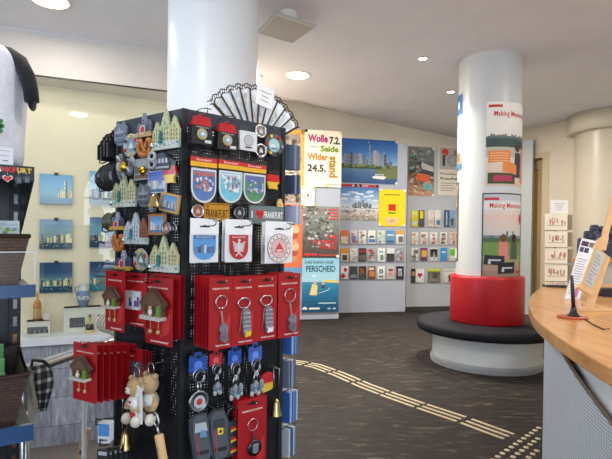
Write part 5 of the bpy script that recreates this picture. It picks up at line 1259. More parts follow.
# badge packs, white pack
for box, lab, off in (((189, 114, 214.5, 144.5), 'black badge packet with red header, nearest the rack corner', .055), ((215, 121.5, 239, 150), 'black badge packet with red header, second from the rack corner', .05)):
    t, w, h = item('badge_packet', lab, 'badge packet', FR, box, off, 'badge packets on the top row')
    for k in range(3):
        b = MB(); m = Matrix.Translation((0, .011 * k, 0)) @ Matrix.Rotation(.04 * k, 4, 'Y'); b.prism([(-w * .42, 0), (w * .42, 0), (w * .38, h * .62), (-w * .38, h * .62)], -.002, 0, (36, 36, 40)); b.v = [m @ p for p in b.v]; b.build('packet', 'card', t)
        b = MB(); b.prism([(-w * .38, h * .62), (w * .38, h * .62), (w * .3, h * .9), (w * .1, h * .92), (w * .06, h), (-w * .06, h), (-w * .1, h * .92), (-w * .3, h * .9)], -.002, 0, (186, 32, 40)); b.v = [m @ p for p in b.v]; b.build('header', 'card', t)
    b = MB(); b.lathe([(.0005, .003), (w * .15, .0032), (w * .18, .005), (w * .2, .002)], (214, 186, 110), 20, (0, 0, h * .34), axis='y', cap=False); b.disc(0, h * .34, w * .14, -.0058, (150, 180, 206), 14); b.flat([(-w * .08, h * .3), (w * .08, h * .3), (0, h * .42)], -.006, (236, 236, 236)); b.build('badge', 'gloss', t)
    b = MB(); b.rect(w * .1, h * .06, w * .36, h * .16, -.0026, (206, 206, 206)); b.text('PREMIUM', 0, h * .56, w=w * .5, h=h * .045, y=-.0026, col=(206, 206, 206)); b.build('printed_pattern', 'card', t)
    u, z = FR.hit((box[0] + box[2]) / 2, box[1] + 2, off); hook(FR, 0, 0, off + .03, (60, 62, 66), u=u, z=z)
t, w, h = item('white_packet', 'white boxed badge packet in clear wrap right of the black packets', 'badge packet', FR, (238.5, 127, 255.5, 151), .04)
b = MB(); b.rbox(-w / 2, w / 2, -.008, 0, 0, h * .8, (228, 230, 234), .002); b.build('box', 'card', t)
b = MB(); b.disc(0, h * .42, w * .24, -.0088, (196, 202, 206), 16); b.ring(0, h * .42, w * .24, w * .28, -.0088, (150, 156, 160)); b.rect(-w * .2, h * .1, w * .2, h * .16, -.0088, (60, 62, 66)); b.build('printed_pattern', 'card', t)
b = MB(); bag(b, w * 1.06, h, .012); b.build('clear_wrap', 'acrylic', t)
medal('upper round silver magnet beside the white packet', FR, (254, 124.5, 266, 138.5), off=.01, col=(206, 208, 212), inner=(130, 126, 126), group=None); medal('lower round silver magnet beside the white packet', FR, (253.5, 143.5, 266.5, 158), off=.01, col=(206, 208, 212), inner=(60, 60, 64), group=None)
t, w, h = item('shield_plate', 'round glossy view plate with red and yellow shields, top right of the rack', 'magnet', FR, (263.5, 134, 282.5, 157), .008); r = h / 2
b = MB(); b.lathe([(.0005, .004), (r * .6, .005), (r * .66, .004), (r * .96, .007), (r, .003), (r * .5, 0)], (96, 100, 108), 30, (0, 0, r), axis='y', cap=False); b.build('dish', 'pewter', t)
b = MB(); b.disc(0, r, r * .58, -.0058, (170, 214, 216), 20); b.disc(-r * .15, r * .9, r * .3, -.0064, (222, 234, 236), 12, r * .16); b.rect(-r * .3, r * .6, r * .4, r * .8, -.0066, (120, 150, 190)); b.build('picture', 'gloss', t)
b = MB()
for i, c in enumerate([(206, 40, 46), (238, 206, 50), (206, 40, 46), (238, 206, 50), (40, 44, 60), (150, 160, 170)]):
    a = 1.0 + i * PI / 3; b.prism([(r * .82 * math.cos(a) + r * .16 * math.cos(a + q * PI / 2 + .78), r + r * .82 * math.sin(a) + r * .16 * math.sin(a + q * PI / 2 + .78)) for q in range(4)], -.0105, -.006, c)
b.build('rim_shields', 'gloss', t)

# shield patches in clear bags with a black red gold header
def shield_pts(w, h, z0=0, k=1.0):
    L = [(-w / 2 * k, z0 + h), (-w / 2 * k, z0 + h * .45)] + [(-w / 2 * k * math.cos(a), z0 + h * .45 - h * .45 * math.sin(a)) for a in [PI / 2 * i / 6 for i in range(1, 6)]] + [(0, z0)]
    R = [(-x, z) for x, z in L[:-1]][::-1]
    return L + R
for n_, (box, lab, cs) in enumerate((((190, 152.5, 216.5, 204), 'flag topped bag with a shield patch of red and white houses', [(206, 120, 100), (90, 130, 190), (236, 236, 236), (70, 110, 160)]), ((218, 156, 242.5, 204), 'flag topped bag with a shield patch of pale blue towers', [(206, 236, 244), (120, 206, 226), (240, 244, 246), (170, 130, 140)]), ((242.5, 160, 265.5, 204.5), 'flag topped bag with a shield patch of a green river skyline', [(110, 120, 190), (90, 150, 110), (206, 200, 210), (70, 110, 180)]))):
    t, w, h = item('patch_bag', lab, 'souvenir patch', FR, box, .05, 'shield patches with flag headers')
    b = MB()
    for za, zb, c in ((.9, .95, (40, 36, 38)), (.81, .9, (214, 30, 40)), (.72, .81, (246, 190, 30))): b.prism([(-w * .5, h * za - .0), (w * .5, h * za - .0), (w * .5, h * zb), (-w * .5, h * zb)], -.003, -.002, c)
    b.text('Souvenir', 0, h * .855, w=w * .6, h=h * .05, y=-.0036, col=(250, 220, 210), bold=.02); b.build('header', 'card', t)
    b = MB(); b.prism(shield_pts(w * .94, h * .66, h * .02), -.003, -.001, (228, 232, 236)); b.build('patch', 'cloth', t)
    b = MB(); k = w * .84; b.flat([(x, z) for x, z in shield_pts(k, h * .58, h * .06)], -.0036, cs[1]); r = random.Random(n_)
    b.rect(-k * .46, h * .54, k * .46, h * .62, -.004, cs[0] if n_ != 1 else (236, 240, 244))
    for i in range(60):
        x, z = k * (-.4 + .8 * r.random()), h * (.24 + .28 * r.random()); b.rect(x - k * .05, z, x + k * .05, z + h * (.03 + .05 * r.random()), -.0042 - i * 2e-5, r.choice(cs))
    b.text('FRANKFURT', 0, h * .58, w=k * .7, h=h * .03, y=-.0048, col=(90, 110, 170)); b.disc(k * .2, h * .3, k * .16, -.0049, cs[2], 10, h * .05); b.build('embroidery', 'cloth', t)
    b = MB(); bag(b, w, h, .0062); b.build('clear_bag', 'acrylic', t)
    u, z = FR.hit((box[0] + box[2]) / 2, box[1] + 5, .05); hook(FR, 0, 0, .08, (60, 62, 66), u=u, z=z)

# plates and rounds of the third row
def sign_plate(label, box, bg, fg, txt, heart=False):
    t, w, h = item('number_plate_magnet', label, 'magnet', FR, box, .006)
    b = MB(); b.rbox(-w / 2, w / 2, -.003, 0, 0, h, bg, .002); b.build('plate', 'gloss', t)
    b = MB()
    if heart:
        x = -w * .2; b.text('I', -w * .42, h * .5, h=h * .36, y=-.0036, col=fg, bold=.03); b.disc(x - h * .13, h * .6, h * .16, -.0036, (206, 40, 46), 12); b.disc(x + h * .13, h * .6, h * .16, -.0036, (206, 40, 46), 12); b.flat([(x - h * .28, h * .55), (x, h * .2), (x + h * .28, h * .55)], -.0036, (206, 40, 46))
        b.text(txt, w * .19, h * .5, w=w * .56, h=h * .38, y=-.0036, col=fg, bold=.025)
    else:
        b.text(txt, 0, h * .42, w=w * .86, h=h * .46, y=-.0036, col=fg, bold=.012); b.rect(-w * .46, h * .9, w * .46, h * .93, -.0036, fg); b.rect(-w * .46, h * .06, w * .46, h * .09, -.0036, fg); b.disc(-w * .36, h * .78, h * .05, -.0036, fg, 8)
    b.build('lettering', 'gloss', t)
sign_plate('orange yellow plate magnet reading FRANKFURT', (203.5, 203, 229, 221.5), (232, 164, 44), (70, 44, 20), 'FRANKFURT'); sign_plate('grey green plate magnet reading I heart FRANKFURT', (248.5, 206, 283, 224), (112, 128, 128), (236, 240, 240), 'FRANKFURT', True)
medal('round silver magnet with a red centre left of the orange plate', FR, (190.5, 204, 203.5, 218.5), off=.008, col=(206, 208, 212), inner=(190, 110, 80), group=None); medal('round dark metal magnet between the orange and grey green plates', FR, (231, 206, 246, 219.5), off=.008, col=(130, 134, 138), inner=(80, 84, 90), group=None)
t, w, h = item('gold_figure_magnet', 'small golden figure magnet above the grey green plate', 'magnet', FR, (275.5, 199, 282.5, 207), .006)
b = MB(); b.prism([(-w * .4, 0), (w * .4, 0), (w * .4, h * .4), (w * .2, h * .6), (w * .2, h * .9), (0, h), (-w * .3, h * .9), (-w * .4, h * .5)], -.008, 0, (226, 200, 120)); b.ball((0, -.008, h * .4), w * .2, (240, 216, 150), 8, 6); b.build('figure', 'resin', t)

# white headed bags of the fourth row
def art_blue(b, w, h):
    b.flat(shield_pts(w * .8, h * .56, h * .06), -.0036, (90, 160, 220)); b.rect(-w * .38, h * .54, w * .38, h * .61, -.0039, (66, 110, 170)); b.text('FRANKFURT', 0, h * .575, w=w * .6, h=h * .035, y=-.0043, col=W)
    skyline(b, w * .66, h, -.0041, h * .22, h * .26, [(220, 234, 246), (60, 90, 140), (150, 180, 210), (90, 120, 160)], 3, n=9)
def art_eagle(b, w, h):
    b.flat(shield_pts(w * .7, h * .58, h * .06), -.0036, (190, 34, 52)); b.text('FRANKFURT', 0, h * .585, w=w * .5, h=h * .04, y=-.0042, col=W)
    E = (222, 214, 216)
    b.flat([(-w * .05, h * .2), (w * .05, h * .2), (w * .06, h * .44), (0, h * .5), (-w * .06, h * .44)], -.0042, E); b.disc(w * .01, h * .51, w * .05, -.0043, E, 10)
    for s_ in (-1, 1):
        for i in range(4): b.flat([(s_ * w * .04, h * (.42 - .04 * i)), (s_ * w * (.24 - .02 * i), h * (.5 - .07 * i)), (s_ * w * (.22 - .02 * i), h * (.45 - .07 * i)), (s_ * w * .04, h * (.38 - .04 * i))][::s_], -.0042, E)
        b.flat([(s_ * w * .02, h * .24), (s_ * w * .14, h * .14), (s_ * w * .1, h * .13), (0, h * .2)][::s_], -.0042, E)
def art_round(b, w, h):
    z = h * .36; b.disc(0, z, w * .42, -.0036, (150, 40, 40), 26); b.disc(0, z, w * .4, -.0038, (236, 230, 228), 26); b.ring(0, z, w * .27, w * .29, -.004, (150, 40, 40)); b.disc(0, z, w * .26, -.0041, (232, 190, 190), 20)
    b.flat([(-w * .16, z - w * .12), (w * .16, z - w * .12), (w * .12, z), (0, z + w * .17), (-w * .12, z)], -.0045, (206, 60, 64)); b.rect(-w * .1, z - w * .1, w * .1, z - w * .04, -.0048, (240, 220, 216))
    for i in range(14): a = PI * 2 * i / 14; b.rect(w * .34 * math.cos(a) - w * .02, z + w * .34 * math.sin(a) - w * .02, w * .34 * math.cos(a) + w * .02, z + w * .34 * math.sin(a) + w * .02, -.0042, (90, 50, 50))
def white_bag(label, box, off, art, rot=0):
    t, w, h = item('sticker_bag', label, 'souvenir patch', FR, box, off, 'white headed patch bags')
    b = MB(); b.rbox(-w / 2, w / 2, -.002, -.001, h * .0, h * .66, (232, 236, 240), .002); b.build('backing', 'card', t)
    b = MB(); b.prism([(-w / 2, h * .64), (w / 2, h * .64), (w / 2, h), (-w / 2, h)], -.0035, -.0028, (240, 242, 244)); b.flat([(x * w, h * z) for x, z in [(-.16, .8), (.16, .8), (.18, .83), (.05, .84), (0, .86), (-.05, .84), (-.18, .83)]], -.004, (60, 62, 66)); b.build('header', 'paper', t)
    b = MB(); art(b, w, h); b.build('patch', 'cloth', t)
    b = MB(); bag(b, w, h * .66, .0062); b.build('clear_bag', 'acrylic', t)
    return t
white_bag('white headed bag with a blue skyline shield patch', (189.5, 218.5, 218, 262.5), .07, art_blue); white_bag('white headed bag with a red shield and white eagle', (224.5, 219.5, 251.5, 262), .065, art_eagle)
white_bag('white headed bag with a round red and white patch, front of two', (264.5, 221.5, 292, 263), .09, art_round); white_bag('white headed bag half hidden behind the round red patch', (261, 222.5, 288, 263.5), .055, art_round)
white_bag('white headed bag peeking out left of the white eagle bag', (221.5, 220.5, 248, 261), .045, art_eagle)
for px, py in ((205, 226), (240, 226), (279, 229)): hook(FR, px, py, .115, (90, 94, 98))

# keychains with tags
def key_tag(label, box, col, kind, off=.03):
    t, w, h = item('keychain', label, 'keychain', FR, box, off, 'tagged keychains')
    b = MB(); b.rbox(-w * .42, w * .42, -.004, -.002, h * .66, h * .93, col, .004); b.prism([(-w * .2, h * .9), (w * .2, h * .9), (w * .16, h), (-w * .16, h)], -.004, -.002, col); b.disc(0, h * .92, w * .09, -.0044, (30, 32, 40), 10); b.build('tag', 'card', t)
    b = MB(); b.disc(0, h * .77, w * .2, -.0046, tuple(min(255, c + 60) for c in col), 16); b.rect(-w * .3, h * .7, w * .3, h * .72, -.0046, tuple(min(255, c + 40) for c in col)); b.build('printed_pattern', 'card', t)
    b = MB(); ring_tube(b, 0, h * .6, w * .26, -.008, .0018, SIL, 20, h * .12); ring_tube(b, w * .05, h * .57, w * .22, -.011, .0014, (160, 162, 170), 18, h * .1); b.build('key_ring', 'steel', t)
    if kind == 'round':
        b = MB(); b.tube([(-w * .05, -.008, h * .48), (-w * .02, -.008, h * .3)], .003, SIL, 6); b.tube([(w * .1, -.008, h * .48), (w * .08, -.008, h * .3)], .003, (150, 152, 160), 6); b.build('chain', 'steel', t)
        b = MB(); b.lathe([(.0005, .001), (w * .38, .001), (w * .46, .003), (w * .46, .008), (w * .4, .009), (w * .36, .0075), (.0005, .0078)], (150, 154, 160), 28, (0, -.004, h * .15), axis='y'); b.build('medal', 'steel', t)
        b = MB(); b.disc(0, h * .15, w * .14, -.0135, (190, 60, 60), 14); b.ring(0, h * .15, w * .14, w * .26, -.0133, (186, 190, 196), 18); b.build('emblem', 'gloss', t)
    else:
        for i in range(3 if kind == 'single' else 4):
            x = w * (-.22 + .44 * i / 3) if kind != 'single' else w * (-.12 + .12 * i); zl = h * (.2 + .05 * (i % 2))
            b = MB(); b.tube([(x * .3, -.01, h * .5), (x, -.012, zl + h * .08)], .0026, (150, 154, 162) if i % 2 else SIL, 6); b.build('strap', 'steel', t)
            b = MB(); c = (150, 156, 166) if i % 2 else (120, 124, 134); b.ball((x * 1.2, -.013 - .004 * (i % 2), zl), (w * .15, .006, h * .09), c, 8, 6); b.ball((x * 1.4, -.014, zl - h * .1), (w * .12, .006, h * .06), (196, 200, 206), 8, 6); b.ball((x * 1.2 + w * .05, -.02, zl - h * .03), (w * .06, .003, h * .03), (90, 150, 190), 6, 5); b.build('pendant', 'pewter', t)
    u, z = FR.hit((box[0] + box[2]) / 2, box[1] + 3, off); hook(FR, 0, 0, off + .03, (60, 62, 66), u=u, z=z, tip=False)
    return t
BLUE = (40, 84, 180)
key_tag('blue tagged keychain with a round silver medal, leftmost of four', (186.5, 352, 208, 409), BLUE, 'round'); key_tag('red tagged keychain with silver pendants', (207.5, 349.5, 222.5, 396), (196, 36, 46), 'single')
key_tag('blue tagged keychain right of the red tagged one', (226, 345.5, 241.5, 401), BLUE, 'many'); key_tag('blue tagged keychain with pale print, rightmost of four', (246.5, 342, 262, 397), (70, 110, 200), 'many')
t, w, h = item('flag_opener', 'black opener with a red and gold flag map hanging beside the long bell', 'bottle opener', FR, (259, 364, 274.5, 391), .012)
b = MB(); b.tube([(w * .3, -.004, h * .2), (w * .38, -.004, h * .7), (w * .2, -.004, h), (0, -.004, h * .8)], .004, (34, 34, 36), 8); b.build('handle', 'gloss', t)
b = MB(); b.prism([(-w * .46, h * .34), (w * .3, h * .34), (w * .28, h * .68), (-w * .1, h * .74), (-w * .46, h * .62)], -.008, -.002, (206, 34, 38)); b.build('band', 'gloss', t)
b = MB(); b.prism([(-w * .36, 0), (w * .1, h * .04), (w * .3, h * .1), (w * .3, h * .33), (-w * .46, h * .33)], -.008, -.002, (232, 190, 60)); b.build('band', 'gloss', t)

def car(label, box, kind, off=.03):
    t, w, h = item('car_opener', label, 'bottle opener', FR, box, off, 'car shaped openers'); m = Matrix.Translation((0, 0, h)) @ Matrix.Rotation(-.1, 4, 'Y') @ Matrix.Translation((0, 0, -h))
    C1 = (70, 76, 84)
    if kind == 'flag':
        b = MB(); b.rbox(-w * .34, w * .34, -.008, 0, 0, h * .72, (56, 58, 64), .003); b.build('body', 'gloss', t)
        b = MB(); ring_tube(b, 0, h * .84, w * .28, -.004, .0028, (90, 94, 100), 16, h * .13); b.build('opener_head', 'steel', t)
        for i in range(3):
            b = MB(); z = h * (.06 + .22 * i); b.flat([(-w * .1, z), (w * .24, z + h * .02), (w * .26, z + h * .06), (-w * .08, z + h * .05)], -.0086, (238, 196, 40)); b.flat([(-w * .08, z + h * .05), (w * .26, z + h * .06), (w * .2, z + h * .12), (-w * .06, z + h * .1)], -.0086, (206, 40, 44)); b.build('flag', 'gloss', t)
        return t
    o = [(-w * .36, h * .02), (w * .2, 0), (w * .42, h * .08), (w * .4, h * .5), (w * .46, h * .7), (w * .3, h * .96), (-w * .12, h), (-w * .42, h * .92), (-w * .46, h * .6), (-w * .42, h * .4)]
    b = MB(); b.prism(o, -.010, 0, C1); b.prism([(x * .8, h * .03 + z * .95) for x, z in o], -.014, -.01, (84, 90, 98)); b.v = [m @ p for p in b.v]; b.build('body', 'gloss', t)
    b = MB(); b.flat([(-w * .3, h * .66), (w * .28, h * .62), (w * .24, h * .8), (-w * .24, h * .84)], -.0146, (176, 190, 202) if kind == 'plain' else (60, 64, 70)); b.flat([(-w * .28, h * .2), (w * .26, h * .16), (w * .26, h * .24), (-w * .28, h * .28)], -.0146, (44, 46, 52)); b.v = [m @ p for p in b.v]; b.build('glazing', 'gloss', t)
    b = MB(); b.text('FRANKFURT', -w * .2, h * .4, w=h * .42, h=w * .1, y=-.015, col=(206, 70, 70), rot=PI / 2, bold=.01)
    if kind == 'crest': b.flat([(-w * .1, h * .52), (w * .14, h * .5), (w * .16, h * .62), (-w * .1, h * .66)], -.0152, (238, 206, 40)); b.disc(w * .03, h * .57, w * .07, -.0156, (60, 40, 30), 8)
    else: b.flat([(-w * .1, h * .54), (w * .22, h * .5), (w * .2, h * .64), (-w * .04, h * .68)], -.0152, (110, 150, 190))
    b.v = [m @ p for p in b.v]; b.build('printed_pattern', 'gloss', t); return t
car('grey car shaped opener with a pale blue window, leftmost of the lowest row', (186, 412.5, 208, 463), 'plain'); car('grey car shaped opener with a yellow crest', (204, 408.5, 226, 460), 'crest'); car('dark slim opener with red and gold flags', (222.5, 407, 239, 455), 'flag')
for px, py in ((196, 411), (213, 408), (231, 406)): hook(FR, px, py, .07, (60, 62, 66), tip=False)

# ---------- hidden right side: wire pockets of blue packs (lower) and cards (upper)
def pack_stack(label, F_, px, py0, py1, d, cols, n=5, wdt=.046, off0=.02, cat='packet', name='card_packet'):
    """a stack of thin packets hanging face outwards on one hook; u from the pixel at the middle of the stack"""
    u, _ = F_.hit(px, (py0 + py1) / 2, off0 + d * n / 2); z0 = F_.hit(px, py1, off0 + d * n / 2)[1]; z1 = F_.hit(px, py0, off0 + d * n / 2)[1]; h = z1 - z0
    for k in range(n):
        t = thing(name, label if k == n - 1 else label.replace('outermost', '%s behind the outermost' % ['next', 'second', 'third', 'fourth', 'fifth', 'sixth'][n - 2 - k]), cat, F_.pos(u, z0, off0 + d * k), F_.rz, None if k == n - 1 else 'stack behind: ' + label[:40])
        b = MB(); b.box(-wdt / 2, wdt / 2, -d * .55, 0, 0, h, cols[k % len(cols)]); b.build('packet', 'card', t)
        b = MB(); b.rect(-wdt * .46, h * .02, wdt * .46, h * .3, -d * .55 - .0005, (226, 230, 236)); b.build('printed_pattern', 'card', t)
    b = MB(); P = lambda o, du=0, dz=0: F_.pos(u + du, z1 + dz, o)
    b.tube([P(-.001), P(off0 + d * n + .02), P(off0 + d * n + .024, 0, -h * .5), P(off0 + d * n + .012, 0, -h * .55)], .0016, (34, 36, 40), 6); b.build('hook', 'black', rack, world=True)
PB = [(60, 110, 190), (200, 214, 230), (50, 96, 180), (120, 160, 210)]
pack_stack('blue packet, outermost on the first side hook under the red cards', FRB, 289, 334, 353, .008, PB); pack_stack('grey blue packet, outermost on the second lower side hook', FRB, 287, 359, 386, .008, [(120, 134, 160), (70, 90, 130), (170, 180, 196)]); pack_stack('bright blue packet, outermost on the third side hook', FRB, 288, 390, 420, .008, PB, n=6); pack_stack('white and blue packet, outermost on the lowest side hook', FRB, 287, 426, 454, .008, [(206, 216, 226), (90, 140, 180), (60, 70, 90)])
pack_stack('grey card, outermost on the top side hook', FRB, 292, 146, 170, .008, [(110, 124, 150), (150, 160, 180), (90, 100, 126)], n=5); pack_stack('blue grey card, outermost on the side hook beside the patches', FRB, 292, 176, 194, .008, [(70, 84, 110), (150, 170, 196), (60, 66, 84)], n=5); pack_stack('violet white card, outermost on the side hook beside the plates', FRB, 293, 206, 224, .008, [(190, 196, 222), (214, 218, 230), (150, 170, 206)], n=4)

# ---------- hidden left side: black magnets on wire hooks, green wreath, white rings, small packs
def disc_row(label, px0, px1, py0, py1, n, col, name, cat, thick=.006, wob=0.0, shape='disc'):
    F_ = FLB; ua, z = F_.hit(117, (py0 + py1) / 2, 0); u = max(-WR * .5, -.05); u = -.012
    L = .13; ztop = F_.hit((px0 + px1) / 2, py0, .05); zbot = F_.hit((px0 + px1) / 2, py1, .05)
    zt = at_y((px0 + px1) / 2, py0, Ll.y + .06).z; zb = at_y((px0 + px1) / 2, py1, Ll.y + .06).z; r = (zt - zb) / 2; zc = (zt + zb) / 2
    for k in range(n):
        off = .02 + (.105 if n > 3 else .06) * k / max(1, n - 1)
        t = thing(name, label + ', ' + (['nearest', 'second', 'third', 'fourth', 'fifth', 'sixth', 'seventh', 'eighth', 'ninth'][k]) + ' to the rack', cat, F_.pos(u + .004 * math.sin(k * 2.1) * wob, zc - r + .006 * wob * math.sin(k * 1.7), off), F_.rz + .18 * wob * math.sin(k * 2.7), label[:60])
        if shape == 'disc':
            b = MB(); b.lathe([(r * .35, 0), (r * .98, 0), (r, thick * .5), (r * .92, thick), (r * .4, thick * .9), (r * .35, 0)], col, 24, (0, 0, r), axis='y', cap=False); b.build('ring', 'gloss', t)
            b = MB(); b.lathe([(.0005, thick * .3), (r * .36, thick * .3)], tuple(min(255, c + 14) for c in col), 16, (0, 0, r), axis='y', cap=False); b.build('centre', 'gloss', t)
        elif shape == 'ring':
            b = MB(); ring_tube(b, 0, r, r * .8, -thick / 2, thick * .55, col, 18); b.build('ring', 'ceramic', t)
        else:
            b = MB(); b.prism(gable(0, 0, r * 1.5, r * 1.9, 3, .3), -thick, 0, col); b.build('plaque', 'gloss', t)
            b = MB(); [b.rect(-r * .5 + r * .4 * i, r * .3, -r * .3 + r * .4 * i, r * .9, -thick - .0005, (84, 88, 94)) for i in range(3)]; b.ball((0, -thick, r * 1.2), r * .2, (110, 112, 116), 8, 6); b.build('relief', 'gloss', t)
    loop_hook(F_, u, zc - r * .7, .205 if n > 3 else .17, hgt=.04, wdt=.034)
disc_row('black house shaped magnet on the top left wire hook', 92, 117, 131, 160, 6, (34, 35, 38), 'black_magnet', 'magnet', .008, .8, 'gable')
disc_row('round black magnet on the second left wire hook', 95, 117, 164, 189, 7, (52, 53, 58), 'black_disc', 'magnet', .005, .9)
disc_row('dark green wreath magnet on the third left wire hook', 101, 114, 212, 231, 3, (70, 78, 44), 'wreath_magnet', 'magnet', .012, 0, 'ring')
disc_row('white ring magnet above the lower left red cards', 98, 120, 314, 335, 5, (214, 208, 190), 'white_ring', 'magnet', .007, 0, 'ring')
def small_pack(label, px0, py0, px1, py1, off, cols):
    q = FL_.spot(px0, py0, px1, py1, off); t = thing('small_packet', label, 'packet', q[0], FL_.rz + .5); w, h = q[1] * .6, q[2]
    b = MB(); b.rbox(-w / 2, w / 2, -.02, 0, 0, h, (206, 212, 220), .002); b.build('box', 'card', t); b = MB(); b.rect(-w * .46, h * .35, w * .46, h * .95, -.0206, cols); b.rect(-w * .3, h * .1, w * .3, h * .2, -.0206, (120, 126, 136)); b.build('printed_pattern', 'card', t)
    return t
small_pack('blue and white boxed magnet on a wire hook at the lower left', 102, 420, 114, 440, .16, (70, 130, 196))
for k, (px, py) in enumerate(((108, 420), (112, 441), (120, 452))):
    a_ = FL_.hit(px - 12, py, .2); c_ = FL_.hit(118, py - 3, .0); pA, pB = FL_.pos(a_[0], a_[1], .2), FL_.pos(c_[0], c_[1], 0)
    d_ = Vector((0, 0, 1)); b = MB(); b.tube([pB, pB + (pA - pB) * .9, pA + d_ * .004, pA - d_ * .012, pB + (pA - pB) * .55 - d_ * .014], .0018, (30, 30, 32), 6); b.build('hook', 'black', rack, world=True)
for k in range(5):
    q = FL_.hit(104 + 5 * k, 462 - 1.2 * k, .15 - .03 * k); t = thing('black_packet', 'black and silver packet at the rack foot, %s from the left' % ['first', 'second', 'third', 'fourth', 'fifth'][k], 'packet', FL_.pos(q[0], q[1], .15 - .03 * k), FL_.rz + .4, 'black and silver packets at the rack foot'); b = MB(); b.rbox(-.016, .016, -.006, 0, 0, .035, (44, 46, 52), .002); b.build('box', 'card', t); b = MB(); b.rect(-.012, .02, .012, .03, -.0066, (180, 186, 196)); b.build('printed_pattern', 'card', t)

# ---------- folding hand fan with picture leaves on top of the rack, and the clear sign holder
fc = FR.hit(254, 152, -.1); fp = FR.pos(fc[0], fc[1], -.1)
fan = thing('hand_fan', 'open folding hand fan with pale picture leaves and black lace edge on the rack top', 'fan', fp, FR.rz)
rad = (FR.hit(254, 85, -.1)[1] - fc[1]); A0, A1 = math.radians(141), math.radians(32); NF_ = 10
for i in range(NF_):
    a0 = A0 + (A1 - A0) * i / NF_; a1 = A0 + (A1 - A0) * (i + 1) / NF_; am = a0 + (a1 - a0) * .96
    def P(a, r, y): return (r * rad * math.cos(a), y, r * rad * math.sin(a))
    vs = [P(a0, .38, 0), P(am, .38, -.006), P(am, .9, -.008), P((a0 + am) / 2, .93, -.006), P(a0, .9, 0)]
    b = MB(); b.add(vs + [(x, y + .0012, z) for x, y, z in vs], [(0, 1, 2, 3, 4), (9, 8, 7, 6, 5)], (232, 238, 242)); b.build('leaf', 'paper', fan)
    b = MB(); r = random.Random(i)
    for k in range(9):
        rr = .45 + .42 * r.random(); aa = a0 + (am - a0) * (.2 + .6 * r.random()); c = r.choice([(214, 224, 232), (222, 230, 216), (228, 230, 224), (210, 218, 228), (230, 226, 220)]); s_ = .03 * rad
        x, y, z = P(aa, rr, -.0075); b.add([(x - s_, y, z - s_ * 1.6), (x + s_, y, z - s_), (x + s_ * .7, y, z + s_ * 1.8), (x - s_, y, z + s_)], [(0, 1, 2, 3)], c)
    b.build('leaf_print', 'paper', fan)
for i in range(NF_ + 1):
    a = A0 + (A1 - A0) * i / NF_; b = MB(); b.bar((.02 * rad * math.cos(a), -.010, .02 * rad * math.sin(a)), (.93 * rad * math.cos(a), -.011, .93 * rad * math.sin(a)), 0.0045 if i not in (0, NF_) else .007, .003, (64, 40, 34), up=(0, 1, 0)); b.build('rib', 'satin', fan)
b = MB()
for q in (0.93, .985): b.tube([(q * rad * (1 + .018 * math.cos(40 * a)) * math.cos(a), -.004, q * rad * (1 + .018 * math.cos(40 * a)) * math.sin(a)) for a in [A0 + .04 + (A1 - A0 - .08) * i / 150 for i in range(151)]], .0018, (52, 48, 48), 5)
for i in range(46): a = A0 + (A1 - A0) * i / 45; c = a - .03; b.tube([(.93 * rad * math.cos(a), -.004, .93 * rad * math.sin(a)), (1.0 * rad * math.cos(c), -.004, 1.0 * rad * math.sin(c))], .0012, (60, 56, 56), 4)
b.build('lace_edge', 'cloth', fan)
b = MB(); b.lathe([(.0005, .006), (.006, .005), (.006, -.006), (.0005, -.007)], (60, 44, 40), 12, (0, 0, 0), axis='y'); b.build('pivot', 'steel', fan)
sc = FR.spot(258, 88, 274, 108, .0); t = thing('sign_holder', 'small white notice held up by a clear clip in front of the hand fan', 'sign', FR.pos(FR.hit(274, 128, .012)[0], FR.hit(274, 128, .012)[1], .004), FR.rz)
hq = FR.hit(266.5, 108, -.02); lx = (FR.hit(262.5, 106, .0)[0] - FR.hit(274, 128, .012)[0]); lz = FR.hit(262.5, 107, 0)[1] - FR.hit(274, 128, .012)[1]; sw_, sh_ = sc[1], sc[2]
b = MB(); b.rbox(-.006, .006, -.006, .004, -.004, .024, (222, 230, 236), .002); b.tube([(0, 0, .02), (-.002, 0, lz * .5), (lx, 0, lz + .005)], .004, (226, 232, 238), 8); b.ball((-.001, -.001, lz * .5), .006, (226, 232, 238), 8, 6); b.build('clip', 'acrylic', t)
mm = Matrix.Translation((lx, 0, lz)) @ Matrix.Rotation(.16, 4, 'Y')
b = MB(); b.rbox(-sw_ * .52, sw_ * .52, -.003, -.001, 0, sh_, (238, 240, 242), .001); b.v = [mm @ p for p in b.v]; b.build('card', 'paper', t)
b = MB(); [b.rect(-sw_ * .34 + (.1 * sw_ if i else 0), sh_ * (.7 - .22 * i), sw_ * .34 - (.1 * sw_ if i else 0), sh_ * (.74 - .22 * i), -.0036, (150, 152, 158)) for i in range(3)]; b.v = [mm @ p for p in b.v]; b.build('printed_pattern', 'paper', t)
# the stand leg and the wooden slat at the lower left of the rack
t = thing('metal_stand', 'thin white metal pole rising beside the lower left red cards', 'stand', tuple(at_z(84, 520, 0) * 0 + Vector((at_y(84.5, 420, 1.62).x, 1.62, 0))))
b = MB(); b.tube([(0, 0, .012), (0, 0, at_y(84.5, 385, 1.62).z)], .008, (170, 174, 178), 10); b.build('pole', 'satin', t); b = MB(); b.lathe([(.001, .012), (.09, .012), (.1, .004), (.1, 0), (.001, 0)], (190, 194, 198), 24); b.build('foot', 'satin', t)

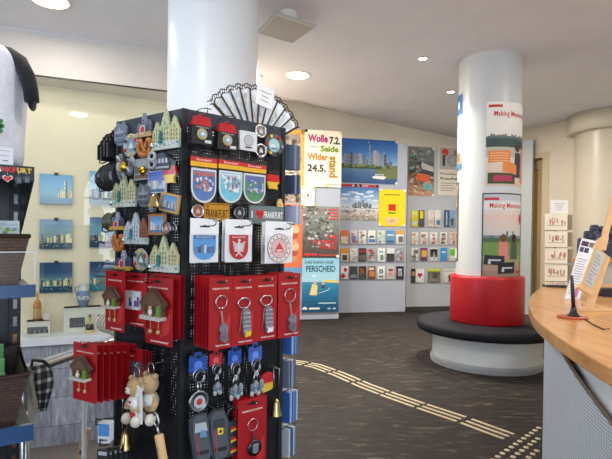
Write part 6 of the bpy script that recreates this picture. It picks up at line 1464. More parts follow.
# ================================================================== LEFT: SHOP SHELF, SHIRT, RAILING, SHOWCASE
# stairwell railing: steel handrail with one post
hp, hq = at_y(24, 367, 1.72), at_y(96, 349.5, 2.12); hq.z = hp.z = (hp.z + hq.z) / 2
t = thing('stair_railing', 'brushed steel handrail along the stairwell between the shelf and the rack', 'railing', (hp.x, hp.y, 0))
dv_ = (hq - hp).normalized(); ha, hb = hp - dv_ * .02, hp + dv_ * .9
b = MB(); b.tube([ha, ha + dv_ * .01, hb - dv_ * .01, hb], .021, (186, 190, 194), 16); b.build('handrail', 'steel', t, world=True)
for s_ in (.03, .88):
    p = ha + dv_ * s_; b = MB(); b.tube([(p.x, p.y, 0.01), (p.x, p.y, p.z - .02)], .014, (170, 174, 178), 12); b.lathe([(.001, .014), (.04, .012), (.045, 0), (.001, 0)], (170, 174, 178), 18, (p.x, p.y, 0)); b.build('rail_post', 'steel', t, world=True)

# shelf unit
SHELF_BEFORE = set(COL.objects)
c_ = at_y(34.5, 167, 1.26); SA_ = math.radians(35); SXR = c_.x
SROT = Matrix.Translation((c_.x, 1.26, 0)) @ Matrix.Rotation(SA_, 4, 'Z') @ Matrix.Translation((-c_.x, -1.26, 0)); SINV = SROT.inverted()
def xz(px, py, y):      # ray on the plane local-y of the turned shelf unit, in shelf coordinates
    o, d = SINV @ CAM, SINV.to_3x3() @ ray(px, py); p = o + d * ((y - o.y) / d.y); return p.x, p.z
SX = SXR - .02
BKS = (26, 29, 34)
sh = thing('shop_shelf', 'black metal shop shelf at the left picture edge with blue price rails', 'shelf', (SX - .35, 1.55, 0))
zt = xz(20, 158, 1.6)[1]
b = MB(); b.box(SX - .016, SX + .016, 1.58, 1.64, 0, zt, BKS)
b.build('upright', 'black', sh, world=True)
b = MB(); z = .12
while z < zt - .06:
    b.box(SX - .005, SX + .006, 1.5795, 1.5802, z, z + .03, (120, 122, 128) if z > 1.1 else (160, 120, 100)); z += .055
b.build('slot_pattern', 'steel', sh, world=True)
b = MB(); b.box(SX - .9, SX - .016, 1.6, 1.62, .1, xz(20, 178, 1.6)[1], (40, 44, 50)); b.build('back_panel', 'satin', sh, world=True)
def xz0(px, py, y): p = at_y(px, py, y); return p.x, p.z
y0 = 1.26; xr, zh1 = xz(34.5, 167, y0); _, zh0 = xz(34.5, 181.5, y0)
b = MB(); b.box(-1.5, xr, y0, y0 + .012, zh0, zh1, (34, 38, 46)); b.box(-1.5, xr, y0 + .012, 1.6, zh1 - .012, zh1, (30, 33, 38)); b.build('header', 'black', sh, world=True)
b = MB(); vs = [(xr, y0 + .01, zh0), (xr, y0 + .01, zh1), (xr, 1.62, zh1), (xr, 1.62, zh0 - .13)]; vs2 = [(x - .006, y, z) for x, y, z in vs]; b.add(vs + vs2, [(0, 1, 2, 3), (7, 6, 5, 4), (0, 3, 7, 4), (3, 2, 6, 7), (2, 1, 5, 6), (1, 0, 4, 5)], (28, 31, 36)); b.build('bracket', 'black', sh, world=True)
# lettering on the header (the first letters are beyond the picture edge)
lz = (zh1 * .62 + zh0 * .38); cols_ = [(70, 90, 160), (206, 60, 60), (236, 236, 236), (230, 230, 236), (206, 40, 60), (206, 40, 60), (222, 184, 70), (222, 184, 70), (222, 184, 70)]
xa = xz(31.5, 170, y0)[0]; stp = (xa - xz(0, 170, y0)[0]) / 6.3
zl0 = xz(10, 170.5, y0)[1]
for i, ch in enumerate('FRANKFURT'[::-1][:7]):
    x = xa - stp * (i + .5); c = [(222, 190, 90), (222, 190, 90), (226, 200, 110), (206, 44, 60), (206, 44, 60), (196, 50, 66), (226, 230, 236), (200, 206, 216), (180, 60, 70)][i]
    t = thing('letter_magnet', '%s letter %s magnet in the word on the black shelf header' % ({0: 'yellow', 1: 'yellow', 2: 'yellow', 3: 'red', 4: 'red', 5: 'red', 6: 'white', 7: 'white', 8: 'red'}[i], ch), 'magnet', (x, y0 - .0006, zl0 - .005), 0, 'letter magnets on the shelf header')
    b = MB(); vs, fs, bb = glyphs(ch, .04); k = .013 / (bb[3] - bb[2]); kx = stp * .92 / (bb[1] - bb[0])
    fr_ = [((a - (bb[0] + bb[1]) / 2) * kx, -.006, (c2 - bb[2]) * k) for a, c2 in vs]; b.add(fr_, fs, c); b.rbox(-stp * .46, stp * .46, -.005, 0, -.001, .014, tuple(int(q * .45) for q in c), .003); b.build('letter', 'gloss', t)
# key charms hanging under the header lettering
def hang_charm(label, px, py, kind):
    x, z = xz(px, py + 3, y0 - .006); t = thing('header_charm', label, 'charm', (x, y0 - .004, z))
    b = MB(); b.tube([(0, 0, .026), (0, -.002, .034), (0, 0, .044)], .0016, (150, 154, 160), 6); b.build('ring', 'steel', t)
    b = MB()
    if kind == 'heart':
        P = [(.0, 0), (.016, .014), (.017, .022), (.010, .028), (.0, .021), (-.010, .028), (-.017, .022), (-.016, .014)]; b.prism([(x * .66, .012 + z * .66) for x, z in P], -.002, 0, (236, 236, 236)); b.prism([(x * .52, .0138 + z * .52) for x, z in P], -.004, -.002, (206, 36, 44))
    else: b.prism([(-.007, .010), (.007, .010), (.008, .024), (.004, .028), (-.004, .028), (-.008, .024)], -.006, 0, (86, 92, 104)); b.prism([(-.004, .013), (.004, .013), (.004, .022), (-.004, .022)], -.008, -.006, (120, 126, 136))
    b.build('charm', 'gloss' if kind == 'heart' else 'pewter', t)
hang_charm('red heart charm with white edge under the shelf header', 7.5, 184, 'heart'); hang_charm('dark metal charm under the shelf header, right of the heart', 18.5, 184.5, 'tag'); hang_charm('grey metal shield charm at the right end of the shelf header', 26.5, 184, 'shield')
# shelves and rails
def shelf_board(px, py0, py1, ya, name='price_rail'):
    x1, za = xz(px, py0, ya); _, zb = xz(px, py1, ya)
    b = MB(); b.box(-1.5, x1 - .002, ya + .004, 1.6, zb + .004, zb + .02, (30, 33, 40)); b.build('shelf_board', 'black', sh, world=True)
    b = MB(); b.add([(-1.5, ya, zb), (x1, ya, zb), (x1, ya, za), (-1.5, ya, za), (-1.5, ya + .014, zb), (x1, ya + .014, zb), (x1, ya + .014, za), (-1.5, ya + .014, za)], [(0, 1, 2, 3), (5, 4, 7, 6), (1, 5, 6, 2), (3, 2, 6, 7), (4, 5, 1, 0), (4, 0, 3, 7)], (52, 84, 128)); b.build(name, 'gloss', sh, world=True)  # blue of the rail is the sky reflection put into its colour
    return zb + .02, za
Z1, ZR1 = shelf_board(36, 284.5, 297, 1.25); Z2, ZR2 = shelf_board(33.5, 424, 440, 1.22)
b = MB(); b.box(-1.5, SX + .016, 1.22, 1.64, 0, .1, BKS); b.build('base', 'black', sh, world=True)

def basket(label, x0, x1, ya, yb, z0, z1, tilt=0.0, col=(92, 68, 58)):
    """woven basket with flared walls"""
    t = thing('woven_basket', label, 'basket', ((x0 + x1) / 2, (ya + yb) / 2, z0)); w, d, h = (x1 - x0) / 2, (yb - ya) / 2, z1 - z0
    m = Matrix.Rotation(tilt, 4, 'X')
    k = .9; B = [(-w * k, -d * k, 0), (w * k, -d * k, 0), (w * k, d * k, 0), (-w * k, d * k, 0)]; T = [(-w, -d, h), (w, -d, h), (w, d, h), (-w, d, h)]
    b = MB(); per = [0, 2 * w, 2 * w + 2 * d, 4 * w + 2 * d, 4 * w + 4 * d]
    for i in range(4):
        j = (i + 1) % 4; b.add([B[i], B[j], T[j], T[i]], [(0, 1, 2, 3)], col, uvs=[(per[i], 0), (per[i + 1], 0), (per[i + 1], h), (per[i], h)])
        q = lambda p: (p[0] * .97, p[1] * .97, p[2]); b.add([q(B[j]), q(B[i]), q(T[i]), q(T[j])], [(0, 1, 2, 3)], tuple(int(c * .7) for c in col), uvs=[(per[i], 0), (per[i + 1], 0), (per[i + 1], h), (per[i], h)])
    b.add(B, [(0, 1, 2, 3)], col); b.v = [m @ p for p in b.v]; b.build('woven_sides', 'weave', t)
    b = MB(); b.tube([m @ Vector(p) for p in T], .006, tuple(int(c * .9) for c in col), 8, True); b.build('rim', 'weave', t); return t
xb0 = -1.3; xb1 = xz(29.5, 260, 1.29)[0]; zb1 = xz(15, 236, 1.29)[1]
basket('dark brown woven basket standing on the upper shelf', xb0, xb1, 1.285, 1.55, Z1 + .001, zb1)
# card leaning in the upper basket
x0_, zc0 = xz(-20, 243, 1.42); x1_, zc1 = xz(19.5, 221, 1.42); t = thing('greeting_card', 'pale card with a green watercolour drawing standing in the upper basket', 'card', ((x0_ + x1_) / 2, 1.42, zb1 - .1)); w, h = x1_ - x0_, zc1 - zb1 + .1
b = MB(); b.box(-w / 2, w / 2, 0, .003, 0, h, (206, 220, 226)); b.build('sheet', 'paper', t)
b = MB(); r = random.Random(5)
for i in range(16): b.disc(w * (-.2 + .6 * r.random()), h * (.62 + .25 * r.random()), w * .07, -.001 - i * 1e-4, r.choice([(110, 160, 90), (150, 190, 120), (120, 170, 190), (180, 206, 150)]), 8, h * .02)
b.rect(-w * .45, h * .9, w * .45, h * .94, -.001, (190, 206, 214)); b.build('printed_pattern', 'paper', t)
# clear side panels
def acry(label, px0, py0, px1, py1, ya, yb):
    x, za = xz(px0, py1, ya); _, zb = xz(px0, py0, ya); t = thing('acrylic_divider', label, 'divider', (x, ya, za)); x2 = xz(px1, py0, yb)[0]
    b = MB(); b.add([(0, 0, 0), (x2 - x, yb - ya, 0), (x2 - x, yb - ya, zb - za), (0, 0, zb - za)], [(0, 1, 2, 3)], (255, 255, 255)); b.build('pane', 'acrylic', t)
    b = MB(); b.bar((0, 0, zb - za), (x2 - x, yb - ya, zb - za), .003, .003, (206, 216, 216)); b.build('edge', 'gloss', t)
p = xz(34.5, 283, 1.275); 
t = thing('acrylic_divider', 'clear divider pane standing in front of the upper basket', 'divider', (xb0 + .2, 1.272, Z1)); zz = xz(20, 252, 1.272)[1] - Z1
b = MB(); b.rect(-.3, 0, p[0] - (xb0 + .2), zz, 0, (255, 255, 255)); b.build('pane', 'acrylic', t); b = MB(); b.bar((-.3, 0, zz), (p[0] - xb0 - .2, 0, zz), .0025, .0025, (214, 222, 222)); b.bar((p[0] - xb0 - .2, 0, 0), (p[0] - xb0 - .2, 0, zz), .0025, .0025, (214, 222, 222)); b.build('edge', 'gloss', t)
# lower basket with green cards
xl1 = xz(28, 390, 1.27)[0]; zl1 = xz(12, 383, 1.27)[1]
bt = thing('woven_basket', 'brown woven basket of green cards on the lower shelf', 'basket', (-1.05, 1.40, Z2 + .001)); 
b = MB(); COLB = (84, 62, 54)
xr0, xr1 = -1.05, xl1; Wd = xl1 + 1.05
zr_f = zl1 - Z2; zr_b = xz(24, 349, 1.5)[1] - Z2
B_ = [(-.25, -.12, 0), (Wd - .03, -.12, 0), (Wd - .03, .12, 0), (-.25, .12, 0)]; T_ = [(-.25, -.14, zr_f), (Wd, -.14, zr_f + .02), (Wd + .0, .13, zr_b), (-.25, .13, zr_b)]
per = [0, Wd + .25, Wd + .5, 2 * Wd + .75, 2 * Wd + 1]
for i in range(4):
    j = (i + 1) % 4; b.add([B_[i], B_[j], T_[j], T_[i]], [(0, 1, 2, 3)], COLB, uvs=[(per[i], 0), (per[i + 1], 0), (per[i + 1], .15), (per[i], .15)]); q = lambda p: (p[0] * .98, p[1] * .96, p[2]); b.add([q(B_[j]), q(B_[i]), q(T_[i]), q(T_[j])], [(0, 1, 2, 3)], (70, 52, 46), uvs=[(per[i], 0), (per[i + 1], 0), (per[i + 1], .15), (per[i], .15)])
b.add(B_, [(0, 1, 2, 3)], COLB); b.build('woven_sides', 'weave', bt); b = MB(); b.tube(T_, .006, (76, 56, 48), 8, True); b.build('rim', 'weave', bt)
for k, (px, py, c) in enumerate(((5, 344, (86, 150, 96)), (11, 358, (110, 176, 120)), (15, 372, (96, 160, 104)), (19, 386, (126, 186, 130)))):
    yk = 1.48 - .05 * k; x1_, z1_ = xz(px, py, yk); x1_ = min(x1_, xl1 - .045); t = thing('green_card', '%s green card in the lower basket, %s' % (['dark', 'light', 'mid', 'pale'][k], ['at the back', 'second from the back', 'second from the front', 'at the front'][k]), 'card', (x1_ - .07, yk, Z2 + .012), 0, 'green cards in the lower basket'); h = z1_ - Z2 - .012
    b = MB(); b.box(-.07, .07, 0, .004, 0, h, (226, 230, 220)); b.build('sheet', 'paper', t); b = MB(); b.rect(-.07, 0, .07, h, -.0006, c); b.rect(-.04, h - .022, .03, h - .014, -.0012, (226, 236, 220)); b.disc(.04, h - .024, .009, -.0012, (206, 80, 70), 10); b.rect(-.06, h - .05, .06, h - .03, -.0012, tuple(min(255, q + 30) for q in c)); b.build('printed_pattern', 'paper', t)

# small white notice leaning before the shirt
x0_, z0_ = xz(-12, 164.5, 1.25); x1_, z1_ = xz(13.8, 147.5, 1.25); t = thing('price_notice', 'small white printed notice standing in front of the white shirt', 'notice', ((x0_ + x1_) / 2, 1.27, zh1 + .001)); w, h = x1_ - x0_, z1_ - zh1
b = MB(); b.rbox(-w / 2, w / 2, -.002, 0, 0, h, (226, 232, 242), .002); b.build('card', 'paper', t); b = MB(); [b.rect(-w * .4, h * z, w * .36, h * (z + .03), -.0026, (150, 156, 170)) for z in (.78, .5)]; b.rect(w * .08, h * .2, w * .3, h * .26, -.0026, (110, 116, 130)); b.build('printed_pattern', 'paper', t)

for o in [o for o in COL.objects if o not in SHELF_BEFORE and o.parent is None]: o.matrix_basis = SROT @ o.matrix_basis
# raglan shirt on a bust standing on top of the shelf
shirt = thing('raglan_shirt', 'white shirt with black raglan sleeves displayed on top of the black shelf', 'shirt', (xz0(-14, 166, 1.36)[0], 1.36, zh1 + .002))
cx_ = shirt.location.x; P = lambda px, py, y: tuple(at_y(px, py, y) - shirt.location)
tx = xz0(20.5, 120, 1.36)[0] - cx_; top = xz0(0, 42, 1.36)[1] - shirt.location.z
rings = [(0.0, .92, .08), (.12, .93, .085), (.3, .95, .09), (.5, .97, .095), (.66, 1.0, .095), (.78, 1.0, .09), (.87, .9, .08), (.94, .66, .066), (1.0, .36, .05)]
b = MB(); n = 28; vs = []
for (f, k, d) in rings:
    for j in range(n): a = 2 * PI * j / n; ca, sa = math.cos(a), math.sin(a); vs.append((tx * k * math.copysign(abs(ca) ** .8, ca), d * math.copysign(abs(sa) ** .8, sa) + .004 * math.sin(9 * f + 3 * a), top * f))
fs = [(i * n + j, i * n + (j + 1) % n, (i + 1) * n + (j + 1) % n, (i + 1) * n + j) for i in range(len(rings) - 1) for j in range(n)] + [tuple(range(n - 1, -1, -1)), tuple((len(rings) - 1) * n + j for j in range(n))]
b.add(vs, fs, (226, 232, 244), True); o = b.build('torso', 'cloth', shirt); o.modifiers.new('smooth', 'SUBSURF').render_levels = 1
SK = (30, 31, 38)
b = MB(); pts_ = [P(-4, 48.5, 1.37), P(9, 53, 1.37), P(20, 62, 1.36), P(27, 76, 1.35), P(30.5, 90, 1.35), P(32, 102, 1.35)]
b.tube(pts_, [.012, .017, .021, .021, .020, .019], SK, 14); o = b.build('sleeve', 'cloth', shirt); b = MB(); b.tube([Vector(pts_[-1]) - Vector((0, 0, .004)), Vector(pts_[-1]) + Vector((.001, 0, -.004))], .0215, (24, 25, 30), 14); b.build('cuff', 'cloth', o)
pts2 = [(-2 * 0 - p_[0], p_[1], p_[2]) for p_ in pts_]; b = MB(); b.tube(pts2, [.012, .017, .021, .021, .020, .019], SK, 14); b.build('sleeve', 'cloth', shirt)
b = MB(); q = P(-4, 126, 1.262)
for i in range(9): a = 2 * PI * i / 9; b.disc(q[0] + .016 * math.cos(a), q[2] + .02 * math.sin(a), .0065, q[1] - i * 1e-5, (60, 130, 80), 8)
b.disc(q[0] + .004, q[2], .012, q[1], (90, 160, 100), 10); b.build('chest_print', 'cloth', shirt)
# plaid cloth bag and pale bag hanging on the shelf side
t = thing('plaid_bag', 'black and white plaid cloth bag hanging beside the lower basket', 'bag', tuple(at_y(39.5, 414, 1.66)))
zt_ = at_y(39, 362, 1.66).z - t.location.z; zb_ = 0
b = MB(); N_ = 12; sil = [(-.02, 0), (.002, -.01), (.012, .04), (.02, .1), (.016, .15), (.0, .19), (-.014, .21), (-.03, .2)]
G_ = []
for i in range(15):
    for j in range(9):
        u_, v_ = j / 8, i / 14; x = -.03 + .05 * u_ * (.75 + .25 * math.sin(PI * v_)); b_y = -.02 + .05 * u_ + .012 * math.sin(6 * v_ + 3 * u_); G_.append((x + .012 * math.sin(3 * v_), b_y, zt_ * v_ * .92))
cols_ = []
fs = []
for i in range(14):
    for j in range(8):
        fs.append((i * 9 + j, i * 9 + j + 1, (i + 1) * 9 + j + 1, (i + 1) * 9 + j)); a_, c_ = i % 3 == 0, j % 3 == 0; cols_.append((200, 202, 206) if a_ and c_ else ((96, 98, 104) if a_ or c_ else (34, 35, 40)))
b.add(G_, fs, cols_, True); o = b.build('cloth_body', 'cloth', t); md = o.modifiers.new('thickness', 'SOLIDIFY'); md.thickness = .012
b = MB(); b.tube([(-.03, 0, zt_ * .9), (-.02, -.01, zt_ * 1.05), (.01, 0, zt_ * 1.02), (.025, .02, zt_ * .88)], .006, (40, 40, 44), 8); b.build('strap', 'cloth', t)
t = thing('canvas_bag', 'pale grey canvas bag hanging below the plaid bag at the shelf side', 'bag', tuple(at_y(29.5, 428, 1.5)))
zt_ = at_y(31, 372, 1.5).z - t.location.z
b = MB(); G_ = [(-.008 + .02 * j / 4 * (.6 + .4 * math.sin(PI * min(1, .25 + i / 10))), .006 * math.sin(j * 1.7 + i), zt_ * i / 8) for i in range(9) for j in range(5)]
b.add(G_, [(i * 5 + j, i * 5 + j + 1, (i + 1) * 5 + j + 1, (i + 1) * 5 + j) for i in range(8) for j in range(4)], (176, 168, 156), True); o = b.build('cloth_body', 'cloth', t); md = o.modifiers.new('thickness', 'SOLIDIFY'); md.thickness = .014
b = MB(); b.tube([(-.02, 0, zt_ * .95), (-.01, -.005, zt_ * 1.1), (.01, 0, zt_ * .97)], .004, (150, 142, 130), 8); b.build('strap', 'cloth', t)

# ---- things in the showcase niche
def nspot(box, off): return NF.spot(*box, off)
def photo(box, label, stops, seed, cols):
    loc, w, h = nspot(box, .03); t = thing('picture_print', label, 'picture', loc, NF.rz, 'unframed night pictures in the showcase')
    b = MB(); b.box(-w / 2, w / 2, 0, .012, 0, h, (50, 60, 76)); b.build('board', 'gloss', t)
    b = MB(); b.grad(-w / 2, 0, w / 2, h, -.001, stops, 16); r = random.Random(seed)
    skyline(b, w * .96, h, -.002, h * .22, h * .4, cols, seed, n=14, x0=-.5 if seed != 51 else .05, x1=.5, peak=[(.28, .05, 1.5)] if seed == 51 else None)
    for i in range(40): x, z = w * (-.48 + .93 * r.random()), h * (.05 + .4 * r.random()); b.rect(x, z, x + w * .02, z + h * .02, -.004, r.choice([(250, 236, 170), (220, 230, 236), (250, 220, 140)])) if seed != 51 else None
    b.rect(-w / 2, 0, w / 2, h * (.2 if seed != 51 else .05), -.0026, stops[0])
    if seed != 51: [b.rect(w * (-.4 + .8 * r.random()) - w * .02, h * .02, w * (-.4 + .8 * r.random()) * 0 + w * (-.4 + .2 * i), h * .16, -.003, (150, 160, 130)) if False else None for i in range(4)]
    b.build('printed_pattern', 'gloss', t)
    b = MB(); b.box(-.02, .02, -.012, 0, h - .012, h + .02, (44, 44, 46)); b.build('clip', 'black', t)
cA = [(226, 214, 160), (250, 240, 190), (130, 150, 170), (90, 110, 130)]; cB = [(206, 200, 150), (236, 230, 180), (70, 90, 110), (50, 64, 84), (96, 120, 140)]
photo((39.5, 174.5, 72.3, 204), 'pale blue dawn picture with lit towers at its right, top of the left column', [(120, 150, 180), (140, 190, 220), (126, 186, 226), (96, 160, 214)], 51, cA)
photo((39.5, 219.5, 72.3, 249), 'grey blue picture of lit office towers, middle of the left column', [(50, 80, 100), (150, 170, 160), (140, 170, 190), (110, 150, 190)], 52, cA)
photo((39.5, 262.5, 72.3, 292.5), 'dark blue river night picture, bottom of the left column', [(40, 80, 110), (120, 170, 170), (60, 90, 130), (50, 80, 120)], 53, cB)
photo((89.5, 172, 124, 205), 'pale blue picture behind the black disc hook, top of the right column', [(110, 130, 150), (160, 200, 222), (140, 190, 220), (110, 170, 210)], 54, cB)
photo((89.5, 217.5, 124, 247.5), 'dark blue city picture behind the green wreath, middle of the right column', [(50, 70, 100), (120, 150, 176), (110, 170, 190), (70, 100, 150)], 55, cB)
photo((89.5, 261.5, 124, 290.5), 'teal night picture behind the left cards, bottom of the right column', [(60, 130, 150), (90, 170, 190), (60, 90, 130), (46, 70, 110)], 56, cB)
ZN = ZG0
def nbox(label, box, name='display_box', d=.16, window=None):
    loc, w, h = NF.spot(*box, d + .02); loc.z = ZN + .001; t = thing(name, label, 'box', loc, NF.rz); h = NF.hit((box[0] + box[2]) / 2, box[1], d + .02)[1] - ZN
    b = MB(); b.rbox(-w / 2, w / 2, 0, d, 0, h, (226, 224, 214), .006); b.box(-w * .52, w * .52, -.004, d * .9, h - .014, h, (214, 210, 200)); b.build('body', 'satin', t)
    if window:
        x0, z0, x1, z1 = [window[i] * (w if i % 2 == 0 else h) for i in range(4)]
        b = MB(); b.rect(x0, z0, x1, z1, -.002, (96, 100, 104)); skyline(b, (x1 - x0), z1 - z0, -.003, z0, (z1 - z0) * .8, [(60, 64, 70), (140, 140, 140), (110, 114, 120)], 8, n=8, x0=max(-.5, x0 / (x1 - x0)), x1=min(.5, x1 / (x1 - x0))); b.build('picture', 'paper', t)
    return t, h
nbox('low white display box with a small picture at the left of the ledge', (26, 321.5, 50, 346), window=(-.45, .1, .4, .6)); 
tb, hb_ = nbox('taller white display box with a dark picture below the vase', (63.5, 307.5, 105, 344), window=(-.36, .2, .0, .6))
def bottle(label, box, off, body, neck, lab, cap):
    loc, w, h = NF.spot(*box, off); t = thing('bottle', label, 'bottle', loc, NF.rz); r = w / 2
    b = MB(); b.lathe([(.001, 0), (r, .002), (r, h * .55), (r * .8, h * .64), (r * .34, h * .72), (r * .3, h * .92), (.001, h * .92)], [body] * 3 + [neck] * 3, 20); b.build('glass', 'gloss', t)
    b = MB(); b.lathe([(r * 1.01, h * .12), (r * 1.01, h * .42)], lab, 20, cap=False); b.build('paper_label', 'paper', t); b = MB(); b.lathe([(.001, h * .9), (r * .36, h * .9), (r * .36, h), (.001, h)], cap, 14); b.build('cap', 'plastic', t)
zb_ = NF.hit(37, 322, .13)[1]
bottle('amber bottle standing on the low white display box', (33, 290.5, 41.5, 321.6), .1, (196, 130, 66), (206, 150, 80), (196, 160, 110), (226, 206, 150))
bottle('dark bottle with cream label in front of the taller display box', (85.5, 314.5, 94, 340.5), .23, (46, 44, 44), (190, 170, 90), (222, 206, 150), (120, 110, 60))
loc, w, h = NF.spot(43.5, 313.5, 49.5, 321.6, .1); t = thing('white_block', 'small white block beside the amber bottle', 'block', loc, NF.rz); b = MB(); b.rbox(-w / 2, w / 2, -.02, .02, 0, h, (232, 232, 230), .004); b.build('block', 'ceramic', t)
loc, w, h = NF.spot(76.5, 283.5, 90.5, 307.5, .1); t = thing('jug_vase', 'blue and white glazed jug on the taller display box', 'vase', loc, NF.rz); r = w / 2
b = MB(); b.lathe([(.001, 0), (r * .55, 0), (r * .6, h * .06), (r * .95, h * .35), (r, h * .5), (r * .85, h * .72), (r * .5, h * .86), (r * .55, h), (r * .42, h)], [(196, 200, 204)] * 2 + [(120, 140, 176), (206, 212, 218), (110, 132, 172), (200, 206, 210), (190, 196, 204), (190, 196, 204)], 26); b.build('body', 'ceramic', t)
b = MB(); b.tube([(-r * .55, 0, h * .9), (-r * 1.2, 0, h * .85), (-r * 1.15, 0, h * .6), (-r * .85, 0, h * .5)], r * .12, (150, 164, 186), 8); b.build('handle', 'ceramic', t)
b = MB()
for i in range(10): a = 2 * PI * i / 10; b.ball((r * .97 * math.cos(a), r * .97 * math.sin(a), h * (.42 + .06 * (i % 2))), (r * .12, r * .12, h * .05), (70, 96, 150), 6, 5)
b.build('painted_flowers', 'ceramic', t)
# wooden slat leaning at the rack foot
p0, p1 = at_y(79, 470, 1.75), at_y(87, 428, 1.75)
d_ = (p1 - p0).normalized(); p0 = p0 - d_ * (p0.z - .002) / d_.z
t = thing('wooden_slat', 'wooden slat with dark squares leaning at the lower left of the rack', 'slat', tuple(p0)); b = MB(); b.bar(p0, p1, .03, .012, (184, 150, 112), up=(0, 1, 0)); b.build('slat', 'pine', t, world=True)
b = MB(); k = int((p1 - p0).length / .035)
for i in range(k): q = p0 + d_ * (.02 + .035 * i) + Vector((0, -.0072, 0)); b.bar(q - d_ * .008, q + d_ * .008, .016, .001, (96, 76, 60), up=(0, 1, 0))
b.build('inlay', 'pine', t, world=True)

# ================================================================== RIGHT: COUNTER
TZ = 1.05
edge = [(0.86, 0.2), (0.84, 0.7), (0.835, 1.0)] + [tuple(at_z(x, y, TZ).xy) for x, y in ((612, 367.6), (589, 355), (566.6, 341.6), (551, 331.5), (537, 320), (531, 311.5), (528.6, 303), (530.5, 296.5), (535, 291.5), (543.5, 286.6))]
edge += [(2.12, 3.98), (2.45, 4.1)]
def smooth(pts, n=4):
    out = []
    for i in range(len(pts) - 1):
        p0, p1, p2, p3 = pts[max(i - 1, 0)], pts[i], pts[i + 1], pts[min(i + 2, len(pts) - 1)]
        for k in range(n):
            s_ = k / n; out.append(tuple(.5 * ((2 * p1[c]) + (-p0[c] + p2[c]) * s_ + (2 * p0[c] - 5 * p1[c] + 4 * p2[c] - p3[c]) * s_ ** 2 + (-p0[c] + 3 * p1[c] - 3 * p2[c] + p3[c]) * s_ ** 3) for c in (0, 1)))
    return out + [pts[-1]]
E = smooth(edge)
def offs(P_, d):
    out = []
    for i, p in enumerate(P_):
        a, c = Vector((*P_[max(i - 1, 0)], 0)), Vector((*P_[min(i + 1, len(P_) - 1)], 0)); t_ = (c - a).normalized(); out.append((p[0] + t_.y * d, p[1] - t_.x * d))
    return out
ctr = thing('service_counter', 'curved service counter with a beech top and perforated grey front at the right', 'counter', (1.9, 2.2, 0))
INN = [(2.75, 4.1), (2.75, 0.2)]
def slab(P_, z0, z1, col):
    n = len(P_); b = MB(); vs = [(x, y, z0) for x, y in P_] + [(x, y, z1) for x, y in P_]
    b.add(vs, [tuple(range(n)), tuple(range(2 * n - 1, n - 1, -1))] + [(i, i + n, (i + 1) % n + n, (i + 1) % n) for i in range(n)], col); return b
b = slab(E + INN, TZ - .055, TZ, (206, 152, 92)); o = b.build('worktop', 'beech', ctr, world=True); md = o.modifiers.new('edge', 'BEVEL'); md.width = .006; md.segments = 2; md.limit_method = 'ANGLE'
# perforated outer sheet whose upper edge drops towards the viewer, white inner wall behind it
So = offs(E, .085); Si = offs(E, .118)
def topz(y): 
    if y > 2.25: return TZ - .07
    return max(.55, TZ - .07 - (2.25 - y) * .20)
b = MB(); L_ = 0
for i in range(len(So) - 1):
    (xa, ya), (xb, yb) = So[i], So[i + 1]; l = math.hypot(xb - xa, yb - ya); za, zb = topz(ya), topz(yb)
    b.add([(xa, ya, .08), (xb, yb, .08), (xb, yb, zb), (xa, ya, za)], [(3, 2, 1, 0)], (176, 186, 196), uvs=[(L_, .08), (L_ + l, .08), (L_ + l, zb), (L_, za)]); L_ += l
b.build('perforated_front', 'perf', ctr, world=True)
Sd = offs(E, .1); b = MB()  # dark sheet added to stand for the shade in the gap behind the holes
for i in range(len(Sd) - 1): (xa, ya), (xb, yb) = Sd[i], Sd[i + 1]; b.add([(xa, ya, .0), (xb, yb, .0), (xb, yb, topz(yb) - .012), (xa, ya, topz(ya) - .012)], [(3, 2, 1, 0)], (70, 76, 84))
b.build('gap_shade_sheet', 'satin', ctr, world=True)
b = MB()
for i in range(len(So) - 1): b.bar((*So[i], topz(So[i][1])), (*So[i + 1], topz(So[i + 1][1])), .008, .012, (116, 104, 92))
b.build('front_trim', 'satin', ctr, world=True)
b = MB()
for i in range(len(Si) - 1): (xa, ya), (xb, yb) = Si[i], Si[i + 1]; b.add([(xa, ya, .0), (xb, yb, .0), (xb, yb, TZ - .055), (xa, ya, TZ - .055)], [(3, 2, 1, 0)], (240, 244, 250))
b.build('inner_front', 'satin', ctr, world=True)
b = MB(); b.add([(x, y, z) for z in (0, .08) for x, y in So], [(i, i + 1, len(So) + i + 1, len(So) + i) for i in range(len(So) - 1)], (120, 126, 132)); b.build('plinth', 'satin', ctr, world=True)

def on_top(px, py): return at_z(px, py, TZ)
# pen holder
pc = on_top(572.5, 318); t = thing('counter_pen', 'black counter pen standing on a flat orange base with a black cord', 'pen', (pc.x, pc.y, TZ + .0005))
b = MB(); r = .068; vs = []; n = 36
b.lathe([(.001, 0), (r, 0), (r, .006), (r * .97, .008), (.001, .008)], (176, 82, 56), n); b.v = [Vector((p.x, p.y * .8, p.z)) for p in b.v]; b.build('base', 'plastic', t)
b = MB(); b.lathe([(.001, .006), (.026, .006), (.024, .014), (.014, .03), (.011, .05), (.001, .05)], (28, 28, 30), 20, (.004, 0, 0)); b.build('cone', 'plastic', t)
b = MB(); b.tube([(.004, 0, .048), (0, 0, .1), (-.006, .002, .19)], [.0085, .0085, .007], (26, 26, 28), 12); b.tube([(-.0055, .002, .185), (-.0062, .002, .195)], .0045, (60, 60, 64), 10); b.build('pen', 'plastic', t)
b = MB(); pA, pB = on_top(577, 318), on_top(603, 330); b.tube([Vector((pA.x, pA.y, TZ + .012)), Vector((pA.x + .02, pA.y - .02, TZ + .0035)), Vector(((pA.x + pB.x) / 2, (pA.y + pB.y) / 2 - .02, TZ + .0032)), Vector((pB.x, pB.y, TZ + .0032)), Vector((pB.x + .03, pB.y + .01, TZ + .0032))], .003, (30, 30, 32), 8); b.build('cord', 'plastic', t, world=True)

